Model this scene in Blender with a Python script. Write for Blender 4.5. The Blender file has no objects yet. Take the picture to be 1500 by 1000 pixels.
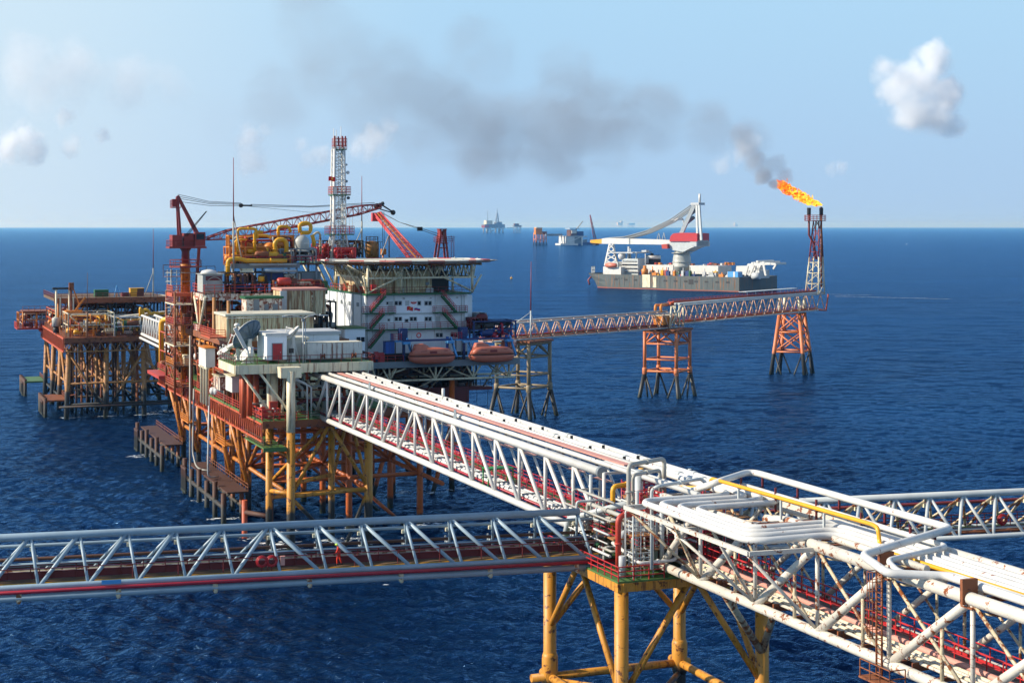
import bpy, math, random
import numpy as np
from mathutils import Vector, Matrix
random.seed(7)
sc = bpy.context.scene
COL = sc.collection
F, HC = 2400.0, 47.0          # focal length in photo pixels, camera height above the sea

# ------------------------------------------------------------------ frames
class Frame:
    """A horizontal working frame: a along its first axis, b along its second, z up."""
    def __init__(s, ox, oy, deg):
        s.o = (ox, oy); s.ang = math.radians(deg)
        c, n = math.cos(s.ang), math.sin(s.ang)
        s.A, s.B = (c, n), (-n, c)
    def w(s, a, b, z=0.0):
        return Vector((s.o[0]+a*s.A[0]+b*s.B[0], s.o[1]+a*s.A[1]+b*s.B[1], z))
    def _l(s, x, y, k):
        X, Y, Z = (x-750)/k-s.o[0], F/k-s.o[1], HC-(y-331)/k
        return (X*s.A[0]+Y*s.A[1], X*s.B[0]+Y*s.B[1], Z)
    def pz(s, x, y, z): return s._l(x, y, (y-331)/(HC-z))
    def pb(s, x, y, b):
        return s._l(x, y, ((x-750)*s.B[0]+F*s.B[1])/(b+s.o[0]*s.B[0]+s.o[1]*s.B[1]))
    def pa(s, x, y, a):
        return s._l(x, y, ((x-750)*s.A[0]+F*s.A[1])/(a+s.o[0]*s.A[0]+s.o[1]*s.A[1]))
    def ps(s, x, y, k): return s._l(x, y, k)
W0 = Frame(0, 0, 0)
M = Frame(8.2, 146.1, 21.14)       # main bridge and main platform: a across, b away from the camera

# ------------------------------------------------------------------ mesh builder
class MB:
    def __init__(s): s.v = []; s.f = []; s.sm = []; s.mi = []; s.cm = 0
    def face(s, idx, smooth=False): s.f.append(tuple(idx)); s.sm.append(smooth); s.mi.append(s.cm)
    def tube(s, pts, r, n=10, cap=True, r2=None):
        P = [Vector(p) for p in pts]
        Q = [P[0]]
        for p in P[1:]:
            if (p-Q[-1]).length > 1e-5: Q.append(p)
        P = Q
        if len(P) < 2: return s
        N = len(P); rs = [r + ((r2-r)*i/(N-1) if r2 is not None else 0) for i in range(N)]
        T = []
        for i in range(N):
            if i == 0: t = P[1]-P[0]
            elif i == N-1: t = P[-1]-P[-2]
            else: t = (P[i+1]-P[i]).normalized()+(P[i]-P[i-1]).normalized()
            if t.length < 1e-6: t = P[i]-P[i-1]
            T.append(t.normalized())
        up = Vector((0, 0, 1)) if abs(T[0].z) < .9 else Vector((1, 0, 0))
        x = T[0].cross(up).normalized()
        b0 = len(s.v)
        for i in range(N):
            x = (x - T[i]*x.dot(T[i])).normalized(); y = T[i].cross(x)
            k = 1.0
            if 0 < i < N-1:
                cs = max(.35, math.cos(T[i].angle((P[i]-P[i-1]))));
            for j in range(n):
                a = 2*math.pi*j/n
                s.v.append(P[i] + (x*math.cos(a)+y*math.sin(a))*rs[i])
        for i in range(N-1):
            for j in range(n):
                a, b = b0+i*n+j, b0+i*n+(j+1) % n
                s.face((a, b, b+n, a+n), True)
        if cap:
            s.face([b0+j for j in range(n)][::-1]); s.face([b0+(N-1)*n+j for j in range(n)])
        return s
    def box(s, a0, a1, b0, b1, z0, z1):
        k = len(s.v)
        for z in (z0, z1):
            for (a, b) in ((a0, b0), (a1, b0), (a1, b1), (a0, b1)): s.v.append(Vector((a, b, z)))
        for q in ((3,2,1,0),(4,5,6,7),(0,1,5,4),(1,2,6,5),(2,3,7,6),(3,0,4,7)): s.face([k+i for i in q])
        return s
    def bar(s, p, q, w, h=None, up=(0, 0, 1)):
        """rectangular bar between two points"""
        h = h or w; p, q = Vector(p), Vector(q); t = (q-p).normalized(); up = Vector(up)
        if abs(t.dot(up)) > .95: up = Vector((1, 0, 0))
        x = t.cross(up).normalized()*w/2; y = x.cross(t).normalized()*h/2
        k = len(s.v)
        for c in (p, q):
            for d in (-x-y, x-y, x+y, -x+y): s.v.append(c+d)
        for qd in ((3,2,1,0),(4,5,6,7),(0,1,5,4),(1,2,6,5),(2,3,7,6),(3,0,4,7)): s.face([k+i for i in qd])
        return s
    def prism(s, poly, z0, z1):
        """poly: list of (a, b) counter-clockwise"""
        k = len(s.v); n = len(poly)
        for z in (z0, z1):
            for (a, b) in poly: s.v.append(Vector((a, b, z)))
        s.face([k+i for i in range(n)][::-1]); s.face([k+n+i for i in range(n)])
        for i in range(n):
            j = (i+1) % n; s.face((k+i, k+j, k+n+j, k+n+i))
        return s
    def loft(s, rings, smooth=True, caps=True, closed=True):
        """rings: lists of equal length of points"""
        k = len(s.v); n = len(rings[0])
        for r in rings:
            for p in r: s.v.append(Vector(p))
        for i in range(len(rings)-1):
            for j in range(n if closed else n-1):
                a, b = k+i*n+j, k+i*n+(j+1) % n
                s.face((a, b, b+n, a+n), smooth)
        if caps:
            s.face([k+j for j in range(n)][::-1]); s.face([k+(len(rings)-1)*n+j for j in range(n)])
        return s
    def lathe(s, c, prof, n=16, axis='z'):
        """prof: (radius, height) pairs around a centre"""
        rings = []
        for r, h in prof:
            ring = []
            for j in range(n):
                t = 2*math.pi*j/n; x, y = r*math.cos(t), r*math.sin(t)
                p = {'z': (x, y, h), 'a': (h, x, y), 'b': (x, h, -y)}[axis]
                ring.append(Vector(c)+Vector(p))
            rings.append(ring)
        return s.loft(rings)
    def sphere(s, c, r, n=10, sz=1.0):
        pr = [(max(.001, r*math.sin(math.pi*i/n)), -r*sz*math.cos(math.pi*i/n)) for i in range(n+1)]
        return s.lathe(c, pr, n+4)
    def quad(s, *p):
        k = len(s.v)
        for q in p: s.v.append(Vector(q))
        s.face([k+i for i in range(len(p))]); return s
    def plate(s, pts, th, d):
        """flat polygon pts thickened along vector d"""
        k = len(s.v); n = len(pts); d = Vector(d).normalized()*th
        for p in pts: s.v.append(Vector(p))
        for p in pts: s.v.append(Vector(p)+d)
        s.face([k+i for i in range(n)][::-1]); s.face([k+n+i for i in range(n)])
        for i in range(n):
            j = (i+1) % n; s.face((k+i, k+j, k+n+j, k+n+i))
        return s
    def rail(s, pts, h=1.1, step=1.6, r=.045, n=3, rows=2):
        pts = [Vector(p) for p in pts]
        for i in range(len(pts)-1):
            p, q = pts[i], pts[i+1]; L = (q-p).length; m = max(1, round(L/step))
            for j in range(m+(1 if i == len(pts)-2 else 0)):
                c = p.lerp(q, j/m); s.tube([c, c+Vector((0, 0, h))], r, n, False)
            for k in range(rows):
                z = Vector((0, 0, h*(k+1)/rows)); s.tube([p+z, q+z], r, n, False)
        return s
    def lattice(s, A, B, m, r, rd, n=5):
        """four-chord lattice boom between square ends A and B (lists of 4 corner points)"""
        A = [Vector(p) for p in A]; B = [Vector(p) for p in B]
        for i in range(4): s.tube([A[i], B[i]], r, n)
        for i in range(4):
            j = (i+1) % 4
            for k in range(m):
                t0, t1 = k/m, (k+1)/m
                p0, p1 = A[i].lerp(B[i], t0), A[j].lerp(B[j], t1)
                if k % 2: p0, p1 = A[j].lerp(B[j], t0), A[i].lerp(B[i], t1)
                s.tube([p0, p1], rd, 4, False)
                s.tube([A[i].lerp(B[i], t1), A[j].lerp(B[j], t1)], rd, 4, False)
        return s

def fillet(pts, rad, seg=5):
    P = [Vector(p) for p in pts]; out = [P[0]]
    for i in range(1, len(P)-1):
        a, b, c = P[i-1], P[i], P[i+1]
        d1, d2 = (a-b), (c-b); ang = d1.angle(d2)
        if ang > 3.05: out.append(b); continue
        t = min(rad/math.tan(ang/2), d1.length*.49, d2.length*.49)
        p, q = b+d1.normalized()*t, b+d2.normalized()*t
        for k in range(seg+1):
            u = k/seg; out.append(p*(1-u)**2 + b*2*u*(1-u) + q*u*u)
    out.append(P[-1]); return out

def mesh_obj(name, mb, mat, base=(0, 0, 0)):
    me = bpy.data.meshes.new(name)
    bs = Vector(base)
    me.from_pydata([tuple(v-bs) for v in mb.v], [], mb.f)
    me.polygons.foreach_set('use_smooth', mb.sm)
    mats = mat if isinstance(mat, (list, tuple)) else [mat]
    for m_ in mats: me.materials.append(m_)
    if len(mats) > 1: me.polygons.foreach_set('material_index', mb.mi)
    me.update()
    o = bpy.data.objects.new(name, me); COL.objects.link(o)
    return o

class Thing:
    def __init__(s, name, label, cat, base=(0, 0, 0), fr=M, group=None):
        s.base, s.fr = base, fr
        o = bpy.data.objects.new(name, None); COL.objects.link(o)
        o.empty_display_size = .5
        o.location = fr.w(*base); o.rotation_euler = (0, 0, fr.ang)
        o['label'] = label; o['category'] = cat
        if group: o['group'] = group
        s.o = o
    def part(s, name, mb, mat, parent=None, label=None, kind=None):
        p = mesh_obj(name, mb, mat, s.base); p.parent = parent or s.o
        if label: p['label'] = label
        if kind: p['kind'] = kind
        return p
def solo(name, label, cat, mb, mat, base, fr=M, group=None):
    o = mesh_obj(name, mb, mat, base)
    o.location = fr.w(*base); o.rotation_euler = (0, 0, fr.ang)
    o['label'] = label; o['category'] = cat
    if group: o['group'] = group
    return o
def dup(root, loc, label=None, rz=None):
    r = root.copy(); COL.objects.link(r); r.location = loc
    if rz is not None: r.rotation_euler = (0, 0, rz)
    if label: r['label'] = label
    for ch in list(root.children):
        c = ch.copy(); COL.objects.link(c); c.parent = r
        for g in list(ch.children):
            d = g.copy(); COL.objects.link(d); d.parent = c
    return r

# ------------------------------------------------------------------ materials
def srgb(h):
    if isinstance(h, (tuple, list)): return (*h, 1)
    r = [int(h[i:i+2], 16)/255 for i in (0, 2, 4)]
    return (*[x/12.92 if x <= .04045 else ((x+.055)/1.055)**2.4 for x in r], 1)
class NT:
    def __init__(s, m):
        m.use_nodes = True; s.t = m.node_tree; s.t.nodes.clear()
    def n(s, typ, _ins=None, **kw):
        nd = s.t.nodes.new('ShaderNode'+typ)
        for k, v in kw.items(): setattr(nd, k, v)
        for k, v in (_ins or {}).items():
            if isinstance(v, bpy.types.NodeSocket): s.t.links.new(v, nd.inputs[k])
            else: nd.inputs[k].default_value = v
        return nd
    def math(s, op, a, b=0.0, c=None, clamp=False):
        d = {0: a, 1: b}
        if c is not None: d[2] = c
        return s.n('Math', d, operation=op, use_clamp=clamp).outputs[0]
    def mix(s, fac, a, b, blend='MIX'):
        nd = s.n('Mix', data_type='RGBA', blend_type=blend)
        for k, v in ((0, fac), (6, a), (7, b)):
            if isinstance(v, bpy.types.NodeSocket): s.t.links.new(v, nd.inputs[k])
            else: nd.inputs[k].default_value = v
        return nd.outputs[2]
    def ramp(s, fac, lo, hi):
        return s.n('MapRange', {0: fac, 1: lo, 2: hi, 3: 0.0, 4: 1.0}, interpolation_type='SMOOTHSTEP').outputs[0]
def paint(name, col, rust=.12, rough=.5, streak=0.0, splash=None, ribs=0.0, rustcol='7a3a17', var=.18, scale=1.0, metal=0.0, sharp=.05):
    """weathered industrial paint: tonal mottling, rust blotches and runs, dark growth below a splash line"""
    m = bpy.data.materials.new(name); t = NT(m)
    geo = t.n('NewGeometry'); pos = geo.outputs['Position']
    nz = t.n('TexNoise', {'Vector': pos, 'Scale': .55*scale, 'Detail': 5.0, 'Roughness': .62}).outputs[0]
    base = t.mix(t.ramp(nz, .3, .75), srgb(col), (*[x*(1-var) for x in srgb(col)[:3]], 1))
    fine = t.n('TexNoise', {'Vector': pos, 'Scale': 6.0*scale, 'Detail': 3.0}).outputs[0]
    base = t.mix(t.math('MULTIPLY', t.ramp(fine, .55, .8), .25), base, (*[x*.6+.02 for x in srgb(col)[:3]], 1))
    rmask = None
    if rust > 0:
        n2 = t.n('TexNoise', {'Vector': pos, 'Scale': 1.3*scale, 'Detail': 8.0, 'Roughness': .7, 'Distortion': .4}).outputs[0]
        th = .70-.32*rust
        rmask = t.ramp(n2, th, th+sharp)
    if streak > 0:
        mp = t.n('Mapping', {'Vector': pos, 'Scale': (2.2, 2.2, .16)}).outputs[0]
        n3 = t.n('TexNoise', {'Vector': mp, 'Scale': 1.0*scale, 'Detail': 5.0, 'Roughness': .65}).outputs[0]
        th = .66-.3*streak
        s_ = t.math('MULTIPLY', t.ramp(n3, th, th+.14), .8)
        rmask = s_ if rmask is None else t.math('MAXIMUM', rmask, s_)
    if rmask is not None:
        rc = t.mix(nz, srgb(rustcol), srgb('4a2412'))
        base = t.mix(rmask, base, rc)
    if splash is not None:
        z = t.n('SeparateXYZ', {0: pos}).outputs[2]
        zz = t.math('ADD', z, t.math('MULTIPLY', t.math('SUBTRACT', nz, .5), 2.5))
        base = t.mix(t.ramp(zz, splash+.4, splash-.4), base, srgb('2b2a26'))
        base = t.mix(t.ramp(zz, 1.3, .5), base, srgb('1d2417'))
    ins = {'Base Color': base, 'Roughness': rough, 'Metallic': metal}
    bs = t.n('BsdfPrincipled', ins)
    hgt = fine
    bstr, bd = .25, .01
    if ribs > 0:
        oc = t.n('TexCoord').outputs['Object']; sx = t.n('SeparateXYZ', {0: oc})
        u = t.math('ADD', sx.outputs[0], sx.outputs[1])
        hgt = t.ramp(t.math('SINE', t.math('MULTIPLY', u, 2*math.pi/ribs)), -.5, .5)
        bstr, bd = .9, ribs*.25
    t.t.links.new(t.n('Bump', {'Height': hgt, 'Strength': bstr, 'Distance': bd}).outputs[0], bs.inputs['Normal'])
    o = t.n('OutputMaterial'); t.t.links.new(bs.outputs[0], o.inputs[0])
    return m
def plain(name, col, rough=.5, metal=0.0, emit=0, ecol=None):
    m = bpy.data.materials.new(name); t = NT(m)
    pos = t.n('NewGeometry').outputs['Position']
    nz = t.n('TexNoise', {'Vector': pos, 'Scale': 2.0, 'Detail': 4.0}).outputs[0]
    base = t.mix(t.ramp(nz, .3, .8), srgb(col), (*[x*.75 for x in srgb(col)[:3]], 1))
    ins = {'Base Color': base, 'Roughness': rough, 'Metallic': metal}
    if emit: ins['Emission Color'] = srgb(ecol or col); ins['Emission Strength'] = emit
    bs = t.n('BsdfPrincipled', ins); o = t.n('OutputMaterial'); t.t.links.new(bs.outputs[0], o.inputs[0])
    return m
m_ = {}
m_['white'] = paint('white_paint', 'd3d1cb', .14, .45)
m_['whitepipe'] = paint('white_pipe_paint', 'd2d1cc', .27, .42, rustcol='9a4f22')
m_['rustwhite'] = paint('rusting_white_paint', 'd0cabd', .46, .48, rustcol='a3561f')
m_['rustpost'] = paint('rusting_post_paint', 'c4b596', .62, .5, rustcol='a05a24')
m_['grey'] = paint('pale_grey_paint', 'b9bfbf', .1, .45)
m_['bluegrey'] = paint('shaded_blue_grey_paint', '92a7b4', .1, .42, rustcol='7d4a34')  # left bridge: pale blue-grey paint, with the shadow over it put into the colour
m_['midgrey'] = paint('mid_grey_paint', '7d858a', .1, .5)
m_['cream'] = paint('cream_paint', 'e2d8b8', .24, .5, streak=.45, rustcol='91552a')
m_['yleg'] = paint('yellow_leg_paint', 'c98a2c', .42, .5, splash=6.2, streak=.42, rustcol='6d3716')
m_['yleg2'] = paint('yellow_jacket_paint', 'c0741c', .46, .5, splash=5.5, streak=.5, rustcol='74360f')
m_['orleg'] = paint('orange_jacket_paint', 'b4581c', .38, .5, splash=2.0, rustcol='6b2c0e')
m_['orpier'] = paint('orange_pier_paint', 'cf7848', .16, .5, splash=6.6, rustcol='7d3c22')
m_['brpier'] = paint('drab_pier_paint', '8d7c60', .3, .55, splash=6.6, rustcol='a86a2c')
m_['rusty'] = paint('rusty_steel', '8a4f2c', .5, .7, rustcol='5a2b15', splash=2.5)
m_['rustleg'] = paint('rusty_leg_paint', 'a8743c', .45, .6, rustcol='6f3d1d', splash=6.5)
m_['pile'] = paint('dark_pile', '4f3226', .4, .7, rustcol='40221a', splash=3.2)
m_['red'] = paint('red_paint', 'b23c2c', .16, .5, rustcol='5d1812')
m_['crimson'] = paint('crimson_rail_paint', 'a52234', .12, .45, rustcol='5b1518')
m_['redgirder'] = paint('red_girder_paint', 'bb5430', .26, .55, rustcol='c06a30')
m_['maroon'] = paint('maroon_paint', '6d2323', .15, .5, rustcol='3d1511')
m_['cranered'] = paint('crane_red_paint', '8a2f2a', .12, .5, rustcol='4a1b15')
m_['boomred'] = paint('boom_red_paint', 'c2494a', .08, .5, rustcol='8a2f2a')
m_['green'] = paint('green_deck_paint', '4c7038', .22, .6, rustcol='7a5a34')
m_['dgreen'] = paint('dark_green_paint', '1f5c33', .08, .5)
m_['bgreen'] = paint('bright_green_paint', '1f8a35', .03, .45)
m_['yellow'] = paint('yellow_pipe_paint', 'e2a41c', .1, .42, rustcol='8a4d14')
m_['orange'] = paint('orange_vessel_paint', 'd27f2a', .22, .5, rustcol='7a3c14')
m_['salmon'] = paint('faded_salmon_paint', 'd8b096', .36, .5, rustcol='a8613c')
m_['pink'] = paint('faded_red_tray', 'cf9384', .16, .6, rustcol='a9674f')
m_['rib'] = paint('beige_ribbed_sheet', 'd9cba2', .08, .55, streak=.7, ribs=.62, rustcol='a8672c')
m_['rustpanel'] = paint('rusted_white_panel', 'ded6c4', .62, .55, streak=.6, rustcol='a04a20')
m_['cont'] = paint('white_container_paint', 'dcd9cf', .14, .5, streak=.42, rustcol='8a4a24')
m_['quart'] = paint('white_cladding', 'eaeef2', .02, .45, streak=.1, rustcol='a88a66', var=.08)
m_['roofw'] = paint('dirty_white_roof', 'cfc9b4', .2, .6, rustcol='a9834c')
m_['deckbrown'] = paint('brown_plate', '6a5238', .4, .75, rustcol='4a2c19')
m_['dark'] = paint('dark_machinery', '2c2a29', .2, .6, rustcol='4b2c1c')
m_['brown'] = paint('brown_machinery', '5b3a28', .4, .65, rustcol='38231a')
m_['navy'] = paint('navy_paint', '23386e', .04, .5)
m_['blue'] = paint('blue_paint', '1f55a8', .05, .45)
m_['sky'] = paint('light_blue_paint', '4f9bd6', .08, .45)
m_['boat'] = paint('lifeboat_orange', 'c86f55', .05, .4, rustcol='8c4030', var=.12)
m_['scaf'] = paint('galvanised_tube', 'a7a59c', .2, .5, rustcol='80684a')
m_['hull'] = paint('grey_hull_paint', '4f5654', .15, .55, streak=.42, scale=.3, rustcol='a8733f')
m_['hullred'] = paint('boot_topping', '8e4a36', .35, .6, scale=.4, rustcol='b05a38')
m_['canopy'] = paint('grey_roof_sheet', 'b9bcbd', .06, .5)
m_['dish'] = paint('white_dish_paint', 'e2ddd2', .05, .5)
m_['dishback'] = paint('grey_dish_back', '5c6f7d', .04, .5)
m_['wood'] = paint('scaffold_board', 'a8713f', .3, .8, rustcol='6e4426')
m_['tank'] = paint('grey_tank_paint', 'a9aba4', .12, .45, rustcol='7c6a52')
m_['glass'] = plain('dark_window_glass', '161b22', .12)
m_['cable'] = plain('black_cable', '1b1b1d', .6)
m_['orangered'] = plain('orange_coverall', 'd8341c', .8)
m_['hivis'] = plain('lime_helmet', 'b8e02a', .4)
m_['skin'] = plain('skin', 'a8714f', .6)
m_['hoopred'] = plain('bright_red_plastic', 'b8262a', .45)
m_['flagred'] = plain('flag_red', 'd01a1c', .7)
m_['flagyel'] = plain('flag_yellow', 'f4d21a', .7)
m_['flagwhite'] = plain('flag_white', 'f0f0f0', .7)
m_['flagblue'] = plain('flag_blue', '1d3f9c', .7)
m_['boots'] = plain('black_boots', '1a1715', .6)

# ------------------------------------------------------------------ world, sun, camera
SUN_EL, SUN_AZ = 30.0, -97.0       # azimuth clockwise from +Y (away from the camera): the sun stands to the left
w = bpy.data.worlds.new('World'); sc.world = w; w.use_nodes = True
nt = w.node_tree; nt.nodes.clear()
sky = nt.nodes.new('ShaderNodeTexSky'); sky.sky_type = 'NISHITA'; sky.sun_disc = False
sky.sun_elevation = math.radians(SUN_EL); sky.sun_rotation = math.radians(SUN_AZ % 360)
sky.altitude = 0; sky.air_density = 1.0; sky.dust_density = .1; sky.ozone_density = 1.0
bg = nt.nodes.new('ShaderNodeBackground'); bg.inputs[1].default_value = .14
wo = nt.nodes.new('ShaderNodeOutputWorld')
wt = NT.__new__(NT); wt.t = nt
dn = wt.n('SeparateXYZ', {0: wt.n('TexCoord').outputs['Generated']})
ez = dn.outputs[2]
hz = wt.mix(wt.ramp(ez, 0.0, .15), (.295/.14, .43/.14, .605/.14, 1), (.31/.14, .49/.14, .655/.14, 1))
hz = wt.mix(wt.math('MULTIPLY', wt.ramp(dn.outputs[0], 0.0, -.34), .62), hz, (.54/.14, .63/.14, .68/.14, 1))
tint = wt.n('Mix', data_type='RGBA'); nt.links.new(wt.ramp(ez, .12, .5), tint.inputs[0]); nt.links.new(hz, tint.inputs[6]); nt.links.new(sky.outputs[0], tint.inputs[7])
nt.links.new(tint.outputs[2], bg.inputs[0]); nt.links.new(bg.outputs[0], wo.inputs[0])
sl = bpy.data.lights.new('sun', 'SUN'); sl.energy = 5.0; sl.angle = math.radians(.5); sl.color = (1.0, .89, .72)
so = bpy.data.objects.new('sun', sl); COL.objects.link(so)
el, az = math.radians(SUN_EL), math.radians(SUN_AZ)
S = Vector((math.sin(az)*math.cos(el), math.cos(az)*math.cos(el), math.sin(el)))
so.rotation_euler = S.to_track_quat('Z', 'Y').to_euler(); so.location = (-60, 0, 120)
cam = bpy.data.cameras.new('camera'); cam.sensor_width = 36; cam.lens = F/1500*36
cam.shift_y = -(500-331)/1500; cam.clip_start = 1; cam.clip_end = 200000
co = bpy.data.objects.new('camera', cam); COL.objects.link(co)
co.location = (0, 0, HC); co.rotation_euler = (math.pi/2, 0, 0); sc.camera = co
sc.view_settings.view_transform = 'Standard'; sc.view_settings.look = 'None'
sc.view_settings.exposure = .5; sc.view_settings.gamma = 1
sc.cycles.use_denoising = True
sc.cycles.max_bounces = 24; sc.cycles.volume_bounces = 14; sc.cycles.transparent_max_bounces = 16
sc.cycles.volume_max_steps = 256

# ------------------------------------------------------------------ sea
def build_sea():
    ks = np.concatenate([np.arange(900, 14, -1.25), np.geomspace(14, 2.4, 24)])
    R = F*HC/ks
    R = np.concatenate([[6, 25, 55, 90, 115], R])
    th = np.concatenate([np.linspace(-180, -27, 40), np.linspace(-25, 25, 760), np.linspace(27, 180, 40)[:-1]])
    th = np.radians(th); nr, na = len(R), len(th)
    Rg, Tg = np.meshgrid(R, th, indexing='ij')
    X, Y = Rg*np.sin(Tg), Rg*np.cos(Tg)
    dr = np.gradient(R)[:, None]*np.ones((1, na))
    rng = np.random.default_rng(5); Z = np.zeros_like(X)
    for lam, amp, cnt in ((44, .09, 5), (17, .075, 9), (8, .09, 12), (4.2, .095, 18), (2.3, .06, 22), (1.4, .022, 20)):
        fade = np.clip(1.6-dr*2.2/lam, 0, 1)
        for _ in range(cnt):
            a = math.radians(205+rng.normal(0, 34)); l = lam*rng.uniform(.75, 1.3); k = 2*math.pi/l
            ph = k*(X*math.sin(a)+Y*math.cos(a))+rng.uniform(0, 6.28)
            Z += fade*amp/math.sqrt(cnt)*1.7*(np.sin(ph)+.22*np.sin(2*ph+.4))
    Z *= np.clip((Rg-20)/60, 0, 1)
    vs = np.stack([X, Y, Z], -1).reshape(-1, 3).astype(np.float32)
    i = np.arange(nr-1)[:, None]*na; j = np.arange(na)[None, :]; j2 = (j+1) % na
    q = np.stack([i+j, i+j2, i+na+j2, i+na+j], -1).reshape(-1, 4).astype(np.int32)
    nv = len(vs); vs = np.vstack([vs, [[0, 0, 0]]]).astype(np.float32)
    tri = np.stack([np.full(na, nv), np.arange(na), (np.arange(na)+1) % na], -1)[:, ::-1].astype(np.int32)
    me = bpy.data.meshes.new('sea'); me.vertices.add(len(vs)); me.vertices.foreach_set('co', vs.ravel())
    loops = np.concatenate([q.ravel(), tri.ravel()])
    me.loops.add(len(loops)); me.loops.foreach_set('vertex_index', loops)
    st = np.concatenate([np.arange(len(q))*4, len(q)*4+np.arange(len(tri))*3]).astype(np.int32)
    me.polygons.add(len(st)); me.polygons.foreach_set('loop_start', st)
    me.polygons.foreach_set('use_smooth', np.ones(len(st), bool))
    me.update(calc_edges=True); me.validate()
    m = bpy.data.materials.new('sea_water'); t = NT(m)
    pos = t.n('NewGeometry').outputs['Position']
    big = t.n('TexNoise', {'Vector': t.n('Mapping', {'Vector': pos, 'Scale': (.006, .014, 1)}).outputs[0], 'Scale': 1.0, 'Detail': 4.0}).outputs[0]
    col = t.mix(t.ramp(big, .35, .7), (.0014, .0098, .036, 1), (.0028, .022, .072, 1))
    h = None
    for sx, sy, wt, det in ((.022, .06, .9, 3.0), (.1, .22, .55, 5.0), (.5, .95, .32, 5.0), (1.7, 2.6, .075, 3.0)):
        mp = t.n('Mapping', {'Vector': pos, 'Scale': (sx, sy, .1), 'Rotation': (0, 0, .25)}).outputs[0]
        a = t.math('MULTIPLY', t.n('TexNoise', {'Vector': mp, 'Scale': 1.0, 'Detail': det, 'Roughness': .6, 'Distortion': .3}).outputs[0], wt)
        h = a if h is None else t.math('ADD', h, a)
    bp = t.n('Bump', {'Height': h, 'Strength': 1.0, 'Distance': 2.0}).outputs[0]
    # whitecaps and foam flecks, thin and rare
    fr_ = t.n('Fresnel', {'IOR': 1.33, 'Normal': bp}).outputs[0]
    df = t.n('BsdfDiffuse', {'Color': col, 'Normal': bp}).outputs[0]
    gl = t.n('BsdfGlossy', {'Color': (.25, .5, .84, 1), 'Roughness': .09, 'Normal': bp}).outputs[0]
    mx = t.n('MixShader', {0: fr_, 1: df, 2: gl}).outputs[0]
    o_ = t.n('OutputMaterial'); t.t.links.new(mx, o_.inputs[0])
    me.materials.append(m)
    o = bpy.data.objects.new('sea', me); COL.objects.link(o); o['kind'] = 'structure'
build_sea()
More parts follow.
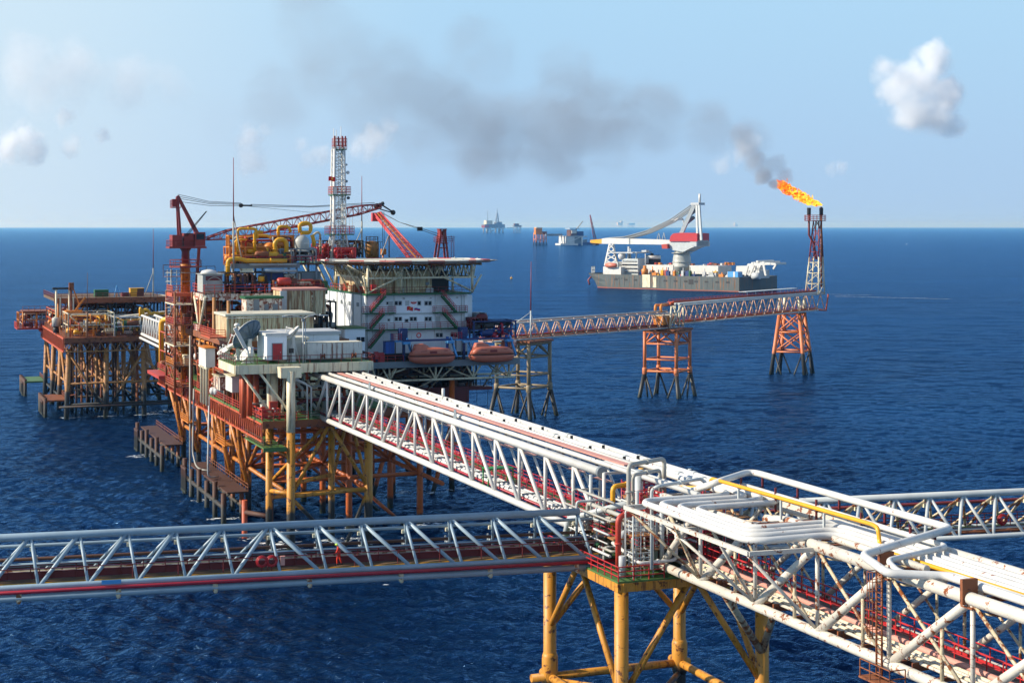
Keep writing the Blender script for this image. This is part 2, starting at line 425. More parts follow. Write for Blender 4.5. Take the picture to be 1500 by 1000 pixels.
# ------------------------------------------------------------------ main bridge (crossing -> platform)
def main_bridge():
    T = Thing('pipe_bridge', 'long white truss bridge carrying pipes from the crossing to the big platform', 'bridge', (2.9, 51, 19))
    N, L = 15, 103.5; un = [L*(1-i/N) for i in range(N+1)]; W = 5.8
    for v, z, r in ((0, 19, .36), (W, 19, .3), (0, 25, .4), (W, 24.9, .34)):
        T.part('chord', MB().tube([(v, 0.6, z), (v, L+1, z)], r, 14), m_['white'])
    T.part('end_cap', MB().lathe((0, .7, 25), [(.36, -.35), (.52, -.35), (.52, 0), (.3, .06)], 16, 'b'), m_['midgrey'])
    for v, rp, rd in ((0, .17, .21), (W, .13, .15)):
        for i in range(1, N+1):
            T.part('post', MB().tube([(v, un[i], 19), (v, un[i], 25)], rp, 8), m_['white'])
        for i in range(N):
            a, b = ((19, 25) if i < 7 else (25, 19))
            T.part('diagonal', MB().tube([(v, un[i], a), (v, un[i+1], b)], rd, 8), m_['white'])
    for i in range(0, N+1):
        T.part('cross_beam', MB().bar((0, un[i], 18.95), (W, un[i], 18.95), .22, .3), m_['rustpost'])
        if i % 2: T.part('top_beam', MB().bar((0, un[i], 24.95), (W, un[i], 24.95), .18, .22), m_['grey'])
    for i in range(2, N, 1):   # sway bracing under the top
        T.part('sway_brace', MB().tube([(W, un[i], 22), (.2, un[i], 24.7)], .07, 6), m_['grey'])
    # walkway
    wk = MB().box(3.3, 5.3, 0, L, 19.14, 19.24); T.part('walkway', wk, m_['green'])
    for v in (3.3, 5.3):
        T.part('railing', MB().rail([(v, 0, 19.24), (v, L, 19.24)], 1.15, 1.5, .05, 4, 3), m_['crimson'])
        T.part('kick_plate', MB().box(v-.03, v+.03, 0, L, 19.25, 19.45), m_['crimson'])
    for v, z, r, m in ((.55, 19.45, .13, 'crimson'), (1.05, 19.5, .2, 'white'), (1.6, 19.5, .22, 'whitepipe'), (2.15, 19.48, .17, 'grey'), (2.65, 19.46, .15, 'whitepipe')):
        T.part('pipe', MB().tube([(v, -1, z), (v, L+3, z)], r, 10), m_[m])
    for k in range(26):
        T.part('pipe_clamp', MB().box(.85, 2.85, 2+k*4, 2.12+k*4, 19.24, 19.78), m_['midgrey'])
    # pipes over the top chords
    T.part('pipe', MB().tube([(1.1, -16, 25.42), (1.1, L+4, 25.42)], .24, 12), m_['whitepipe'])
    T.part('cable_tray', MB().box(2.2, 2.95, 0.5, L+4, 25.42, 25.56), m_['pink'], label='faded pink plank cable tray')
    T.part('pipe', MB().tube([(3.6, 1, 25.38), (3.6, L+6, 25.38)], .2, 10), m_['whitepipe'])
    for k in range(13):
        for v in (1.1, 3.9, 5.3):
            T.part('pipe_saddle', MB().box(v-.14, v+.14, 4+k*7.8, 4.1+k*7.8, 25.05, 25.72 if v < 2 else 25.75), m_['dark'])
    for i in (4, 9):
        T.part('gusset_plate', MB().plate([(.3, un[i]-.6, 24.8), (.3, un[i]+.6, 24.8), (.3, un[i]+.35, 26.3), (.3, un[i]-.35, 26.3)], .06, (1, 0, 0)), m_['midgrey'])
    T.part('vent_stub', MB().tube([(W+.1, 62, 25), (W+.1, 62, 26.6)], .2, 10), m_['white'])
    # green access table across the floor pipes
    g = MB().box(.2, 3.2, 30.4, 32.2, 21.0, 21.12)
    for v in (.3, 3.1):
        for u in (30.5, 32.1): g.box(v-.06, v+.06, u-.06, u+.06, 19.2, 21.0)
    T.part('access_platform', g, m_['bgreen'], label='green access table over the pipes')
    for k in range(11):
        T.part('scaffold_plank', MB().box(5.0, 5.7, 4+k*6.5, 7.2+k*6.5, 22.35, 22.41), m_['pink'])
    return T
main_bridge()

# two thick lines that run over the bridge and through the loops, and their nested neighbours
def loops():
    names = ['outermost white pipe of the four nested expansion loops', 'second white pipe in from the rim of the nested expansion loops',
             'third white pipe in from the rim of the nested expansion loops', 'innermost white pipe of the four nested expansion loops']
    for i in range(4):
        vin = 3.9+.72*i; u1 = -16.6-1.45*i; vl = -4.5+.8*i; u2 = -34.4+1.45*i; vo = 2.5+.85*i; z = 25.34
        r = (.26, .29, .25, .24)[i]
        if i in (1, 3): start = [(vin, 106, z), (vin, u1, z)]
        else: start = [(vin, -3+i, 21.2), (vin, -3+i, z), (vin, u1, z)]
        P = start+[(vl, u1, z), (vl, u2, z), (vo, u2, z+.05), (vo, -80, z+.1)]
        mb = MB().tube(fillet(P, 1.7, 7), r, 14)
        T = Thing('loop_pipe', names[i], 'pipe', (vin, u1, z), M, 'nested white loop pipes over the near bridge')
        T.part('pipe', mb, m_['whitepipe'])
        fl = MB()
        for u in (-40, -55, -66): fl.lathe((vo, u, z+.09), [(r+.01, 0), (r+.07, 0), (r+.07, .16), (r+.01, .16)], 14, 'b')
        for u in ((-6, 5, 22) if i in (1, 3) else (-9,)): fl.lathe((vin, u, z), [(r+.01, 0), (r+.07, 0), (r+.07, .5), (r+.01, .5)], 14, 'b')
        T.part('flange', fl, m_['grey'])
    # raised pair of white loops on posts, turning the other way
    for j, (P, r, lab) in enumerate((
        ([(1.5, 3, 25.4), (1.5, -14, 25.4), (2.2, -17.2, 26.6), (7.4, -13.2, 26.6), (7.2, -40.8, 26.6), (-2.3, -44.6, 26.2), (-2.3, -47.5, 25.6), (.95, -49, 25.5), (.95, -80, 25.5)], .27, 'raised white pipe on posts, the higher thicker one of the pair beside the yellow pipe'),
        ([(5.4, -15.5, 25.9), (5.3, -43, 25.9), (-1.0, -45.4, 25.9), (-1.0, -46.9, 25.4), (1.7, -48.5, 25.4), (1.7, -80, 25.4)], .2, 'raised white pipe on posts, the lower thinner one of the pair beside the yellow pipe'))):
        T = Thing('raised_pipe', lab, 'pipe', P[3], M, 'raised white pipes beside the loops')
        T.part('pipe', MB().tube(fillet(P, .9, 6), r, 12), m_['whitepipe'])
        if j == 0:
            for u in (-15.5, -21, -27, -33, -39):
                T.part('support_post', MB().box(7.2, 7.34, u, u+.14, 24.6, 26.5).box(5.2, 5.34, u, u+.14, 24.6, 26.5).box(5.2, 7.34, u, u+.14, 25.55, 25.67), m_['maroon'])
    T = Thing('yellow_pipe', 'bright yellow pipe laid across the white loop pipes', 'pipe', (3, -20, 25))
    T.part('pipe', MB().tube(fillet([(1.2, -12.3, 25.5), (2.4, -13.8, 25.6), (2.5, -15.3, 25.7), (2.5, -15.4, 26.6), (3.1, -37.6, 26.6), (2.9, -38.6, 26.55), (2.9, -38.8, 25.5), (1.9, -41, 25.45), (2.1, -80, 25.5)], .5, 5), .15, 10), m_['yellow'])
    for u in (-19.5, -26, -32): T.part('support', MB().box(2.75, 2.9, u, u+.15, 25, 26.45), m_['grey'])
loops()

# ------------------------------------------------------------------ near bridge (crossing -> viewer)
def near_bridge():
    T = Thing('pipe_bridge', 'rust streaked white truss bridge running out of the lower right corner', 'bridge', (2.9, -44, 19))
    W = 5.8; nodes = [-18.4-8.6*i for i in range(8)]; top = 24.95
    for v, z, r, u0 in ((0, 19, .36, -11.5), (W, 19, .3, -11.5), (0, top, .4, -34.6), (W, top, .34, -12)):
        T.part('chord', MB().tube([(v, u0, z), (v, -80, z)], r, 16), m_['rustwhite'])
    T.part('chord', MB().tube([(0, -12, top-.15), (0, -34.6, top-.15)], .26, 12), m_['rustwhite'])
    for v, k in ((0, 1.0), (W, .75)):
        for i in range(7):
            T.part('post', MB().tube([(v, nodes[i], 19), (v, nodes[i], top)], .155*k, 9), m_['rustwhite' if v == 0 else 'rustpost'])
            T.part('diagonal', MB().tube([(v, nodes[i], 19), (v, nodes[i+1], top)], .3*k, 12), m_['rustwhite'])
            T.part('counter_brace', MB().tube([(v, nodes[i]+.3, top), (v, nodes[i+1]+.2, 19)], .125*k, 8), m_['rustpost'])
            T.part('half_post', MB().tube([(v, nodes[i]-5.6, 19), (v, nodes[i]-5.6, 19+5.6/8.6*5.9)], .13*k, 8), m_['rustpost'])
        T.part('counter_brace', MB().tube([(v, -11.5, top-.3), (v, -18.2, 19.1)], .16*k, 8), m_['rustpost'])
        T.part('diagonal', MB().tube([(v, -11.6, 19.1), (v, -18.4, top)], .29*k, 12), m_['rustwhite'])
        T.part('post', MB().tube([(v, -11.6, 19.1), (v, -11.6, top)], .2*k, 8), m_['grey'])
    # outrigger carrying the loops
    ob = MB().bar((-5.2, -15.5, 24.75), (-5.2, -35.3, 24.75), .24, .3).bar((-5.2, -35.3, 24.75), (W, -35.9, 24.75), .26, .3).bar((-5.2, -15.5, 24.75), (W+1.5, -15.3, 24.75), .24, .3)
    ob.bar((-5.2, -25.5, 24.72), (W, -25.5, 24.72), .22, .26)
    T.part('outrigger_frame', ob, m_['rustwhite'])
    for ua, ub in ((-18.4, -24), (-27, -31), (-18.4, -16), (-27, -22), (-35.6, -34.8)):
        T.part('outrigger_strut', MB().tube([(0, ua, 19.2), (-5.1, ub, 24.65)], .12, 8), m_['rustpost' if ua > -20 else 'rustwhite'])
    for i in range(8):
        T.part('cross_beam', MB().bar((0, nodes[i], 18.95), (W, nodes[i], 18.95), .3, .36), m_['rusty'])
        T.part('cross_beam', MB().bar((0, nodes[i]-4.3, 19.0), (W, nodes[i]-4.3, 19.0), .2, .26), m_['rusty'])
        T.part('top_beam', MB().bar((0, nodes[i], top-.1), (W, nodes[i], top-.1), .26, .3), m_['rusty'])
        T.part('plan_brace', MB().tube([(.2, nodes[i]-.5, 24.2), (W, nodes[i]-8, 24.3)], .08, 6), m_['rustpost'])
        T.part('pipe_hanger', MB().box(.4, 3.3, nodes[i]-2, nodes[i]-1.85, 18.95, 19.5), m_['rusty'])
    T.part('walkway', MB().box(3.7, 5.2, -12, -80, 19.14, 19.22), m_['dark'])
    for v in (3.7, 5.2):
        T.part('railing', MB().rail([(v, -12, 19.22), (v, -80, 19.22)], 1.15, 1.6, .05, 5, 2), m_['hoopred'])
        T.part('kick_plate', MB().box(v-.03, v+.03, -80, -12, 19.24, 19.42), m_['hoopred'])
    for v, z, r, m in ((.35, 18.75, .1, 'rustwhite'), (1.0, 19.42, .12, 'rustwhite'), (1.4, 19.45, .14, 'cream'), (1.85, 19.45, .14, 'rustwhite'), (2.3, 19.45, .16, 'cream'), (2.95, 19.5, .24, 'pink')):
        T.part('pipe', MB().tube([(v, -10, z), (v, -80, z)], r, 9), m_[m])
    T.part('pipe', MB().tube([(.9, -36.3, 25.55), (.9, -47, 25.55)], .24, 12), m_['rustwhite'])
    T.part('pipe', MB().tube([(W+.3, -20, 25.2), (W+.3, -80, 25.3)], .42, 14), m_['rustwhite'])
    T.part('pipe', MB().tube([(3.4, -36.5, 24.85), (3.4, -26, 24.85), (2.6, -24, 24.7)], .38, 12), m_['rustwhite'])
    for i in (3, 4):
        T.part('saddle_bracket', MB().box(-.55, .55, nodes[i]+.25, nodes[i]+.5, 24.6, 26.1).box(-.3, .9, nodes[i]-.3, nodes[i]+.8, 24.4, 24.5), m_['rusty'])
    # ladder with cage at the fourth node
    u = nodes[3]; ld = MB()
    for du in (-.3, .3): ld.tube([(-.75, u+du, 18.2), (-.75, u+du, 25.2)], .07, 6)
    for k in range(22): ld.tube([(-.75, u-.3, 18.5+k*.3), (-.75, u+.3, 18.5+k*.3)], .035, 5)
    for k in range(8):
        z = 20.8+k*.6; ld.tube([(-.75, u-.38, z), (-1.4, u-.3, z), (-1.6, u, z), (-1.4, u+.3, z), (-.75, u+.38, z)], .03, 5)
    for d in (-.3, 0, .3): ld.tube([(-1.45, u+d, 20.8), (-1.45, u+d, 25)], .03, 5)
    T.part('caged_ladder', ld, m_['rusty'])
    lp = MB().box(-1.7, -.45, u-2.6, u+.9, 18.1, 18.22); T.part('ladder_landing', lp, m_['rusty'])
    T.part('railing', MB().rail([(-1.65, u+.8, 18.22), (-1.65, u-2.5, 18.22), (-.5, u-2.5, 18.22)], 1.1, 1.2, .045, 5), m_['rusty'])
near_bridge()
b_ = MB().lathe((5.9, -53.2, 19.25), [(.01, 0), (.3, 0), (.31, .3), (.29, .32), (.31, .6), (.29, .62), (.3, .9), (.01, .9)], 14)
solo('drum', 'blue steel drum beside the red railed walkway of the near bridge', 'barrel', b_, m_['blue'], (5.9, -53.2, 19.25))

# ------------------------------------------------------------------ crossing platform
def crossing():
    T = Thing('support_platform', 'yellow legged crossing platform holding up the junction of the bridges', 'platform', (2.4, -5, 0))
    legs = {(-4.1, 2.7): 0, (-4.1, -12.5): 0, (8.9, 2.7): 0, (8.9, -12.5): 0}
    for (v, u) in legs:
        T.part('leg', MB().tube([(v, u, -6), (v, u, 18.2)], .58, 20), m_['yleg'])
        T.part('leg_collar', MB().lathe((v, u, 7.2), [(.59, -1.6), (.72, -1.2), (.72, 1.2), (.59, 1.6)], 20), m_['yleg'])
    z = 6.6
    for p, q in (((-5.9, 2.7), (9.9, 2.7)), ((-5.9, -12.5), (9.9, -12.5)), ((-4.1, 4.4), (-4.1, -13.7)), ((8.9, 4.4), (8.9, -13.7))):
        T.part('brace', MB().tube([(*p, z), (*q, z)], .36, 16), m_['yleg'])
    T.part('brace', MB().tube([(-4.1, 2.7, z-.3), (8.9, -12.5, z-.3)], .26, 12), m_['yleg'])
    T.part('brace', MB().tube([(-4.1, -12.5, z-.9), (8.9, 2.7, z-.9)], .26, 12), m_['yleg'])
    for a, b in (((-4.1, 2.7), (-4.1, -4)), ((-4.1, -12.5), (-4.1, -4)), ((8.9, 2.7), (8.9, -4)), ((8.9, -12.5), (8.9, -4)),
                 ((-4.1, 2.7), (2.4, 2.7)), ((8.9, 2.7), (2.4, 2.7)), ((-4.1, -12.5), (2.4, -12.5)), ((8.9, -12.5), (2.4, -12.5))):
        T.part('knee_brace', MB().tube([(*a, 11.0 if a[1] > 0 else 8.6), (*b, 18.2)], .27, 12), m_['yleg'])
    for (v, u, z0) in ((0.3, -20.5, 18.7), (5.6, -20.5, 18.7)):
        T.part('raker', MB().tube([(8.9, -12.5, 11.2), (v+.5, u, z0)], .3, 12), m_['rustpost'])
    T.part('deck', MB().box(-4.7, 9.5, -13.1, 3.3, 18.16, 18.3), m_['green'])
    eb = MB()
    for v in (-4.75, 9.45): eb.box(v, v+.3, -13.2, 3.4, 17.45, 18.15)
    for u in (-13.2, 3.1): eb.box(-4.44, 9.44, u, u+.3, 17.45, 18.15)
    for k in range(12): eb.box(-4.3+k*1.16, -4.2+k*1.16, -13.3, -13.2, 17.45, 18.15)
    T.part('deck_beam', eb, m_['yleg'])
    T.part('inner_deck', MB().box(-2.0, 8.6, -11.5, 2.4, 20.2, 20.3), m_['deckbrown'])
    for pts in ([(-4.6, 3.2, 18.3), (-4.6, -13, 18.3), (-.5, -13, 18.3)], [(6.5, -13, 18.3), (9.4, -13, 18.3), (9.4, 3.2, 18.3)]):
        T.part('railing', MB().rail(pts, 1.15, 1.4, .05, 6, 3), m_['hoopred'])
    for pts in ([(-1.9, 2.2, 20.3), (-1.9, -11.4, 20.3), (8.5, -11.4, 20.3), (8.5, 2.3, 20.3)],):
        T.part('railing', MB().rail(pts, 1.15, 1.3, .045, 5, 3), m_['crimson'])
    T.part('railing', MB().rail([(2.9, 2.0, 22.4), (2.9, -11, 22.4)], 1.2, 1.1, .05, 5, 3), m_['crimson'])
    T.part('upper_deck', MB().box(2.9, 8.6, -11.2, 2.2, 22.28, 22.4), m_['wood'])
    for (v, u) in ((-1.5, -.5), (-1.5, -10), (3.0, -.5), (3.0, -10), (8.3, -.5), (8.3, -10)):
        T.part('frame_post', MB().tube([(v, u, 18.3), (v, u, 25)], .17, 8), m_['grey'])
    T.part('leaning_board', MB().plate([(-1.2, -4.6, 23.1), (1.6, -6.6, 22.2), (1.6, -6.1, 22.2), (-1.2, -4.1, 23.1)], .06, (0, 0, 1)), m_['wood'])
    T.part('plank', MB().box(-3.4, .6, -9.4, -8.2, 20.9, 21.0), m_['wood'])
crossing()
def riser(name, label, pts, r, mat, rad=.5, base=None, extra=None):
    T = Thing(name, label, 'pipe', base or pts[0], M)
    T.part('pipe', MB().tube(fillet(pts, rad, 6), r, 12), m_[mat])
    fl = MB()
    for k in range(len(pts)-1):
        a, b = Vector(pts[k]), Vector(pts[k+1])
        if (b-a).length > 3:
            d = (b-a).normalized(); c = a.lerp(b, .5); fl.tube([c-d*.09, c+d*.09], r+.08, 12)
    if fl.v: T.part('flange', fl, m_[mat])
    return T
def pp(x, y, b): return M.pa(x, y, b)
riser('pipe_riser', 'tall brown goalpost shaped pipe standing at the end of the white bridge', [(-2.0, -1, 19), (-2, -1, 22.6), (-2, -9.4, 22.6), (-2, -9.4, 27.1), (2.4, -7.2, 27.1), (2.4, -7.2, 24.2)], .19, 'scaf', .5)
riser('pipe_riser', 'lower brown pipe nested inside the tall goalpost shaped one', [(-1.5, -.6, 19), (-1.5, -.6, 21.8), (-1.5, -9.2, 21.8), (-1.5, -9.2, 26.2), (1.9, -7.4, 26.2), (1.9, -7.4, 24)], .15, 'scaf', .4)
riser('pipe_riser', 'yellow vertical pipe with a bend at the top of the crossing', [(-.6, -3.2, 18.6), (-.6, -3.2, 24.3), (2.6, -2.2, 24.3), (2.6, -2.2, 25.6)], .22, 'yellow', .5)
riser('firewater_pipe', 'thick red pipe rising from the green corner deck', [(-3.6, -10.8, 18.6), (-3.6, -10.8, 23.2), (1.6, -9.6, 23.2)], .24, 'red', .7)
riser('pipe_riser', 'thick white vertical stand pipe in the middle of the crossing', [(.8, -5.5, 18.5), (.8, -5.5, 26.0)], .36, 'grey', .3)
riser('pipe_riser', 'slender white pipe bending over to the right above the loops', [(-2.5, -14.8, 19.5), (-2.5, -14.8, 25.9), (-2.2, -15.3, 26.2), (2.9, -13.0, 26.2), (3.2, -13.4, 25.8)], .14, 'grey', .6)
riser('pipe_riser', 'fat white pipe curving low behind the red pipe', [(-2.6, -9.2, 18.7), (-2.6, -9.0, 21.4), (7.5, -7.5, 21.4)], .3, 'grey', .9)
riser('pipe_riser', 'white branch pipe slanting up toward the white bridge', [(-3.2, 1.5, 18.9), (-3.2, .5, 21.0), (-1.0, -7.5, 23.6)], .28, 'grey', .8)
riser('pipe_riser', 'white handrail-like pipe running low over the green deck', [(-3.2, -8.8, 20.6), (-2.6, -12.8, 19.6), (.8, -12.6, 19.6), (.8, -12.6, 22)], .14, 'white', .4)
mb = MB().lathe((-3.6, -11.6, 18.3), [(.3, 0), (.3, 1.7), (.26, 1.75)], 14)
solo('standpipe', 'short pale grey cylinder on the green corner of the crossing deck', 'pipe', mb, m_['canopy'], (-3.6, -11.6, 18.3))
def valve(v, u, z, m, lab):
    T = Thing('valve', lab, 'valve', (v, u, z))
    T.part('body', MB().lathe((v, u, z), [(.12, 0), (.3, .05), (.3, .3), (.16, .4), (.16, .75), (.26, .8), (.26, .95), (.05, 1.0)], 12).tube([(v-.75, u, z+.35), (v+.75, u, z+.35)], .2, 10), m_[m])
    h = MB(); c = (v, u, z+1.15)
    h.tube([(v+.3*math.cos(t*math.pi/6), u+.3*math.sin(t*math.pi/6), z+1.15) for t in range(13)], .035, 6); h.tube([(v, u, z+.9), (v, u, z+1.2)], .03, 6).tube([(v-.3, u, z+1.15), (v+.3, u, z+1.15)], .025, 5)
    T.part('hand_wheel', h, m_['hoopred'])
valve(1.5, -12.4, 18.4, 'white', 'white valve at the foot of the near bridge chord')
valve(3.2, -12.2, 18.4, 'bgreen', 'green valve on the crossing deck')
valve(-3.0, -6.0, 18.4, 'grey', 'grey valve behind the red pipe on the crossing deck')
for k, (v, u) in enumerate(((-3.2, -3.5), (3.9, -12.3), (6.2, -9.0))):
    solo('fire_box', ('red metal box near the foot of the yellow pipe', 'red metal box beside the green valve', 'red metal box deep under the crossing pipes')[k], 'box',
         MB().box(v-.6, v+.6, u-.3, u+.3, 18.35, 19.3).box(v-.66, v+.66, u-.36, u+.36, 19.3, 19.36), m_['hoopred'], (v, u, 18.3), M, 'red boxes at the crossing')

# ------------------------------------------------------------------ left and right triangular bridges
L = Frame(4.0, 137.9, 14.5)
def tri_bridge(T, a0, a1, dn, mid, mat, style):
    n = int((a1-a0)/dn+.5); nd = [a1-dn*i for i in range(n+1)]; W = 4.5; zb, zt = 19.0, 22.5
    T.part('chord', MB().tube([(a0, 0, zb), (a1+.8, 0, zb)], .23, 14), m_[mat])
    T.part('chord', MB().tube([(a0, W, zb), (a1+.8, W, zb)], .26, 12), m_[mat])
    T.part('chord', MB().tube([(a0, W/2, zt), (a1-.2, W/2, zt)], .31, 16), m_[mat])
    for i, a in enumerate(nd[:-1]):
        for b, r in ((0, .13), (W, .11)):
            if style == 'post':
                T.part('post', MB().tube([(a+.25, b, zb), (a-.4, W/2, zt)], r, 8), m_[mat])
                k = nd[i+1] if a > mid else None
                if a > mid: T.part('diagonal', MB().tube([(nd[i+1]-.35, W/2, zt), (a-.3, b, zb)], r*1.25, 8), m_[mat])
                else: T.part('diagonal', MB().tube([(a-.45, W/2, zt), (nd[i+1]+.3, b, zb)], r*1.25, 8), m_[mat])
            else:
                am = (a+nd[i+1])/2
                T.part('diagonal', MB().tube([(am, W/2, zt), (a-.1, b, zb)], r*1.2, 8), m_[mat if b == 0 else 'rustpost'])
                T.part('diagonal', MB().tube([(am, W/2, zt), (nd[i+1]+.1, b, zb)], r*1.2, 8), m_[mat if b == 0 else 'rustpost'])
                if b: T.part('counter_brace', MB().tube([(am+.4, W/2, zt), (am-3.4, W, zb+.2)], r*1.1, 8), m_['rustpost'])
                if b: T.part('lamp_bracket', MB().box(am-.35, am+.35, W/2+.2, W/2+.5, zt-1.1, zt-.75), m_['cream'])
        T.part('cross_beam', MB().bar((a, 0, zb-.1), (a, W, zb-.1), .2, .24), m_['midgrey'])
    return nd, W, zb
def left_bridge():
    T = Thing('pipe_bridge', 'blue grey three chord truss bridge entering from the left edge below the big platform', 'bridge', (-22, 2.2, 19), L)
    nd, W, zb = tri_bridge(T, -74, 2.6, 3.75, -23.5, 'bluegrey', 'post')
    T.part('walkway', MB().box(-74, 4, .45, 2.0, 19.1, 19.18), m_['yellow'], label='walkway with a yellow edge')
    T.part('walkway_plate', MB().box(-74, 4, .62, 1.9, 19.185, 19.22), m_['deckbrown'])
    T.part('railing', MB().rail([(-74, 2.0, 19.2), (4, 2.0, 19.2)], 1.1, 1.75, .045, 5, 2), m_['maroon'])
    T.part('kick_plate', MB().box(-74, 4, 2.04, 2.1, 19.2, 19.75), m_['maroon'])
    T.part('railing', MB().rail([(-74, .5, 19.2), (4, .5, 19.2)], 1.1, 3.5, .04, 5, 1), m_['maroon'])
    T.part('pipe', MB().tube([(-74, -.42, 18.72), (5, -.42, 18.72)], .15, 10), m_['crimson'], label='dark red pipe along the bottom of the bridge')
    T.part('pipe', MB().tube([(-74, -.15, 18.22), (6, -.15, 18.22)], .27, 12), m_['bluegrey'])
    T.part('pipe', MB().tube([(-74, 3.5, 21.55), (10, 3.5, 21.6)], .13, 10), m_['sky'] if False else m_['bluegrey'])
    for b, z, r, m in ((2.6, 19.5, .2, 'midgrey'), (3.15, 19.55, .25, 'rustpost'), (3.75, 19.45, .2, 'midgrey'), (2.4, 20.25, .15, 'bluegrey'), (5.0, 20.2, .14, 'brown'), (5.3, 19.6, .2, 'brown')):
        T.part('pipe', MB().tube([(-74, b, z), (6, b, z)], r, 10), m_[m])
    for i, a in enumerate(nd[:-1]):
        T.part('pipe_bracket', MB().bar((a, 4.5, 20.0), (a, 5.5, 20.0), .12, .14).bar((a, 5.4, 19.3), (a, 5.4, 20.4), .12, .12), m_['grey'])
        T.part('light_fitting', MB().box(a-.5, a-.15, 3.0, 3.25, 21.2, 21.5), m_['cream'])
        if i % 2 == 0: T.part('pipe_shoe', MB().lathe((a-1.2, -.3, 18.0), [(.1, -.35), (.17, -.3), (.17, .3), (.1, .35)], 10, 'b').box(a-1.4, a-1.0, -.4, .1, 18.0, 18.6), m_['rustpost'])
    T.part('name_plate', MB().box(-37.4, -35.9, -.48, -.43, 19.0, 19.32), m_['sky'], label='small pale blue plate on the chord')
    # hose reel
    x, _, z = L.pb(384, 827, .1)
    H = Thing('hose_reel', 'red hose reel with coiled hose hung on the left bridge railing', 'hose reel', (x, .3, 19.3), L)
    for d, r in ((0, .45), (.8, .45)):
        h = MB()
        for k in range(3): h.tube([(x+d+(r-.07*k)*math.cos(t*math.pi/8), .34-.05*k, 20.0+(r-.07*k)*math.sin(t*math.pi/8)) for t in range(17)], .045, 6)
        H.part('hose_coil', h, m_['hoopred'])
    H.part('reel_bracket', MB().box(x-.5, x+1.3, .42, .5, 19.9, 20.05).box(x-.05, x+.05, .42, .5, 19.2, 20.0).box(x+.75, x+.85, .42, .5, 19.2, 20.0), m_['maroon'])
    solo('hose_cabinet', 'small pink box beside the red hose reel', 'box', MB().box(x+1.5, x+1.85, .35, .55, 19.6, 20.3).box(x+1.47, x+1.88, .33, .57, 20.3, 20.34), m_['pink'], (x+1.6, .45, 19.3), L)
left_bridge()
def right_bridge():
    T = Thing('pipe_bridge', 'pale three chord truss bridge leaving toward the right edge behind the loop pipes', 'bridge', (38, 2.2, 19), L)
    tri_bridge(T, 10, 92, 3.42, 0, 'grey', 'warren')
    T.part('walkway', MB().box(8, 92, 2.4, 4.0, 19.1, 19.2), m_['green'])
    T.part('kick_plate', MB().box(8, 92, 2.36, 2.4, 19.1, 19.45), m_['maroon'])
    for b in (2.4, 4.0): T.part('railing', MB().rail([(8, b, 19.2), (92, b, 19.2)], 1.1, 1.7, .045, 5, 2), m_['maroon'])
    T.part('pipe', MB().tube([(8, 3.2, 21.6), (92, 3.2, 21.6)], .15, 10), m_['maroon'])
    for b, z, r, m in ((.9, 19.3, .16, 'rusty'), (1.5, 19.35, .2, 'midgrey')): T.part('pipe', MB().tube([(8, b, z), (92, b, z)], r, 10), m_[m])
    H = MB(); x = L.pb(1468, 762, 2.3)[0]
    for k in range(3): H.tube([(x+(.5-.08*k)*math.cos(t*math.pi/8), 2.25-.05*k, 20.0+(.5-.08*k)*math.sin(t*math.pi/8)) for t in range(17)], .05, 6)
    H.box(x-.06, x+.06, 2.28, 2.36, 19.2, 20.1)
    solo('hose_reel', 'red coiled hose on the railing of the right hand bridge', 'hose reel', H, m_['hoopred'], (x, 2.3, 19.2), L)
right_bridge()

# ------------------------------------------------------------------ worker on the left bridge
def person(name, label, fr, a, b, z, rz, joints, edges, helmet=True, suit='orangered'):
    """joints: name -> (x, y, z, radius); x forward"""
    keys = list(joints); idx = {k: i for i, k in enumerate(keys)}
    def skinned(nm, keep, grow, mat):
        ks = [k for k in keys if k in keep]; ix = {k: i for i, k in enumerate(ks)}
        me = bpy.data.meshes.new(nm); me.from_pydata([joints[k][:3] for k in ks], [(ix[p], ix[q]) for p, q in edges if p in ix and q in ix], [])
        o = bpy.data.objects.new(nm, me); COL.objects.link(o)
        o.modifiers.new('skin', 'SKIN'); o.modifiers.new('sub', 'SUBSURF').levels = 1; o.modifiers['sub'].render_levels = 1
        sv = me.skin_vertices[0].data if me.skin_vertices else None
        if sv is None:
            bpy.context.view_layer.objects.active = o; bpy.ops.mesh.customdata_skin_add(); sv = me.skin_vertices[0].data
        for k in ks: r = joints[k][3]+grow; sv[ix[k]].radius = (r, r); sv[ix[k]].use_root = (k == 'pelvis')
        me.materials.append(m_[mat]); return o
    body = skinned(name, set(keys), 0, 'skin')
    body.location = fr.w(a, b, z); body.rotation_euler = (0, 0, fr.ang+rz)
    body['label'] = label; body['category'] = 'person'
    suitk = {k for k in keys if not k.startswith(('head', 'fing', 'thumb', 'palm', 'nose'))}
    c = skinned('coverall', suitk, .022, suit); c.parent = body
    hx, hy, hz, hr = joints['head']
    if helmet:
        h = MB().lathe((hx, hy, hz+.03), [(.17, 0), (.175, .02), (.135, .03), (.13, .09), (.09, .15), (.01, .17)], 14)
        h.box(hx+.1, hx+.2, hy-.07, hy+.07, hz+.03, hz+.045)
        ho = mesh_obj('helmet', h, m_['hivis']); ho.parent = body
    for s in 'lr':
        fx, fy, fz, _ = joints['ankle_'+s]
        bt = MB().loft([[(fx-.1, fy-.05, 0), (fx-.1, fy+.05, 0), (fx-.1, fy+.05, .12), (fx-.1, fy-.05, .12)], [(fx+.05, fy-.055, 0), (fx+.05, fy+.055, 0), (fx+.05, fy+.05, .13), (fx+.05, fy-.05, .13)], [(fx+.19, fy-.045, 0), (fx+.19, fy+.045, 0), (fx+.18, fy+.04, .06), (fx+.18, fy-.04, .06)]], True)
        bo = mesh_obj('boot', bt, m_['boots']); bo.parent = body
    return body
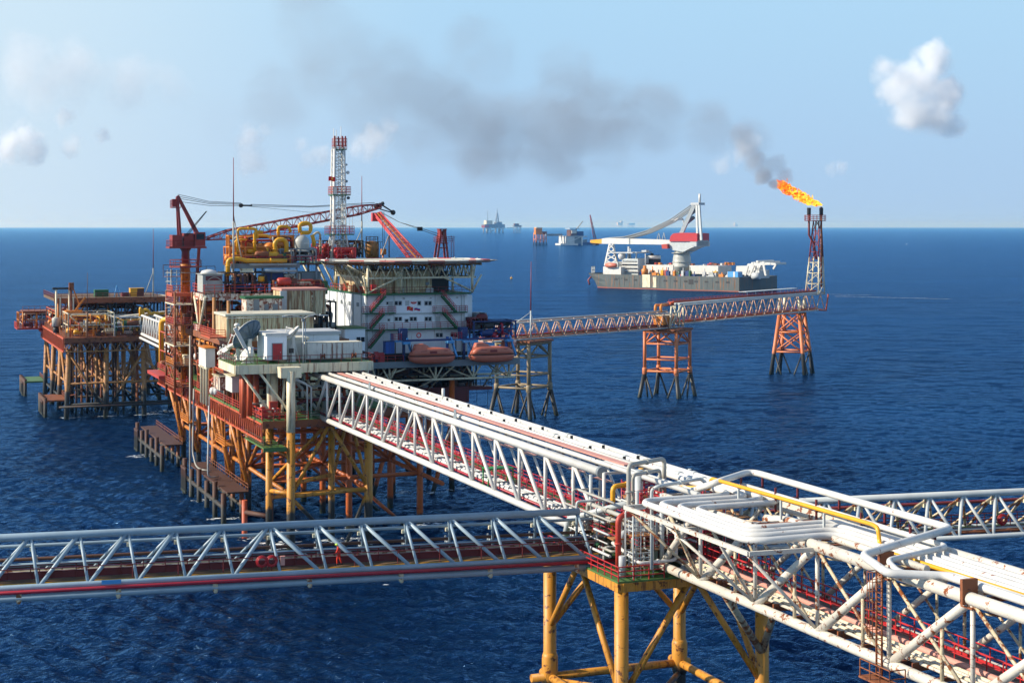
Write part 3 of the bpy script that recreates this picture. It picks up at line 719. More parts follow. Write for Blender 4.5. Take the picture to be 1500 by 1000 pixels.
J = {'pelvis': (0, 0, .98, .13), 'waist': (.02, 0, 1.12, .125), 'chest': (.08, 0, 1.32, .145), 'neck': (.13, 0, 1.5, .06), 'head': (.18, 0, 1.63, .095), 'head_top': (.19, 0, 1.7, .08), 'nose': (.285, 0, 1.62, .016)}
E = [('pelvis', 'waist'), ('waist', 'chest'), ('chest', 'neck'), ('neck', 'head'), ('head', 'head_top'), ('head', 'nose')]
for s, y in (('l', 1), ('r', -1)):
    d = .12 if s == 'l' else -.1
    J.update({'hip_'+s: (0, .1*y, .92, .095), 'knee_'+s: (.06+d, .11*y, .52, .065), 'ankle_'+s: (d*1.6-.02, .11*y, .1, .045),
              'shoulder_'+s: (.09, .19*y, 1.42, .065), 'elbow_'+s: (.1+d*.8, .25*y, 1.13, .048), 'wrist_'+s: (.3+d*.5, .2*y, .98, .033), 'palm_'+s: (.37+d*.5, .19*y, .95, .03)})
    E += [('pelvis', 'hip_'+s), ('hip_'+s, 'knee_'+s), ('knee_'+s, 'ankle_'+s), ('chest', 'shoulder_'+s), ('shoulder_'+s, 'elbow_'+s), ('elbow_'+s, 'wrist_'+s), ('wrist_'+s, 'palm_'+s)]
    px, py, pz = J['palm_'+s][:3]
    for k in range(4):
        J[f'fing{k}a_{s}'] = (px+.05, py+(k-1.5)*.02, pz-.01, .010); J[f'fing{k}b_{s}'] = (px+.085-.008*abs(k-1.2), py+(k-1.5)*.021, pz-.04, .008)
        E += [('palm_'+s, f'fing{k}a_{s}'), (f'fing{k}a_{s}', f'fing{k}b_{s}')]
    J[f'thumb_{s}'] = (px+.02, py-.045*y, pz+.01, .011); E.append(('palm_'+s, f'thumb_{s}'))
x = L.pb(497, 832, 1.2)
person('person', 'worker in orange red coveralls and lime green helmet walking on the left bridge', L, x[0], 1.2, 19.22, math.radians(170), J, E)

# caged access towers, thin lines and valve sets packed into the junction
def cage(lab, v0, v1, u0, u1, z0, z1, m1, m2):
    T = Thing('access_cage', lab, 'scaffold', ((v0+v1)/2, (u0+u1)/2, z0), M)
    for v in (v0, v1):
        for u in (u0, u1): T.part('post', MB().tube([(v, u, z0), (v, u, z1)], .07, 7), m_[m1])
    n = max(2, int((z1-z0)/2.1))
    for k in range(n):
        z = z0+(z1-z0)*(k+.35)/n
        T.part('landing', MB().box(v0, v1, u0, u1, z-.06, z), m_[m2])
        T.part('railing', MB().rail([(v0, u0, z), (v1, u0, z), (v1, u1, z), (v0, u1, z), (v0, u0, z)], 1.15, .9, .045, 5, 3), m_[m1])
    ld = MB()
    for d in (0, .45): ld.tube([(v0+.2+d, u0-.08, z0), (v0+.2+d, u0-.08, z1)], .04, 5)
    for k in range(int((z1-z0)/.35)): ld.tube([(v0+.2, u0-.08, z0+.2+k*.35), (v0+.65, u0-.08, z0+.2+k*.35)], .025, 4)
    T.part('ladder', ld, m_[m1])
cage('red caged access tower between the goalpost pipe and the stand pipe', -.6, 1.6, -8.6, -6.6, 18.3, 24.6, 'hoopred', 'wood')
cage('red caged access tower right of the white stand pipe', 3.6, 5.6, -12.0, -9.8, 18.3, 25.0, 'crimson', 'deckbrown')
cage('red caged access tower at the back of the crossing under the white pipes', 1.0, 3.2, -3.6, -1.6, 18.3, 24.6, 'crimson', 'wood')
cage('white caged access tower beside the thick red pipe', -3.0, -1.2, -12.4, -10.8, 18.3, 23.4, 'grey', 'wood')
def tangle(lab, seed, v0, v1, u0, u1, z0, z1, n, pal):
    r = random.Random(seed); T = Thing('branch_piping', lab, 'pipe', ((v0+v1)/2, (u0+u1)/2, z0), M)
    for k in range(n):
        a = Vector((r.uniform(v0, v1), r.uniform(u0, u1), z0)); z = r.uniform(z0+1.2, z1); b = Vector((r.uniform(v0, v1), a.y, z)); c = Vector((b.x, r.uniform(u0, u1), z)); rr = r.uniform(.05, .12)
        T.part('pipe', MB().tube(fillet([a, (a.x, a.y, z), b, c], .25, 3), rr, 7), m_[r.choice(pal)])
        if k % 3 == 0:
            q = Vector((a.x, a.y, z0+(z-z0)*.5)); T.part('valve', MB().sphere(q, rr*2.4, 6).tube([q, q+Vector((0, -.4, 0))], .03, 5).lathe(q+Vector((0, -.4, 0)), [(.02, 0), (.2, .01), (.2, .05), (.02, .06)], 10, 'b'), m_[r.choice(['hoopred', 'dgreen', 'midgrey'])])
tangle('thin white and grey lines over the left half of the crossing deck', 5, -4, 1, -12, 1.5, 18.4, 23.8, 22, ['grey', 'white', 'rustpost', 'scaf', 'white'])
tangle('thin white and red lines over the right half of the crossing deck', 6, 1, 8, -12, 1.5, 18.4, 24.2, 26, ['grey', 'white', 'crimson', 'scaf', 'rustwhite'])
# ------------------------------------------------------------------ main production platform
def bx(mb, x0, y0, x1, y1, b, d, fr=M):
    """box whose near face spans a photo rectangle at depth b and runs d metres back"""
    p, q = fr.pb(x0, y1, b), fr.pb(x1, y0, b)
    mb.box(p[0], q[0], b, b+d, p[2], q[2]); return (p[0], q[0], p[2], q[2])
def PX(x, y, b, fr=M): return fr.pb(x, y, b)
rnd = random.Random(3)
PALE = ['grey', 'white', 'rusty', 'brown', 'dark', 'tank', 'cream', 'red', 'orange', 'maroon', 'midgrey']
def clutter(name, label, cat, v0, v1, u0, u1, z0, z1, n, pal, seed=0, fr=M):
    """a pipe and machinery module: header pipes, uprights, vessels, cabinets and valves, each a part"""
    r = random.Random(seed); T = Thing(name, label, cat, ((v0+v1)/2, (u0+u1)/2, z0), fr)
    fm = MB()
    for v in (v0, v1):
        for k in range(3): u = u0+(u1-u0)*k/2; fm.box(v-.12, v+.12, u-.12, u+.12, z0, z1)
    for z in (z0+(z1-z0)*.5, z1-.1):
        for v in (v0, v1): fm.box(v-.1, v+.1, u0, u1, z-.1, z+.1)
        for u in (u0, u1): fm.box(v0, v1, u-.1, u+.1, z-.1, z+.1)
    T.part('frame', fm, m_[pal[0]])
    for k in range(n):
        t = r.random(); m = m_[r.choice(pal)]; v, u = r.uniform(v0+.3, v1-.3), r.uniform(u0, u1)
        h = (z1-z0)
        if t < .34:
            z = z0+h*r.choice((.3, .55, .8, .92)); rr = r.uniform(.1, .24); zz = r.uniform(z0, z)
            if r.random() < .6: P = [(v0+r.uniform(0, .5)*(v1-v0), u, zz), (v0+r.uniform(0, .3)*(v1-v0), u, z), (v1-r.uniform(0, .3)*(v1-v0), u, z), (v1-r.uniform(0, .3)*(v1-v0), u, zz)]
            else: P = [(v, u0, zz), (v, u0+.1, z), (v, u1-.1, z), (v, u1, zz)]
            T.part('pipe', MB().tube(fillet(P, .4, 3), rr, 8), m)
        elif t < .55: T.part('upright_pipe', MB().tube([(v, u, z0), (v, u, z0+h*r.uniform(.5, 1.05))], r.uniform(.1, .26), 8), m)
        elif t < .75:
            w, d, hh = r.uniform(.5, 1.3), r.uniform(.5, 1.0), r.uniform(.7, 1.7)
            zb = z0+r.choice((0, .5))*h
            T.part('cabinet', MB().box(v-w/2, v+w/2, u-d/2, u+d/2, zb, zb+hh).box(v-w/2-.05, v+w/2+.05, u-d/2-.05, u+d/2+.05, zb+hh, zb+hh+.08), m)
        elif t < .9:
            rr = r.uniform(.35, .75); zb = z0+r.choice((.05, .5))*h; L_ = r.uniform(1.4, 2.8)
            T.part('vessel', MB().lathe((v-L_/2, u, zb+rr+.15), [(.05, -.3), (rr*.75, -.18), (rr, .1), (rr, L_-.1), (rr*.75, L_+.18), (.05, L_+.3)], 14, 'a'), m)
        else:
            mb = MB(); c = (v, u, z0+h*r.uniform(.3, .8)); mb.sphere(c, .25, 6); mb.tube([c, (c[0], c[1]-.4, c[2])], .05, 5); mb.lathe((c[0], c[1]-.4, c[2]), [(.22, 0), (.25, .03), (.22, .06)], 10, 'b')
            T.part('valve', mb, m)
    return T

def platform():
    T = Thing('production_platform', 'big yellow legged production platform carrying the beige sheds and yellow pipework', 'oil platform', (4, 150, 0))
    zt = 18.2
    def leg(v, u, r=.55, m='yleg2', v2=None, u2=None, z1=zt):
        T.part('leg', MB().tube([(v2 if v2 is not None else v, u2 if u2 is not None else u, -8), (v, u, z1)], r, 16), m_[m])
    leg(-5.1, 97.6, .62, 'yleg', z1=17.4); T.part('column', MB().tube([(-5.1, 97.6, 17.4), (-5.1, 97.6, 26.2)], .63, 18), m_['cream']); leg(7.3, 100.5, .62, 'yleg')
    for v, u in ((-7.4, 101.5), (2.6, 104)): leg(v, u, .5, 'yleg')
    rows = [112, 128, 141, 157, 172, 188]
    for u in rows:
        for v, m in ((-4.8, 'yleg2'), (7.5, 'orleg'), (19, 'orleg')): leg(v, u, .5, m)
    for u in (128, 141, 172, 187):
        T.part('raking_leg', MB().tube([(-7.8, u+3, zt), (-5.2, u-2.5, 5)], .4, 12), m_['yleg2'])
        T.part('raking_leg', MB().tube([(-7.6, u-4, zt), (-5.2, u+1.5, 5)], .36, 12), m_['yleg2'])
    for v in (24, 35):
        for u in (143, 156, 169): leg(v, u, .5, 'orleg', z1=20)
    for v in (24, 35): T.part('raking_leg', MB().tube([(v, 143, 12), (v-6, 141, -6)], .4, 12), m_['orleg'])
    for z, r in ((8.2, .34), (13.5, .26)):
        m = m_['orleg']
        for v in (-4.8, 7.5, 19): T.part('brace', MB().tube([(v, 101, z), (v, 188, z)], r, 12), m_['yleg2'] if v < 0 else m)
        for u in rows: T.part('brace', MB().tube([(-4.8, u, z), (19, u, z)], r, 12), m)
        for u in (143, 156): T.part('brace', MB().tube([(19, u, z), (36, u, z)], r, 12), m)
    for z, a, b in ((8.2, (-5.1, 97.6), (7.3, 100.5)), (8.6, (-7.4, 101.5), (-5.1, 97.6)), (7.9, (7.3, 100.5), (2.6, 104)), (7.6, (-7.4, 101.5), (2.6, 104)), (10, (-5.1, 97.6), (2.6, 104))):
        T.part('brace', MB().tube([(*a, z), (*b, z)], .32, 12), m_['yleg'])
    for a, b in (((-5.1, 97.6, 8.2), (1, 99, zt)), ((7.3, 100.5, 8.2), (1, 99, zt)), ((-5.1, 97.6, 8), (2.6, 104, 0.5)), ((7.3, 100.5, 8), (1, 99, -5)), ((-7.4, 101.5, 8), (-4.8, 112, zt)), ((7.3, 100.5, 8), (7.5, 112, zt)), ((2.6, 104, 9), (7.5, 112, zt)), ((-4.8, 112, 8.2), (2.6, 104, zt))):
        T.part('diagonal_brace', MB().tube([a, b], .28, 10), m_['yleg'])
    for i in range(len(rows)-1):
        for v in (-4.8, 7.5, 19):
            a, b = (8.2, zt) if i % 2 else (zt, 8.2)
            T.part('diagonal_brace', MB().tube([(v, rows[i], a), (v, rows[i+1], b)], .3, 10), m_['yleg2' if v < 0 else 'orleg'])
        T.part('diagonal_brace', MB().tube([(-4.8, rows[i], 8.2), (7.5, rows[i], zt)], .28, 10), m_['orleg'])
        T.part('diagonal_brace', MB().tube([(7.5, rows[i], zt), (19, rows[i], 8.2)], .28, 10), m_['orleg'])
        T.part('diagonal_brace', MB().tube([(7.5, rows[i], 8.2), (19, rows[i], -2)], .28, 10), m_['orleg'])
        T.part('diagonal_brace', MB().tube([(-4.8, rows[i], 8.2), (7.5, rows[i+1], 8.2)], .24, 10), m_['orleg'])
    # decks
    T.part('lower_deck', MB().prism([(-9, 98.8), (8, 98.8), (8, 112), (20, 112), (20, 193), (-9, 193)], 18.7, 18.98), m_['green'])
    g = MB()
    for z in (16.0, 18.45): g.box(-9.15, -8.85, 98.8, 193, z, z+.25)
    for k in range(63):
        u = 99+k*1.49; g.box(-9.1, -8.9, u, u+.16, 16.2, 18.5)
        g.bar((-9, u, 16.2), (-9, u+1.49, 18.5), .1, .1)
    T.part('side_girder', g, m_['redgirder'])
    g = MB().box(-9, 8, 98.6, 98.78, 17.9, 18.98)
    for u in (112, 128, 141, 157, 172, 187): g.box(-8.8, 19, u-.2, u+.2, 17.4, 18.68)
    for v in (-4.8, 1, 7.5, 13, 19): g.box(v-.2, v+.2, 99, 192, 17.2, 17.39)
    T.part('deck_beam', g, m_['rusty'])
    T.part('railing', MB().rail([(-9, 193, 18.98), (-9, 98.9, 18.98), (-2.2, 98.9, 18.98)], 1.15, 1.7, .055, 5, 3), m_['red'])
    T.part('railing', MB().rail([(-2, 98.9, 18.98), (-.6, 98.9, 18.98)], 1.15, 1.0, .05, 5, 3), m_['dgreen'])
    T.part('lower_landing', MB().box(-9.2, -5.9, 97.2, 110, 15.2, 15.4).box(-9.2, -5.9, 97.0, 97.19, 14.8, 15.4), m_['green'])
    T.part('railing', MB().rail([(-9.1, 110, 15.4), (-9.1, 97.3, 15.4), (-6, 97.3, 15.4)], 1.2, 1.1, .05, 5, 3), m_['brown'])
    # stair under the girder
    st = MB()
    for k in range(2):
        u0 = 118+k*32; st.box(-10.6, -9.2, u0, u0+7, 13.0, 13.2); st.rail([(-10.6, u0, 13.2), (-10.6, u0+7, 13.2)], 1.1, 1, .05, 5, 3)
        for j in range(8): st.box(-10.5, -9.3, u0+7+j*.3, u0+7.25+j*.3, 13+j*.35, 13.06+j*.35)
        st.bar((-10.6, u0+7, 13.1), (-10.6, u0+9.4, 15.9), .12, .2); st.box(-10.62, -10.5, u0, u0+.14, 13.2, 17.6); st.box(-10.62, -10.5, u0+6.8, u0+6.95, 13.2, 17.6)
    T.part('access_stair', st, m_['orange'])
    # mid deck (front part carries the dishes)
    T.part('mid_deck', MB().prism([(-12.6, 100.3), (7.9, 100.3), (7.9, 121), (-10, 121), (-12.6, 112)], 26.75, 27.0), m_['green'])
    f = MB().box(-12.6, 7.9, 100.0, 100.28, 25.7, 27.02)
    f.bar((-12.6, 100.3, 26.35), (-12.6, 112, 26.35), .25, 1.2).bar((-12.6, 112, 26.35), (-10, 121, 26.35), .25, 1.2)
    for k in range(14): f.box(-12.2+k*1.48, -12.1+k*1.48, 99.86, 100.0, 25.75, 27.0)
    T.part('deck_edge_beam', f, m_['cream'])
    T.part('railing', MB().rail([(-10, 121, 27), (-12.5, 112, 27), (-12.5, 100.4, 27), (7.8, 100.4, 27), (7.8, 110, 27)], 1.15, 1.6, .045, 5, 2), m_['maroon'])
    for v, u in ((-5.1, 97.6),): T.part('column_head', MB().prism([(-6.6, 97.3), (-3.6, 97.3), (-3.6, 100), (-6.6, 100)], 25.2, 26.7), m_['cream'])
    T.part('column', MB().lathe((-6.6, 103, 19), [(.45, 0), (.85, 1.2), (.85, 6.6)], 16), m_['cream'])
    T.part('column', MB().tube([(7.2, 101, 19), (7.2, 101, 26.7)], .3, 10), m_['cream'])
    for a, b in (((-12, 100.8, 26.4), (-7, 100.4, 19.4)), ((-9.4, 100.6, 26.4), (-5.2, 98, 20.2)), ((-7.2, 102, 19.2), (-6, 103.5, 26.4)), ((-5.6, 101, 19.5), (-4.6, 103, 26.4)), ((-3.2, 103, 26.4), (-4.3, 100.5, 19.2)), ((-2, 106, 19.2), (3, 106, 26.5)), ((1.5, 106, 19.2), (-1.6, 106, 26.5))):
        T.part('strut', MB().tube([a, b], .2, 8), m_['cream'])
    for v, u in ((-10.6, 104), (-9.3, 106), (-8.1, 107), (-9.6, 110)):
        T.part('red_column', MB().tube([(v, u, 19), (v, u, 26.7)], .42, 12), m_['redgirder'])
    T.part('rear_mid_deck', MB().box(-9, 10, 121.2, 176, 28.6, 28.9), m_['deckbrown'])
    for z, m in ((28.4, 'rusty'),): T.part('deck_beam', MB().box(-9.2, -9.02, 121.2, 176, z-.5, z+.55).box(-9, 10, 121.0, 121.18, z-.5, z+.55), m_[m])
    T.part('railing', MB().rail([(-9, 176, 28.9), (-9, 121.3, 28.9), (-6, 121.3, 28.9)], 1.15, 1.6, .055, 5, 3), m_['red'])
    for u in (125, 137, 149, 161, 173): T.part('column', MB().tube([(-8.6, u, 19), (-8.6, u, 35.2)], .3, 10), m_['rustleg'])
    for u in (149,):
        for du in (5, -5): T.part('strut', MB().tube([(-8.8, u, 29), (-8.8, u+du, 35)], .24, 8), m_['cream'])
        for du in (5.5, -5.5): T.part('strut', MB().tube([(-8.8, u, 19.2), (-8.8, u+du, 28.3)], .2, 8), m_['rusty'])
    T.part('upper_deck', MB().box(-8.6, 12.5, 146, 157, 35.0, 35.3), m_['deckbrown'])
    T.part('deck_edge_beam', MB().box(-8.6, 12.5, 145.75, 145.98, 34.3, 35.4).box(-8.85, -8.62, 146, 157, 34.3, 35.4), m_['rustpanel'])
    T.part('railing', MB().rail([(-8.5, 157, 35.3), (-8.5, 146.1, 35.3), (12.4, 146.1, 35.3)], 1.6, 1.7, .06, 5, 3), m_['red'])
    for v in (-6, 2, 10): T.part('column', MB().tube([(v, 147.5, 28.9), (v, 147.5, 35)], .25, 8), m_['rusty'])
    T.part('top_deck', MB().box(-3.2, 12.6, 150, 157, 40.1, 40.4), m_['brown'])
    T.part('deck_edge_beam', MB().box(-3.2, 9, 149.75, 149.98, 39.6, 40.45), m_['midgrey'])
    T.part('railing', MB().rail([(-3.1, 157, 40.4), (-3.1, 150.2, 40.4), (12.5, 150.2, 40.4)], 1.2, 1.5, .05, 5, 2), m_['crimson'])
    for v in (-2.8, 2.5, 8.6, 12.2):
        for u in (150.5, 156.5): T.part('column', MB().tube([(v, u, 35.3), (v, u, 40.1)], .2, 8), m_['midgrey'])
    # landing stages
    for u0, u1 in ((124, 159), (184, 216)):
        T.part('landing_deck', MB().box(-9.0, -5.6, u0, u1, 4.75, 5.0).box(-5.59, -3.2, u0+(u1-u0)*.3, u0+(u1-u0)*.45, 4.75, 5.0), m_['pile'])
        n = int((u1-u0)/6)
        for k in range(n+1):
            u = u0+(u1-u0)*k/n
            T.part('landing_pile', MB().tube([(-9.6, u, -5), (-9.6, u, 5.8 if k % 2 else 4.9)], .42, 12), m_['pile'])
            if k < n: T.part('fender_pipe', MB().tube([(-9.6, u, 2.6), (-9.6, u+(u1-u0)/n, 2.6)], .36, 10), m_['pile'])
        fd = MB()
        for k in range(7): fd.box(-10.3, -10.1, u1-4.5+k*.7, u1-4.2+k*.7, .2, 4.6)
        fd.box(-10.35, -10.05, u1-4.7, u1, 4.3, 4.7).box(-10.35, -10.05, u1-4.7, u1, .3, .7)
        T.part('fender_rack', fd, m_['pile'])
        T.part('railing', MB().rail([(-5.7, u0, 5), (-5.7, u1, 5)], 1.1, 1.8, .05, 5, 2), m_['rusty'])
        T.part('fender_pipe', MB().tube([(-6, u0, 2.2), (-6, u1, 2.2)], .3, 9), m_['pile'])
        for k in range(n): T.part('inner_pile', MB().tube([(-6, u0+(k+.5)*(u1-u0)/n, -5), (-6, u0+(k+.5)*(u1-u0)/n, 4.74)], .36, 9), m_['rusty'])
    for v, u in ((-9.2, 110), (-6.5, 105)): T.part('dolphin_pile', MB().tube([(v, u, -5), (v, u, 6.0)], .42, 12), m_['redgirder'])
    T.part('dolphin_beam', MB().tube([(-9.2, 110, 4.2), (-6.5, 105, 4.2)], .35, 10), m_['pile'])
    return T
platform()
# hanging hoses at the left side
for k, (u, uu, lab) in enumerate(((150, 146, 'grey hose looping down to the near landing stage'), (136, 139, 'white hose hanging down to the near landing stage'))):
    P = [(-9.6, u, 19), (-9.8, u, 8), (-9.5, (u+uu)/2, 5.4), (-7.5, uu, 5.25)]
    solo('hose', lab, 'hose', MB().tube(fillet(P, 2.5, 6), .16, 8), m_['grey' if k else 'scaf'], (-9.6, u, 5), M, 'hoses hanging from the platform')
solo('riser_pipe', 'tall pale pipe standing at the left side of the platform down to the sea', 'pipe', MB().tube([(-9.9, 152, -3), (-9.9, 152, 28)], .17, 10), m_['scaf'], (-9.9, 152, 0))
solo('riser_pipe', 'thick yellow pipe hooking down at the far left end of the platform', 'pipe', MB().tube(fillet([M.pb(236.5, 548, 194), M.pb(236.5, 468.5, 194), M.pb(256, 467, 191)], 1.2, 5), .55, 12), m_['yellow'], M.pb(236.5, 546, 194))

# buildings and boxes on the decks: near faces measured at their own depth
def shed(name, label, rect, b, d, mat, roof='roofw', base=None, roofh=.35, over=.25, extra=None):
    mb = MB(); v0, v1, z0, z1 = bx(mb, *rect, b, d)
    T = Thing(name, label, 'shed' if base is None else base, ((v0+v1)/2, b+d/2, z0))
    T.part('wall', mb, m_[mat])
    T.part('roof', MB().box(v0-over, v1+over, b-over, b+d+over, z1+.01, z1+roofh), m_[roof])
    T.ext = (v0, v1, z0, z1)
    return T
T = shed('equipment_shed', 'long beige corrugated shed with rust streaks behind the satellite dishes', (332, 461, 459, 501), 122, 9, 'rib')
v0, v1, z0, z1 = T.ext
g = MB()
for k in range(4): g.box(v0-.9, v0-.1, 124+k*.01, 124.1, z0, z0)
T.part('end_platform', MB().box(v0-2.6, v0-.02, 122.2, 130, z0+.6, z0+.8).rail([(v0-2.5, 130, z0+.8), (v0-2.5, 122.3, z0+.8), (v0-.1, 122.3, z0+.8)], 1.1, 1, .05, 5, 3), m_['redgirder'])
T.part('eaves_pipe', MB().tube([(v0, 121.8, z1-.25), (v1, 121.8, z1-.25)], .07, 6), m_['grey'])
T = shed('equipment_shed', 'smaller beige corrugated shed set back at the right of the long one', (414, 425, 477, 461), 138, 7, 'rib', 'pink')
v0, v1, z0, z1 = T.ext; T.part('pilaster', MB().box(v0-.5, v0+.6, 137.5, 137.98, z0, z1), m_['white']).data
T.part('downpipe', MB().tube([(v1-2.4, 137.8, z0), (v1-2.4, 137.8, z1)], .16, 8), m_['rustpost'])
T = shed('switch_room', 'rust patched white box with grey panels and a green roof above the long beige shed', (361, 437, 413, 462), 134, 4, 'rustpanel', 'dgreen')
v0, v1, z0, z1 = T.ext
for f0, f1, h in ((.2, .36, 1), (.5, .62, .7), (.74, .88, .7)):
    T.part('panel', MB().box(v0+(v1-v0)*f0, v0+(v1-v0)*f1, 133.9, 133.98, z0, z0+(z1-z0)*h*.95), m_['midgrey'])
T = shed('radio_room', 'white hut with a bright red door on the dish deck', (391, 491, 420, 527.5), 102, 6.5, 'quart', 'white', 'hut')
v0, v1, z0, z1 = T.ext
d = T.part('door', MB().box(v0+.85, v0+2.2, 101.92, 101.99, z0+.05, z0+2.35), m_['hoopred'])
T.part('handle', MB().sphere((v0+2.0, 101.88, z0+1.1), .07, 6), m_['grey'], d)
T.part('door_frame', MB().box(v0+.72, v0+.84, 101.9, 101.99, z0, z0+2.45).box(v0+2.21, v0+2.33, 101.9, 101.99, z0, z0+2.45).box(v0+.72, v0+2.33, 101.9, 101.99, z0+2.36, z0+2.46), m_['midgrey'])
T = shed('container', 'white shipping container with long rust runs at the front edge of the dish deck', (451, 501, 530, 526.5), 103, 2.8, 'cont', 'roofw', 'container', .1, .02)
v0, v1, z0, z1 = T.ext
T.part('corner_post', MB().box(v0-.06, v0+.1, 102.93, 102.99, z0, z1).box(v1-.1, v1+.06, 102.93, 102.99, z0, z1), m_['cont'])
for f in (.27, .45, .63): T.part('lock_bar', MB().tube([(v0+(v1-v0)*f, 102.92, z0+.1), (v0+(v1-v0)*f, 102.92, z1-.1)], .05, 6), m_['rusty'])
for f in (.25, .83): T.part('cable_reel', MB().lathe((v0+(v1-v0)*f-.3, 102.3, z0+.5), [(.4, 0), (.4, .06), (.15, .07), (.15, .53), (.4, .54), (.4, .6)], 14, 'a'), m_['rusty'])
T = shed('store_hut', 'low grey white hut between the red door and the rusty container', (421, 497, 450, 526), 106, 5, 'cont', 'roofw', 'hut')
T = shed('store_hut', 'wide flat roofed white hut behind the rusty container', (408, 489, 497, 512), 111, 7, 'quart', 'canopy', 'hut', .5)
T = shed('annex', 'green roofed white annex at the foot of the quarters', (505, 481, 535, 524), 137, 6, 'quart', 'green', 'annex', .2)
v0, v1, z0, z1 = T.ext
for x in (525, 531.5): p = M.pb(x, 497, 136.95); T.part('window', MB().box(p[0]-.32, p[0]+.32, 136.9, 136.99, p[2]-.4, p[2]+.4), m_['glass'])
T = shed('machine_box', 'green topped low box under the lamp post beside the beige shed', (447, 488, 482, 494), 116, 3, 'dgreen', 'roofw', 'box', .15)
T = shed('louvre_cabin', 'grey louvred cabin with a round window frame at the upper left of the platform', (297, 402, 326, 428), 147, 5, 'tank', 'tank', 'cabin', .1)
v0, v1, z0, z1 = T.ext; c = ((v0+v1)/2+.3, 146.9, (z0+z1)/2-.3)
ring = MB().tube([(c[0]+1.35*math.cos(t*math.pi/14), c[1], c[2]+1.35*math.sin(t*math.pi/14)) for t in range(29)], .09, 6)
T.part('round_frame', ring, m_['scaf'])
T.part('louvre', MB().box(v0+.5, v1-.15, 146.93, 146.99, z1-1.0, z1-.25), m_['maroon'])
T.part('roof_drum', MB().lathe(((v0+v1)/2-.3, 149, z1+.1), [(1.3, 0), (1.45, .15), (1.2, .5), (.3, .75)], 18), m_['white'])
T = shed('white_cabin', 'small white cabin with a green roof at the left side below the crane', (290, 474, 299.5, 491), 150, 7, 'white', 'green', 'cabin', .15)
T = shed('white_panel_box', 'bright white windowless box on stilts at the left edge below the dishes', (301.5, 510, 315, 538), 122, 6, 'white', 'orange', 'box', .12)
v0, v1, z0, z1 = T.ext
for k in range(3): T.part('stilt', MB().lathe((v0+.3+k*.01, 122.5+k*2.4, 18.98), [(.25, 0), (.25, z0-19.4), (.6, z0-19)], 8), m_['cream'])
T = shed('louvre_box', 'brown slatted box on the scaffold side of the crane column', (262, 469, 276, 490), 172, 4, 'brown', 'cream', 'box', .1)
T = shed('work_hut', 'rusted cream hut low on the left side walkway', (322, 552, 333, 572), 121, 5, 'rustpanel', 'cream', 'hut', .15)
T = shed('work_hut', 'small white hut with railing just above the green side walkway', (340, 552, 350, 575), 112, 5, 'white', 'cream', 'hut', .15)
T = shed('container', 'navy blue box below the yellow pipework', (388, 400, 415, 412), 150, 3, 'navy', 'navy', 'container', .06, .02)
T = shed('container', 'rust peeled box next to the navy one below the pipework', (416.5, 401, 440, 412), 150.6, 3, 'rustpanel', 'midgrey', 'container', .06, .02)
T = shed('container', 'dark blue grey box under the left tip of the helideck', (442, 398, 470, 412), 151.2, 3, 'midgrey', 'dgreen', 'container', .06, .02)
T = shed('cabinet', 'tall green cabinet at the left corner of the quarters', (470, 412, 480, 431), 150, 2, 'green', 'green', 'cabinet', .06, .02)
mb = MB().lathe(M.pb(382.5, 412.5, 148.5), [(.01, 0), (.6, 0), (.62, .5), (.6, .9), (.01, .92)], 16)
solo('drum', 'squat yellow drum beside the navy box', 'drum', mb, m_['yellow'], M.pb(382.5, 412.5, 148.5))
# generator / engine deck
clutter('engine_skid', 'dark engine skid on the upper deck beside the louvred cabin', 'machine', -4.6, 3.5, 148, 154, 35.3, 39, 34, ['dark', 'brown', 'dark', 'navy', 'brown', 'rusty'], 5)
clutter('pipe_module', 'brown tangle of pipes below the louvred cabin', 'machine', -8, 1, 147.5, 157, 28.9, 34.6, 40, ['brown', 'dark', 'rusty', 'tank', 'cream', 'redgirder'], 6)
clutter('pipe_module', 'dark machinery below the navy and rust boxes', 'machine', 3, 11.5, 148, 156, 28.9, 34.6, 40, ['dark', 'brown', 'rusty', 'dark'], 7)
clutter('pipe_module', 'pipework under the left end of the long beige shed', 'machine', -8.8, 0, 118, 136, 19, 28, 60, ['rusty', 'redgirder', 'cream', 'white', 'dark', 'orange', 'grey'], 8)
clutter('pipe_module', 'pipework on the green deck behind the front columns', 'machine', -3.6, 7.5, 104, 116, 19, 26.4, 55, ['rusty', 'dark', 'redgirder', 'grey', 'tank', 'maroon'], 9)
clutter('pipe_module', 'red and brown pipework along the left side under the crane', 'machine', -8.8, -2, 140, 172, 19, 28, 80, ['redgirder', 'rusty', 'cream', 'white', 'dark', 'orange'], 10)
clutter('pipe_module', 'pipework at the far left end of the platform', 'machine', -8.8, 0, 176, 191, 19, 26.5, 80, ['redgirder', 'rusty', 'cream', 'dark', 'orange', 'yellow'], 11)
clutter('pipe_module', 'upper left pipework in front of the crane column', 'machine', -8.8, -3, 150, 168, 28.9, 34.8, 60, ['redgirder', 'brown', 'cream', 'dark', 'orange', 'red'], 12)
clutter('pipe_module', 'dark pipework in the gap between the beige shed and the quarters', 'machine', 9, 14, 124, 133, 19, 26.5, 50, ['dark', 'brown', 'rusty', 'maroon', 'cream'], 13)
clutter('pipe_module', 'grey valves and lines beside the grey dome vessel', 'machine', 6, 12.5, 152, 157, 40.4, 43, 34, ['midgrey', 'dark', 'tank', 'brown', 'scaf'], 14)
clutter('pipe_module', 'low orange and brown lines among the yellow pipes', 'machine', -3, 5.5, 152, 157, 40.4, 43.4, 40, ['orange', 'brown', 'yellow', 'dgreen', 'rusty', 'orange'], 15)
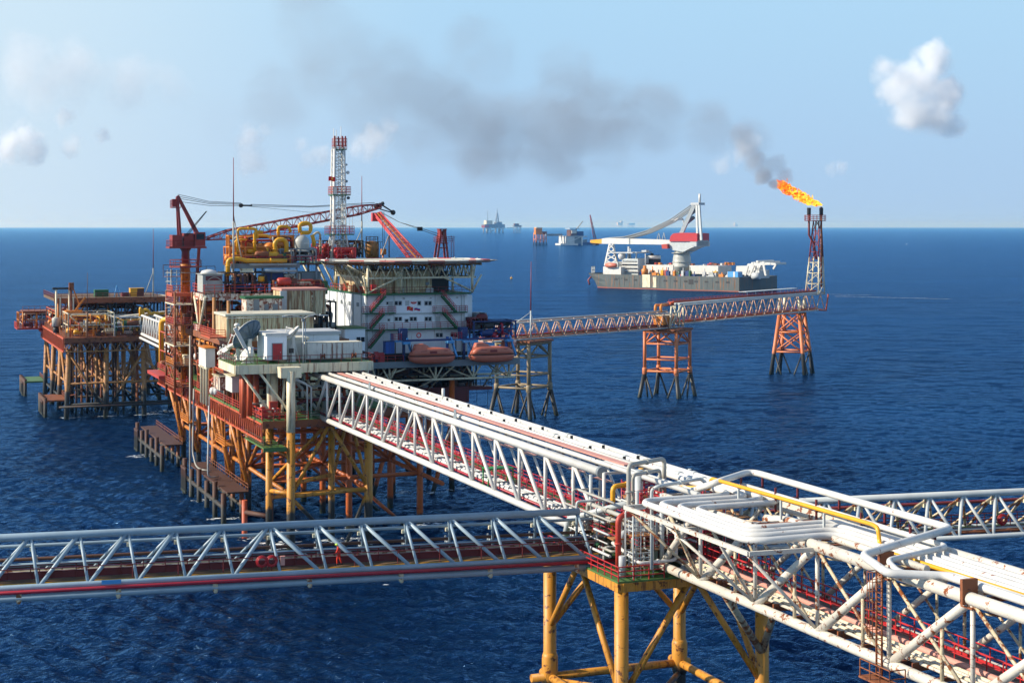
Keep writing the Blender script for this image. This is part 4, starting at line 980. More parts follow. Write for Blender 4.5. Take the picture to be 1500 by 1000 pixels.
clutter('pipe_module', 'dark lines between the radio tower and the rusty tank', 'machine', 20, 28, 176, 182, 40.8, 44.2, 40, ['dark', 'brown', 'midgrey', 'rusty'], 16)
T = Thing('stair_tower', 'rust red open stair tower in front of the crane column', 'tower', (-10.6, 158, 19))
for v, u in ((-12.2, 154), (-12.2, 163), (-9.2, 154), (-9.2, 163)): T.part('post', MB().tube([(v, u, 16.5), (v, u, 35.5)], .2, 8), m_['rusty'])
for k in range(5):
    z = 19+k*3.6
    T.part('landing', MB().box(-12.4, -9.1, 153.8, 163.2, z-.2, z), m_[['rusty', 'brown', 'cream', 'rusty', 'cream'][k]])
    T.part('railing', MB().rail([(-9.2, 163, z), (-12.3, 163, z), (-12.3, 154, z), (-9.2, 154, z)], 1.15, 1.3, .06, 5, 3), m_[['redgirder', 'orange', 'brown', 'red', 'cranered'][k]])
    if k < 4: T.part('stair', MB().bar((-11.8, 155, z), (-11.8, 161.5, z+3.5), .2, .35).bar((-10.8, 155, z), (-10.8, 161.5, z+3.5), .2, .35), m_['rusty'])
    if k < 4: T.part('brace', MB().tube([(-12.2, 154, z+(3.4 if k % 2 else 0)), (-12.2, 163, z+(0 if k % 2 else 3.4))], .12, 7), m_['rusty'])
    if k in (1, 3): T.part('cabinet', MB().box(-10.4, -9.3, 155, 157, z, z+1.8), m_['cream' if k == 1 else 'brown'])
clutter('pipe_module', 'orange and white pipework on the side walkway below the stair tower', 'machine', -8.9, -6.5, 120, 150, 19, 24, 60, ['redgirder', 'orange', 'white', 'cream', 'red', 'grey'], 71)
# red floor valves near the front corner
clutter('deck_gear', 'heap of red and white deck gear on the front left walkway', 'machine', -8.7, -6.2, 100, 108, 19, 20.6, 24, ['red', 'crimson', 'grey', 'white', 'brown'], 17)
solo('tarpaulin', 'blue covered bundle on the red platform at the far left of the walkway', 'bundle', MB().sphere(M.pb(256, 547, 185), .9, 8, .75), m_['navy'], M.pb(256, 549, 185))
solo('red_plate', 'bright red cantilever plate at the far left end of the walkway', 'platform', MB().box(-11.5, -9.1, 176, 190, 18.4, 19.0), m_['red'], (-10, 183, 18.4))
for k, (x, lab) in enumerate(((450, 'left of two grey vertical pipes beside the white bridge end'), (456, 'right of two grey vertical pipes beside the white bridge end'))):
    a = M.pb(x, 598, 99.6); solo('riser_pipe', lab, 'pipe', MB().tube(fillet([(a[0], 99.6, 19), (a[0], 99.6, 24-k*.4), (a[0]-3.2, 99.8, 25.6-k*.4)], .5, 4), .13, 8), m_['grey'], (a[0], 99.6, 19), M, 'grey pipes at the bridge end')

# yellow process pipes and vessels of the top deck
def ypipe(lab, pts, r, b=152, mat='yellow', deep=None):
    P = [M.pb(x, y, b+(deep[i] if deep else 0)) for i, (x, y) in enumerate(pts)]
    T = Thing('process_pipe', lab, 'pipe', P[0])
    T.part('pipe', MB().tube(fillet(P, .7, 5), r, 12), m_[mat])
    fl = MB()
    for i in range(len(P)-1):
        a, c = Vector(P[i]), Vector(P[i+1]); 
        if (c-a).length > 2.2: d = (c-a).normalized(); q = a.lerp(c, .6); fl.tube([q-d*.1, q+d*.1], r+.1, 12)
    if fl.v: T.part('flange', fl, m_[mat])
ypipe('long yellow header pipe along the front edge of the top deck', [(334, 404), (334, 380), (350, 379), (361, 382), (420, 382)], .38, 149.3)
ypipe('tall yellow goalpost pipe at the left end of the top deck', [(348, 378), (348, 335), (374, 335), (377, 341), (377, 350)], .24)
ypipe('slim yellow bend just left of the tall goalpost pipe', [(344, 380), (344, 353), (353, 351), (361, 351)], .22, 153)
ypipe('yellow riser with a double bend above the orange vessel', [(373, 376), (373, 341), (378, 339.5), (385, 340)], .27)
ypipe('yellow branch pipe running right over the orange vessel', [(373, 348), (376, 345), (392, 345), (397, 349)], .25, 153)
ypipe('yellow arch pipe with thick legs in front of the vessels', [(402.5, 378), (402.5, 356), (407, 351), (416, 351), (419.5, 356), (419.5, 378)], .4)
ypipe('yellow bend rising behind the thick arch pipe', [(407.5, 352), (407.5, 333), (413, 331.5), (423, 332), (426, 340)], .26, 155)
ypipe('thick yellow ring shaped loop over the grey dome vessel', [(440, 341), (438.5, 330), (443, 327), (452, 327), (455.5, 331), (454.5, 341), (440, 341)], .36, 155.5)
ypipe('yellow elbow right of the grey dome vessel', [(457, 344), (459, 350), (460, 361)], .35, 155.5)
ypipe('slim orange pipe between the goalpost and the vessels', [(359.5, 376), (359.5, 356), (367, 357), (371, 363)], .22, 155, 'orange')
ypipe('white and red elbow pipe beside the radio tower foot', [(457, 346), (463, 341), (467, 340), (469, 344), (469.5, 372)], .2, 156, 'rustpost')
ypipe('long grey pipe slung under the front edge of the top deck', [(389, 397), (389.2, 396.5), (434, 396.5)], .3, 149.4, 'grey')
ypipe('slim grey pipe just below the deck edge beam', [(366, 388), (366.1, 387.5), (434, 387.5)], .2, 149.2, 'tank')
for lab, x, y, r, b, L_, mat in (('round ended orange vessel lying end on between the yellow arches', 396, 364, 1.1, 153.5, 3, 'orange'), ('darker orange vessel lying end on behind the first one', 381, 365, 1.15, 154.5, 2.4, 'rustleg')):
    p = M.pb(x, y, b); r_ = r
    T = Thing('pressure_vessel', lab, 'vessel', (p[0], b, 40.4))
    T.part('shell', MB().lathe((p[0], b, p[2]), [(.05, -.55), (r*.5, -.45), (r*.85, -.2), (r, .15), (r, L_), (r*.7, L_+.4), (.05, L_+.55)], 20, 'b'), m_[mat])
    T.part('saddle', MB().box(p[0]-r*.8, p[0]+r*.8, b+.8, b+1.2, 40.4, p[2]-r*.5).box(p[0]-r*.8, p[0]+r*.8, b+1.9, b+2.2, 40.4, p[2]-r*.5), m_['brown'])
p = M.pb(441.5, 368, 154.5)
T = Thing('pressure_vessel', 'grey domed upright vessel under the yellow ring loop', 'vessel', p)
T.part('shell', MB().lathe(p, [(1.35, 0), (1.4, .1), (1.4, 1.75), (1.3, 2.1), (1.0, 2.55), (.55, 2.85), (.05, 2.95)], 24), m_['tank'])
T.part('skirt', MB().lathe(p, [(1.1, -1.2), (1.1, 0)], 18), m_['dark'])
T.part('nameplate', MB().box(p[0]+.1, p[0]+1.1, p[1]-1.46, p[1]-1.38, p[2]+1.35, p[2]+1.5), m_['white'])
solo('cabin_rack', 'red railed access rack behind the yellow pipes', 'platform', MB().rail([M.pb(396, 349, 156), M.pb(437, 349, 156)], 1.4, .9, .06, 5, 3).rail([M.pb(418, 341, 156.5), M.pb(437, 341, 156.5)], 1.4, .8, .06, 5, 3), m_['crimson'], M.pb(416, 349, 156))
solo('lit_cover', 'pale sloping cover plate left of the navy box', 'cover', MB().plate([M.pb(350, 391, 150), M.pb(370, 391, 150), M.pb(372, 399, 149), M.pb(353, 402, 149)], .1, (0, 1, 0)), m_['cream'], M.pb(360, 400, 150))

# ------------------------------------------------------------------ satellite dishes
def dish(lab, px, b, zc, R, aim, m1, m2, struts=True):
    c = Vector(M.pb(px, 400, b)); c.z = zc
    T = Thing('satellite_dish', lab, 'satellite dish', (c.x, b, 27))
    d = Vector(aim).normalized(); up = Vector((0, 0, 1)); x = d.cross(up).normalized(); y = x.cross(d)
    ringsF, ringsB = [], []
    for i in range(7):
        t = max(.02, i/6); dep = .32*R*t*t
        ringsF.append([c+d*dep+(x*math.cos(k*math.pi/12)+y*math.sin(k*math.pi/12))*R*t for k in range(24)])
        ringsB.append([p-d*.09 for p in ringsF[-1]])
    T.part('reflector', MB().loft(ringsF, True, True).loft([ringsF[-1], ringsB[-1]], False, False), m_[m1])
    bk = MB().loft(ringsB[::-1], True, True)
    for k in range(0, 24, 2):
        for i in range(1, 6): bk.bar(ringsB[i][k]-d*.06, ringsB[i+1][k]-d*.06, .07, .12)
    T.part('back_frame', bk, m_[m2])
    ft = MB(); fp = c+d*R*.95
    for k in (2, 10, 18): ft.tube([ringsF[-1][k], fp], .05, 6)
    f_ = T.part('feed_arm', ft, m_['white'])
    T.part('feed_horn', MB().sphere(fp, .16, 6), m_['white'], f_)
    T.part('pedestal', MB().lathe((c.x, b, 27), [(.6, 0), (.45, .2), (.3, zc-27.6), (.4, zc-27.2)], 14).tube([(c.x-.9, b-.5, 27), (c.x, b, zc-.6)], .1, 7).tube([(c.x+.9, b-.5, 27), (c.x, b, zc-.6)], .1, 7), m_['dish'])
    return T
dish('big tilted satellite dish showing its dark grey panelled back', 366, 106, 30.6, 2.6, (-.5, .66, .56), 'dish', 'dishback')
dish('pale satellite dish left of the big grey one', 349, 109, 29.4, 1.75, (-.55, .1, .82), 'dish', 'dish')
dish('low satellite dish close to the deck at the left rail', 333, 112, 28.3, 1.1, (-.6, -.1, .75), 'dish', 'dish')
dish('small satellite dish lowest on the left red railed ledge', 327, 114, 27.9, .9, (-.55, -.2, .8), 'dish', 'dish')
dish('lower satellite dish under the big grey one', 362, 103.5, 28.2, 1.15, (-.75, -.25, .55), 'dish', 'cream')
dish('white ribbed satellite dish on a post right of the red door', 429, 104, 31.0, 1.45, (-.62, .1, .75), 'dish', 'dish')
p = M.pb(378, 527, 101); 
T = Thing('feed_mast', 'leaning white box mast in front of the big dish', 'mast', (p[0]-.6, 103, 27))
T.part('box_arm', MB().bar(M.pb(344, 480, 102), M.pb(359, 509, 102), .55, .5), m_['white'])
T.part('leg', MB().tube([M.pb(361, 508, 102), M.pb(366, 528, 102)], .2, 8), m_['dish']); T.part('leg', MB().tube([M.pb(369, 508, 102), M.pb(369, 528, 102)], .22, 8), m_['dish'])
T.part('head', MB().sphere(M.pb(347, 476, 102), .42, 8, .7), m_['dish'])
# lamp post
b = 101.2; p = M.pb(444, 528, b); q = M.pb(444, 467, b)
T = Thing('lamp_post', 'grey lamp post with two curved arms on the dish deck', 'lamp post', (p[0], b, 27))
T.part('pole', MB().tube([(p[0], b, 27), (q[0], b, q[2])], .13, 10, r2=.09), m_['grey'])
T.part('pole', MB().tube([(p[0]+.35, b, 27), (p[0]+.35, b, q[2]-.4)], .06, 8), m_['grey'])
for s, ex in ((-1, -2.9), (1, 2.9)):
    a = T.part('arm', MB().tube([(q[0], b, q[2]), (q[0]+s*.9, b, q[2]+.45), (q[0]+s*1.9, b, q[2]+.6), (q[0]+ex, b, q[2]+.5)], .05, 7), m_['white'])
    T.part('lamp_head', MB().box(q[0]+ex-(.5 if s > 0 else .2), q[0]+ex+(.9 if s > 0 else .2), b-.13, b+.13, q[2]+.4, q[2]+.53), m_['grey'], a)
T.part('bracket', MB().box(q[0]-.2, q[0]+.25, b-.2, b+.2, q[2]-.35, q[2]+.1), m_['midgrey'])
solo('control_box', 'small black control box beside the red door hut', 'box', MB().box(*sum(([M.pb(426.5, 515, 101.8)[0]-.3, M.pb(426.5, 515, 101.8)[0]+.35],), []), 101.6, 102.0, M.pb(426, 517, 101.8)[2], M.pb(426, 510, 101.8)[2]).tube([(M.pb(426.5, 515, 101.8)[0], 101.8, 27), (M.pb(426.5, 515, 101.8)[0], 101.8, M.pb(426, 512, 101.8)[2])], .05, 6), m_['dark'], M.pb(426.5, 527, 101.8))

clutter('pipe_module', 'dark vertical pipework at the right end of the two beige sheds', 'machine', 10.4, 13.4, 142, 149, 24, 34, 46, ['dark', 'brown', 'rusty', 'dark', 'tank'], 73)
T = Thing('support_stand', 'brown stand carrying the dark pipework right of the beige sheds', 'stand', (12, 145, 19))
for v, u in ((10.5, 142.2), (13.3, 142.2), (10.5, 148.8), (13.3, 148.8)): T.part('post', MB().tube([(v, u, 18.98), (v, u, 24)], .2, 8), m_['brown'])

clutter('pipe_module', 'tall crowded yellow and orange pipework behind the yellow arches', 'machine', -2.6, 9, 154.5, 156.8, 40.4, 45.4, 70, ['orange', 'yellow', 'orange', 'yellow', 'rustleg', 'red', 'brown', 'tank'], 75)
clutter('pipe_module', 'small orange valves and stubs along the front rail of the top deck', 'machine', -2.6, 7.5, 150.6, 152, 40.4, 42, 40, ['orange', 'yellow', 'brown', 'rusty', 'dgreen', 'dark'], 76)
clutter('pipe_module', 'rusty lines and boxes on the walkway behind the rail right of the louvred cabin', 'machine', 3.6, 12, 146.4, 147.6, 35.3, 37.6, 40, ['rusty', 'brown', 'red', 'dark', 'maroon', 'cream'], 77)
clutter('pipe_module', 'brown and red machinery in front of the shed end stair', 'machine', -8.8, -3.5, 112, 121, 19, 26, 60, ['rusty', 'redgirder', 'brown', 'orange', 'cream', 'dark'], 78)
# ------------------------------------------------------------------ accommodation block
def text_mesh(mb, *a): pass
def quarters():
    v0, v1, u0, u1, z0, z1 = 19.8, 38.9, 145.7, 184, 23.7, 34.75
    T = Thing('accommodation_block', 'white three storey living quarters with green outside stairs and flags on the wall', 'building', (29.3, 158, 23.7))
    T.part('wall', MB().box(v0, v1, u0, u1, z0, z1), m_['quart'])
    T.part('side_wall', MB().box(v1+.01, 41.0, 149, 168, 27.3, 34.4), m_['quart'])
    T.part('roof', MB().box(v0-.2, v1+.3, u0-1.3, u1+.2, z1+.01, z1+.28), m_['dgreen'])
    T.part('string_course', MB().box(v0+4.3, v0+13.5, u0-.06, u0-.01, 31.2, 31.55).box(v0+5.2, v0+5.3, u0-.04, u0-.01, 28.7, z1).box(v0+12.9, v0+13, u0-.04, u0-.01, 28.7, z1), m_['grey'])
    T.part('plinth', MB().box(v0+3.5, v1, u0-.04, u0-.005, z0, z0+.7), m_['dark'])
    def win(x, y, m='glass', w=.5, h=.62):
        p = M.pb(x, y, u0); f = MB()
        f.box(p[0]-w/2-.12, p[0]-w/2, u0-.06, u0-.005, p[2]-h/2-.12, p[2]+h/2+.12).box(p[0]+w/2, p[0]+w/2+.12, u0-.06, u0-.005, p[2]-h/2-.12, p[2]+h/2+.12)
        f.box(p[0]-w/2, p[0]+w/2, u0-.06, u0-.005, p[2]+h/2, p[2]+h/2+.12).box(p[0]-w/2, p[0]+w/2, u0-.06, u0-.005, p[2]-h/2-.12, p[2]-h/2)
        o = T.part('window', f, m_['canopy']); T.part('pane', MB().box(p[0]-w/2, p[0]+w/2, u0-.03, u0-.004, p[2]-h/2, p[2]+h/2), m_[m], o)
    for x in (580.3, 586, 614, 624.3, 629.7): win(x, 444)
    win(596.5, 444, 'canopy')
    for x in (580.5, 586.2, 602.6, 608, 624.5, 629.8): win(x, 467)
    for x in (640.7, 646, 662.3, 667.6): win(x, 490.6)
    win(595.5, 469.5, 'glass', .55, .45); win(567.5, 444, 'glass', .3, .4); win(569.5, 468.5, 'glass', .3, .35); win(685.5, 467, 'glass', .9, .6)
    def door(x, y, h=2.0):
        p = M.pb(x, y, u0); d = T.part('door', MB().box(p[0]-.42, p[0]+.42, u0-.05, u0-.004, p[2], p[2]+h), m_['canopy']); T.part('handle', MB().sphere((p[0]+.3, u0-.1, p[2]+1), .06, 5), m_['dark'], d)
    door(641.5, 480); door(572, 457, 1.9)
    p = M.pb(573.5, 494, u0); T.part('vent_panel', MB().box(p[0]-.25, p[0]+.3, u0-.08, u0-.004, p[2]-.6, p[2]+.7), m_['sky'])
    # flags and emblem on the wall
    def flag(name, x, y, w, h, bands, star=False, lab=None):
        p = M.pb(x, y, u0); n = 10; rings = []
        root = None
        for i, (f0, f1, mat) in enumerate(bands):
            mb = MB(); pts0, pts1 = [], []
            for k in range(n+1):
                t = k/n; wv = .09*math.sin(t*5.5); vv = p[0]-w/2+w*t
                pts0.append((vv, u0-.09, p[2]-h/2+h*f0+wv)); pts1.append((vv, u0-.09, p[2]-h/2+h*f1+wv))
            for k in range(n): mb.plate([pts0[k], pts0[k+1], pts1[k+1], pts1[k]], .06, (0, 1, 0))
            o = T.part(name if root is None else 'stripe', mb, m_[mat], root, lab if root is None else None); root = root or o
        if star:
            s = MB(); c = (p[0], p[2]+.08)
            pts = [(c[0]+(.17 if k % 2 == 0 else .068)*math.sin(k*math.pi/5), u0-.12, c[1]+(.17 if k % 2 == 0 else .068)*math.cos(k*math.pi/5)) for k in range(10)]
            s.plate(pts[::-1], .02, (0, 1, 0)); T.part('star', s, m_['flagyel'], root)
    flag('wall_flag', 600.4, 451.9, 1.12, .66, [(0, 1, 'flagred')], True, 'red flag with a yellow star')
    flag('wall_flag', 611, 452.1, 1.05, .6, [(0, .33, 'flagred'), (.33, .66, 'flagblue'), (.66, 1, 'flagwhite')], False, 'white, blue and red striped flag')
    p = M.pb(605.8, 443, u0); em = MB()
    em.plate([(p[0]+.58*math.cos(t*math.pi/9), u0-.08, p[2]+.2*math.sin(t*math.pi/9)+.06*math.cos(t*math.pi/9*2)) for t in range(18)], .06, (0, 1, 0))
    e = T.part('wall_emblem', em, m_['flagred'], None, 'red oval company emblem with a white wave')
    T.part('wave', MB().tube([(p[0]-.4+.1*k, u0-.1, p[2]+.05*math.sin(k*1.1)) for k in range(9)], .03, 5), m_['flagwhite'], e)
    # outside walkways and stairs
    def walk(x0, x1, y, d=1.3, b=144.4):
        a, c = M.pb(x0, y, b), M.pb(x1, y, b); z = (a[2]+c[2])/2
        T.part('walkway', MB().box(a[0], c[0], b, u0-.02, z-.18, z), m_['dgreen'])
        T.part('railing', MB().rail([(a[0], u0-.2, z), (a[0], b+.05, z), (c[0], b+.05, z), (c[0], u0-.2, z)], 1.1, 1.4, .045, 5, 3), m_['crimson'])
        return z
    walk(533, 580, 458.5); walk(637, 685, 457); walk(533, 700, 481.3)
    T.part('railing', MB().rail([(v0, u0-1.1, z1+.28), (v1, u0-1.1, z1+.28)], 1.1, 1.5, .045, 5, 2), m_['maroon'])
    def stair(x0, y0, x1, y1, b=144.0):
        a, c = Vector(M.pb(x0, y0, b)), Vector(M.pb(x1, y1, b)); s = MB(); n = 11
        for d in (0, 1.0): s.bar(a+Vector((0, d, 0)), c+Vector((0, d, 0)), .12, .34)
        for k in range(n): q = a.lerp(c, (k+.5)/n); s.box(q.x-.14, q.x+.14, b+.07, b+.93, q.z-.03, q.z+.03)
        o = T.part('stair', s, m_['dgreen'])
        r = MB()
        for d in (0, 1.0):
            for h in (.55, 1.05): r.tube([a+Vector((0, d, h)), c+Vector((0, d, h))], .045, 5)
            for k in range(5): q = a.lerp(c, k/4)+Vector((0, d, 0)); r.tube([q, q+Vector((0, 0, 1.05))], .045, 5)
        T.part('handrail', r, m_['boomred'], o)
    stair(565, 434, 544, 458); stair(563, 460, 544, 482); stair(563.5, 484, 542, 510.5)
    stair(649, 434, 669, 457); stair(651, 459, 670, 480)
    for x, y0, y1 in ((578.5, 436, 446), (640.8, 436, 452)): T.part('hatch_arm', MB().tube([M.pb(x, y0, 145), M.pb(x-1.5, y1, 145)], .07, 6), m_['white'])
    for x in (535.5, 538, 676, 680): T.part('downpipe', MB().tube([M.pb(x, 433, 145.5), M.pb(x, 521, 145.5)], .07, 6), m_['grey'])
    p = M.pb(535, 436, u0)
    for k in range(4): T.part('wall_lamp', MB().box(v0+2+k*5, v0+2.25+k*5, u0-.3, u0-.005, 34.0, 34.25), m_['canopy'])
    w_ = MB()
    for k in range(6): w_.box(v0-.16, v0-.005, 148+k*5.5, 148.22+k*5.5, z0, z1)
    T.part('side_rib', w_, m_['grey'])
    for k in range(4): T.part('side_vent', MB().box(v0-.14, v0-.004, 150+k*5.5, 151+k*5.5, 32.6, 33.3), m_['midgrey'])
    # top cabin under the helideck
    T.part('top_cabin', MB().box(20.6, 33.0, 148.3, 166, 35.05, 38.9), m_['rib'])
    T.part('cabin_bay', MB().box(33.01, 37.5, 152, 166, 35.05, 38.7), m_['dark'])
    T.part('cabin_column', MB().lathe((26.3, 147.3, 35.05), [(.55, 0), (.55, 3.3), (.75, 3.4), (.75, 3.9)], 14), m_['cream'])
    for x, y in ((586, 415.5), (625.5, 415)):
        p = M.pb(x, y, 148.3); T.part('air_conditioner', MB().box(p[0]-.3, p[0]+.3, 147.9, 148.29, p[2]-.28, p[2]+.28), m_['midgrey'])
    for x, y in ((588, 431), (628, 428.5), (631.5, 428.5)):
        p = M.pb(x, y, 147.4); T.part('air_conditioner', MB().box(p[0]-.45, p[0]+.4, 147.3, 147.9, 35.05, 35.8).lathe((p[0], 147.28, 35.42), [(.26, 0), (.28, .02)], 12, 'b'), m_['grey'])
    p = M.pb(547.5, 424.5, 147); T.part('fire_locker', MB().box(p[0]-.45, p[0]+.45, 146.8, 147.4, 35.05, 36.6), m_['hoopred'])
    p = M.pb(561.5, 428, 146.5); T.part('fire_locker', MB().box(p[0]-.5, p[0]+.5, 146.3, 146.9, 35.05, 35.9), m_['red'])
    for k in range(5): T.part('side_clutter', MB().box(20.0, 20.55, 150+k*3.2, 151.4+k*3.2, 35.05, 36.2+.3*(k % 2)), m_[('red', 'orange', 'cream', 'redgirder', 'white')[k]])
    T.part('railing', MB().rail([(19.9, 170, 35.05), (19.9, 146.5, 35.05)], 1.1, 1.5, .05, 5, 2), m_['red'])
    return T
quarters()
# right end hut with a dark doorway
T = shed('lookout_hut', 'small grey hut with a black doorway hanging off the right end of the quarters', (700.5, 459, 713, 478), 146.5, 4, 'midgrey', 'midgrey', 'hut', .1, .05)
v0, v1, z0, z1 = T.ext
T.part('doorway', MB().box(v0+.2, v0+.75, 146.42, 146.49, z0+.1, z0+1.9), m_['glass'])
T.part('balcony', MB().box(v0-.6, v1+.7, 145.2, 150.6, z0-.25, z0-.03).rail([(v0-.5, 145.3, z0), (v1+.6, 145.3, z0), (v1+.6, 150.5, z0)], 1.0, 1, .05, 5, 2), m_['dark'])
clutter('deck_gear', 'red machinery at the right end of the walkway beside the grey hut', 'machine', 38.8, 41.8, 143.4, 145.4, 28.6, 30.6, 16, ['maroon', 'red', 'maroon', 'dark'], 31)

# ------------------------------------------------------------------ helideck
def helideck():
    c = (30.4, 157.3); R = 16.1; z = 40.75
    T = Thing('helideck', 'octagonal helicopter deck with a red and white edge on top of the quarters', 'helideck', (*c, 38.5))
    oc = [(c[0]+R*math.cos(math.pi/8+k*math.pi/4), c[1]+R*math.sin(math.pi/8+k*math.pi/4)) for k in range(8)]
    T.part('deck', MB().prism(oc, z-.22, z), m_['roofw'])
    for i in range(8):
        a, b = Vector((*oc[i], 0)), Vector((*oc[(i+1) % 8], 0)); n = 4
        for k in range(n):
            p, q = a.lerp(b, k/n), a.lerp(b, (k+1)/n); cc = Vector((*c, 0))
            o = lambda p_, s: cc+(p_-cc)*s
            T.part('edge_marking', MB().prism([tuple(o(p, .955)[:2]), tuple(o(p, 1.004)[:2]), tuple(o(q, 1.004)[:2]), tuple(o(q, .955)[:2])], z-.42, z+.12), m_['hoopred' if (k+i) % 2 else 'white'])
        T.part('safety_net', MB().plate([tuple(o(a, 1.0)[:2])+(z-.3,), tuple(o(b, 1.0)[:2])+(z-.3,), tuple(o(b, 1.09)[:2])+(z+.0,), tuple(o(a, 1.09)[:2])+(z+.0,)], .05, (0, 0, -1)), m_['scaf'])
        m = 5
        for k in range(m):
            p = a.lerp(b, (k+.5)/m); nb = MB().bar((*o(p, .9)[:2], z-.5), (*o(p, 1.09)[:2], z-.05), .12, .16); T.part('net_bracket', nb, m_['rustleg'])
    bm = MB()
    for k in range(9):
        u = c[1]-13+k*3.25; h = math.sqrt(max(1, 14.6**2-(u-c[1])**2)); h = min(h, 14.2)
        bm.box(c[0]-h, c[0]+h, u-.12, u+.12, z-.75, z-.23)
    for k in range(9):
        v = c[0]-13+k*3.25; h = min(math.sqrt(max(1, 14.6**2-(v-c[0])**2)), 14.2); bm.box(v-.1, v+.1, c[1]-h, c[1]+h, z-.95, z-.76)
    T.part('deck_beams', bm, m_['rustleg'])
    # supporting trusses: front, back, left, right
    zt, zb = z-.8, 37.75
    va, vb, ua, ub = 20.4, 40.6, 146.2, 167.5
    for p, q, n in (((va, ua), (vb, ua), 9), ((va, ub), (vb, ub), 10), ((va, ua), (va, ub), 8), ((vb, ua), (vb, ub), 10), ((27, ua), (27, ub), 10), ((34, ua), (34, ub), 10)):
        p, q = Vector((*p, 0)), Vector((*q, 0)); mb = MB()
        mb.bar(p+Vector((0, 0, zb)), q+Vector((0, 0, zb)), .3, .32); 
        for k in range(n):
            s, e = p.lerp(q, k/n), p.lerp(q, (k+1)/n); md = p.lerp(q, (k+.5)/n)
            mb.tube([s+Vector((0, 0, zt)), md+Vector((0, 0, zb))], .13, 7); mb.tube([md+Vector((0, 0, zb)), e+Vector((0, 0, zt))], .11, 7)
        T.part('support_truss', mb, m_['cream'])
    for v, u in ((va, ua), (vb-.6, ua), (va, ub), (vb, ub), (26.8, ua+.6), (vb-.6, 157)):
        T.part('support_post', MB().tube([(v, u, 34.9), (v, u, zt)], .24, 10), m_['cream'])
    for a, b in (((va, ua-.2, 35.2), (va+6, ua-.1, 38)), ((vb-.6, ua-.2, 35.2), (vb-6.5, ua-.1, 38)), ((vb-.6, ua-.2, 35.2), (vb+1.2, ua, 38.2)), ((va, ua, 35), (va-1.2, ua-1.2, 38.2)), ((va, ub, 35), (va-2.5, ub, 39.8)), ((va-.1, 150, 35), (va-2.6, 151, 39.8)), ((va-.1, 158, 35), (va-2.6, 159, 39.8)), ((va-.3, ua-.3, 35), (va-.3, ua+5, 38))):
        T.part('raking_strut', MB().tube([a, b], .17, 9), m_['cream'])
    for k in range(8): T.part('net_strut', MB().tube([(va, 147+k*2.6, 38.2), (va-3.4, 147.5+k*2.6, 40.1)], .09, 6), m_['cream'])
    for k in range(12):
        t = 2*math.pi*k/12; T.part('edge_light', MB().lathe((c[0]+14.6*math.cos(t), c[1]+14.6*math.sin(t), z+.1), [(.12, 0), (.12, .15), (.06, .22)], 8), m_['canopy'])
    return T
helideck()

# ------------------------------------------------------------------ boat deck, lifeboats, davits
def boat_deck():
    T = Thing('boat_deck', 'grey edged deck on cream trusses that carries the lifeboats in front of the quarters', 'platform', (34, 143, 20))
    T.part('deck', MB().box(19.6, 47.2, 141.2, 149.5, 22.9, 23.15), m_['deckbrown'])
    T.part('deck_edge_beam', MB().box(19.6, 47.2, 140.95, 141.18, 22.2, 23.3).box(19.4, 19.59, 141, 149, 22.2, 23.3), m_['midgrey'])
    T.part('railing', MB().rail([(19.6, 141.1, 23.3), (25.4, 141.1, 23.3)], 1.05, 1.3, .05, 5, 2), m_['red'])
    T.part('railing', MB().rail([(34.5, 141.1, 23.3), (36.6, 141.1, 23.3)], 1.05, 1.0, .05, 5, 2), m_['dark'])
    for u in (141.6, 148.5):
        T.part('lower_chord', MB().tube([(20.5, u, 19.9), (46.5, u, 19.9)], .2, 9), m_['cream'])
        for v in (23.0, 31.5, 38.6, 45.4):
            for d in (-2.6, 0, 2.6):
                T.part('truss_strut', MB().tube([(v, u, 19.9), (v+d*(.55 if u < 145 else .8), u, 22.4)], .14 if d else .17, 8), m_['cream'])
    for a, b in (((19.9, 141.6, 22.3), (20.6, 141.8, 19.8)), ((26, 141.8, 22), (20.6, 144, 19.8)), ((31.5, 142, 19.9), (27, 147, 22.4)), ((38.6, 142, 19.9), (33.4, 146, 22.3)), ((38.6, 142, 19.9), (42.4, 147, 22.3)), ((35, 141.7, 22.2), (31.8, 147, 17.6)), ((43.2, 141.7, 22.2), (42.4, 147, 17.8)), ((31.5, 141.7, 20), (29, 147, 17.6)), ((24, 141.7, 22), (22.6, 147, 17.6)), ((45.4, 141.7, 19.9), (43.3, 148, 22)), ((45.4, 141.7, 19.9), (47, 146, 22.3)), ((45.4, 141.7, 19.9), (44, 141.4, 22.3))):
        T.part('brace', MB().tube([a, b], .15, 8), m_['cream'])
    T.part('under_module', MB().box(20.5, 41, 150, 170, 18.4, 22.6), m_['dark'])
    T.part('lower_deck', MB().box(19.5, 42.2, 146.6, 170, 17.7, 17.95), m_['maroon'])
    T.part('red_caisson', MB().box(27.6, 39.6, 147.2, 166, 15.0, 17.69).box(27.5, 39.7, 147.1, 147.19, 17.3, 17.69).box(39.4, 39.72, 147.08, 147.18, 15, 17.3), m_['maroon'])
    T.part('stub_balcony', MB().box(39.8, 44.2, 147, 150, 17.2, 17.75), m_['maroon'])
    T.part('railing', MB().rail([(39.8, 147.1, 17.95), (44.1, 147.1, 17.95), (44.1, 150, 17.95)], 1.1, 1.2, .05, 5, 2), m_['dark'])
    T.part('rope_ladder', MB().tube([(41.2, 147, 17.2), (41.2, 147, 9)], .04, 5).tube([(43.3, 147, 17.2), (43.3, 147, 7)], .05, 5).tube([(41.2, 147, 14), (42.0, 147, 14)], .04, 5), m_['dark'])
    return T
boat_deck()
clutter('pipe_module', 'black machinery in the shade under the boat deck', 'machine', 20.5, 41, 146.8, 149.8, 18, 22.6, 46, ['dark', 'brown', 'dark', 'midgrey', 'rusty'], 33)
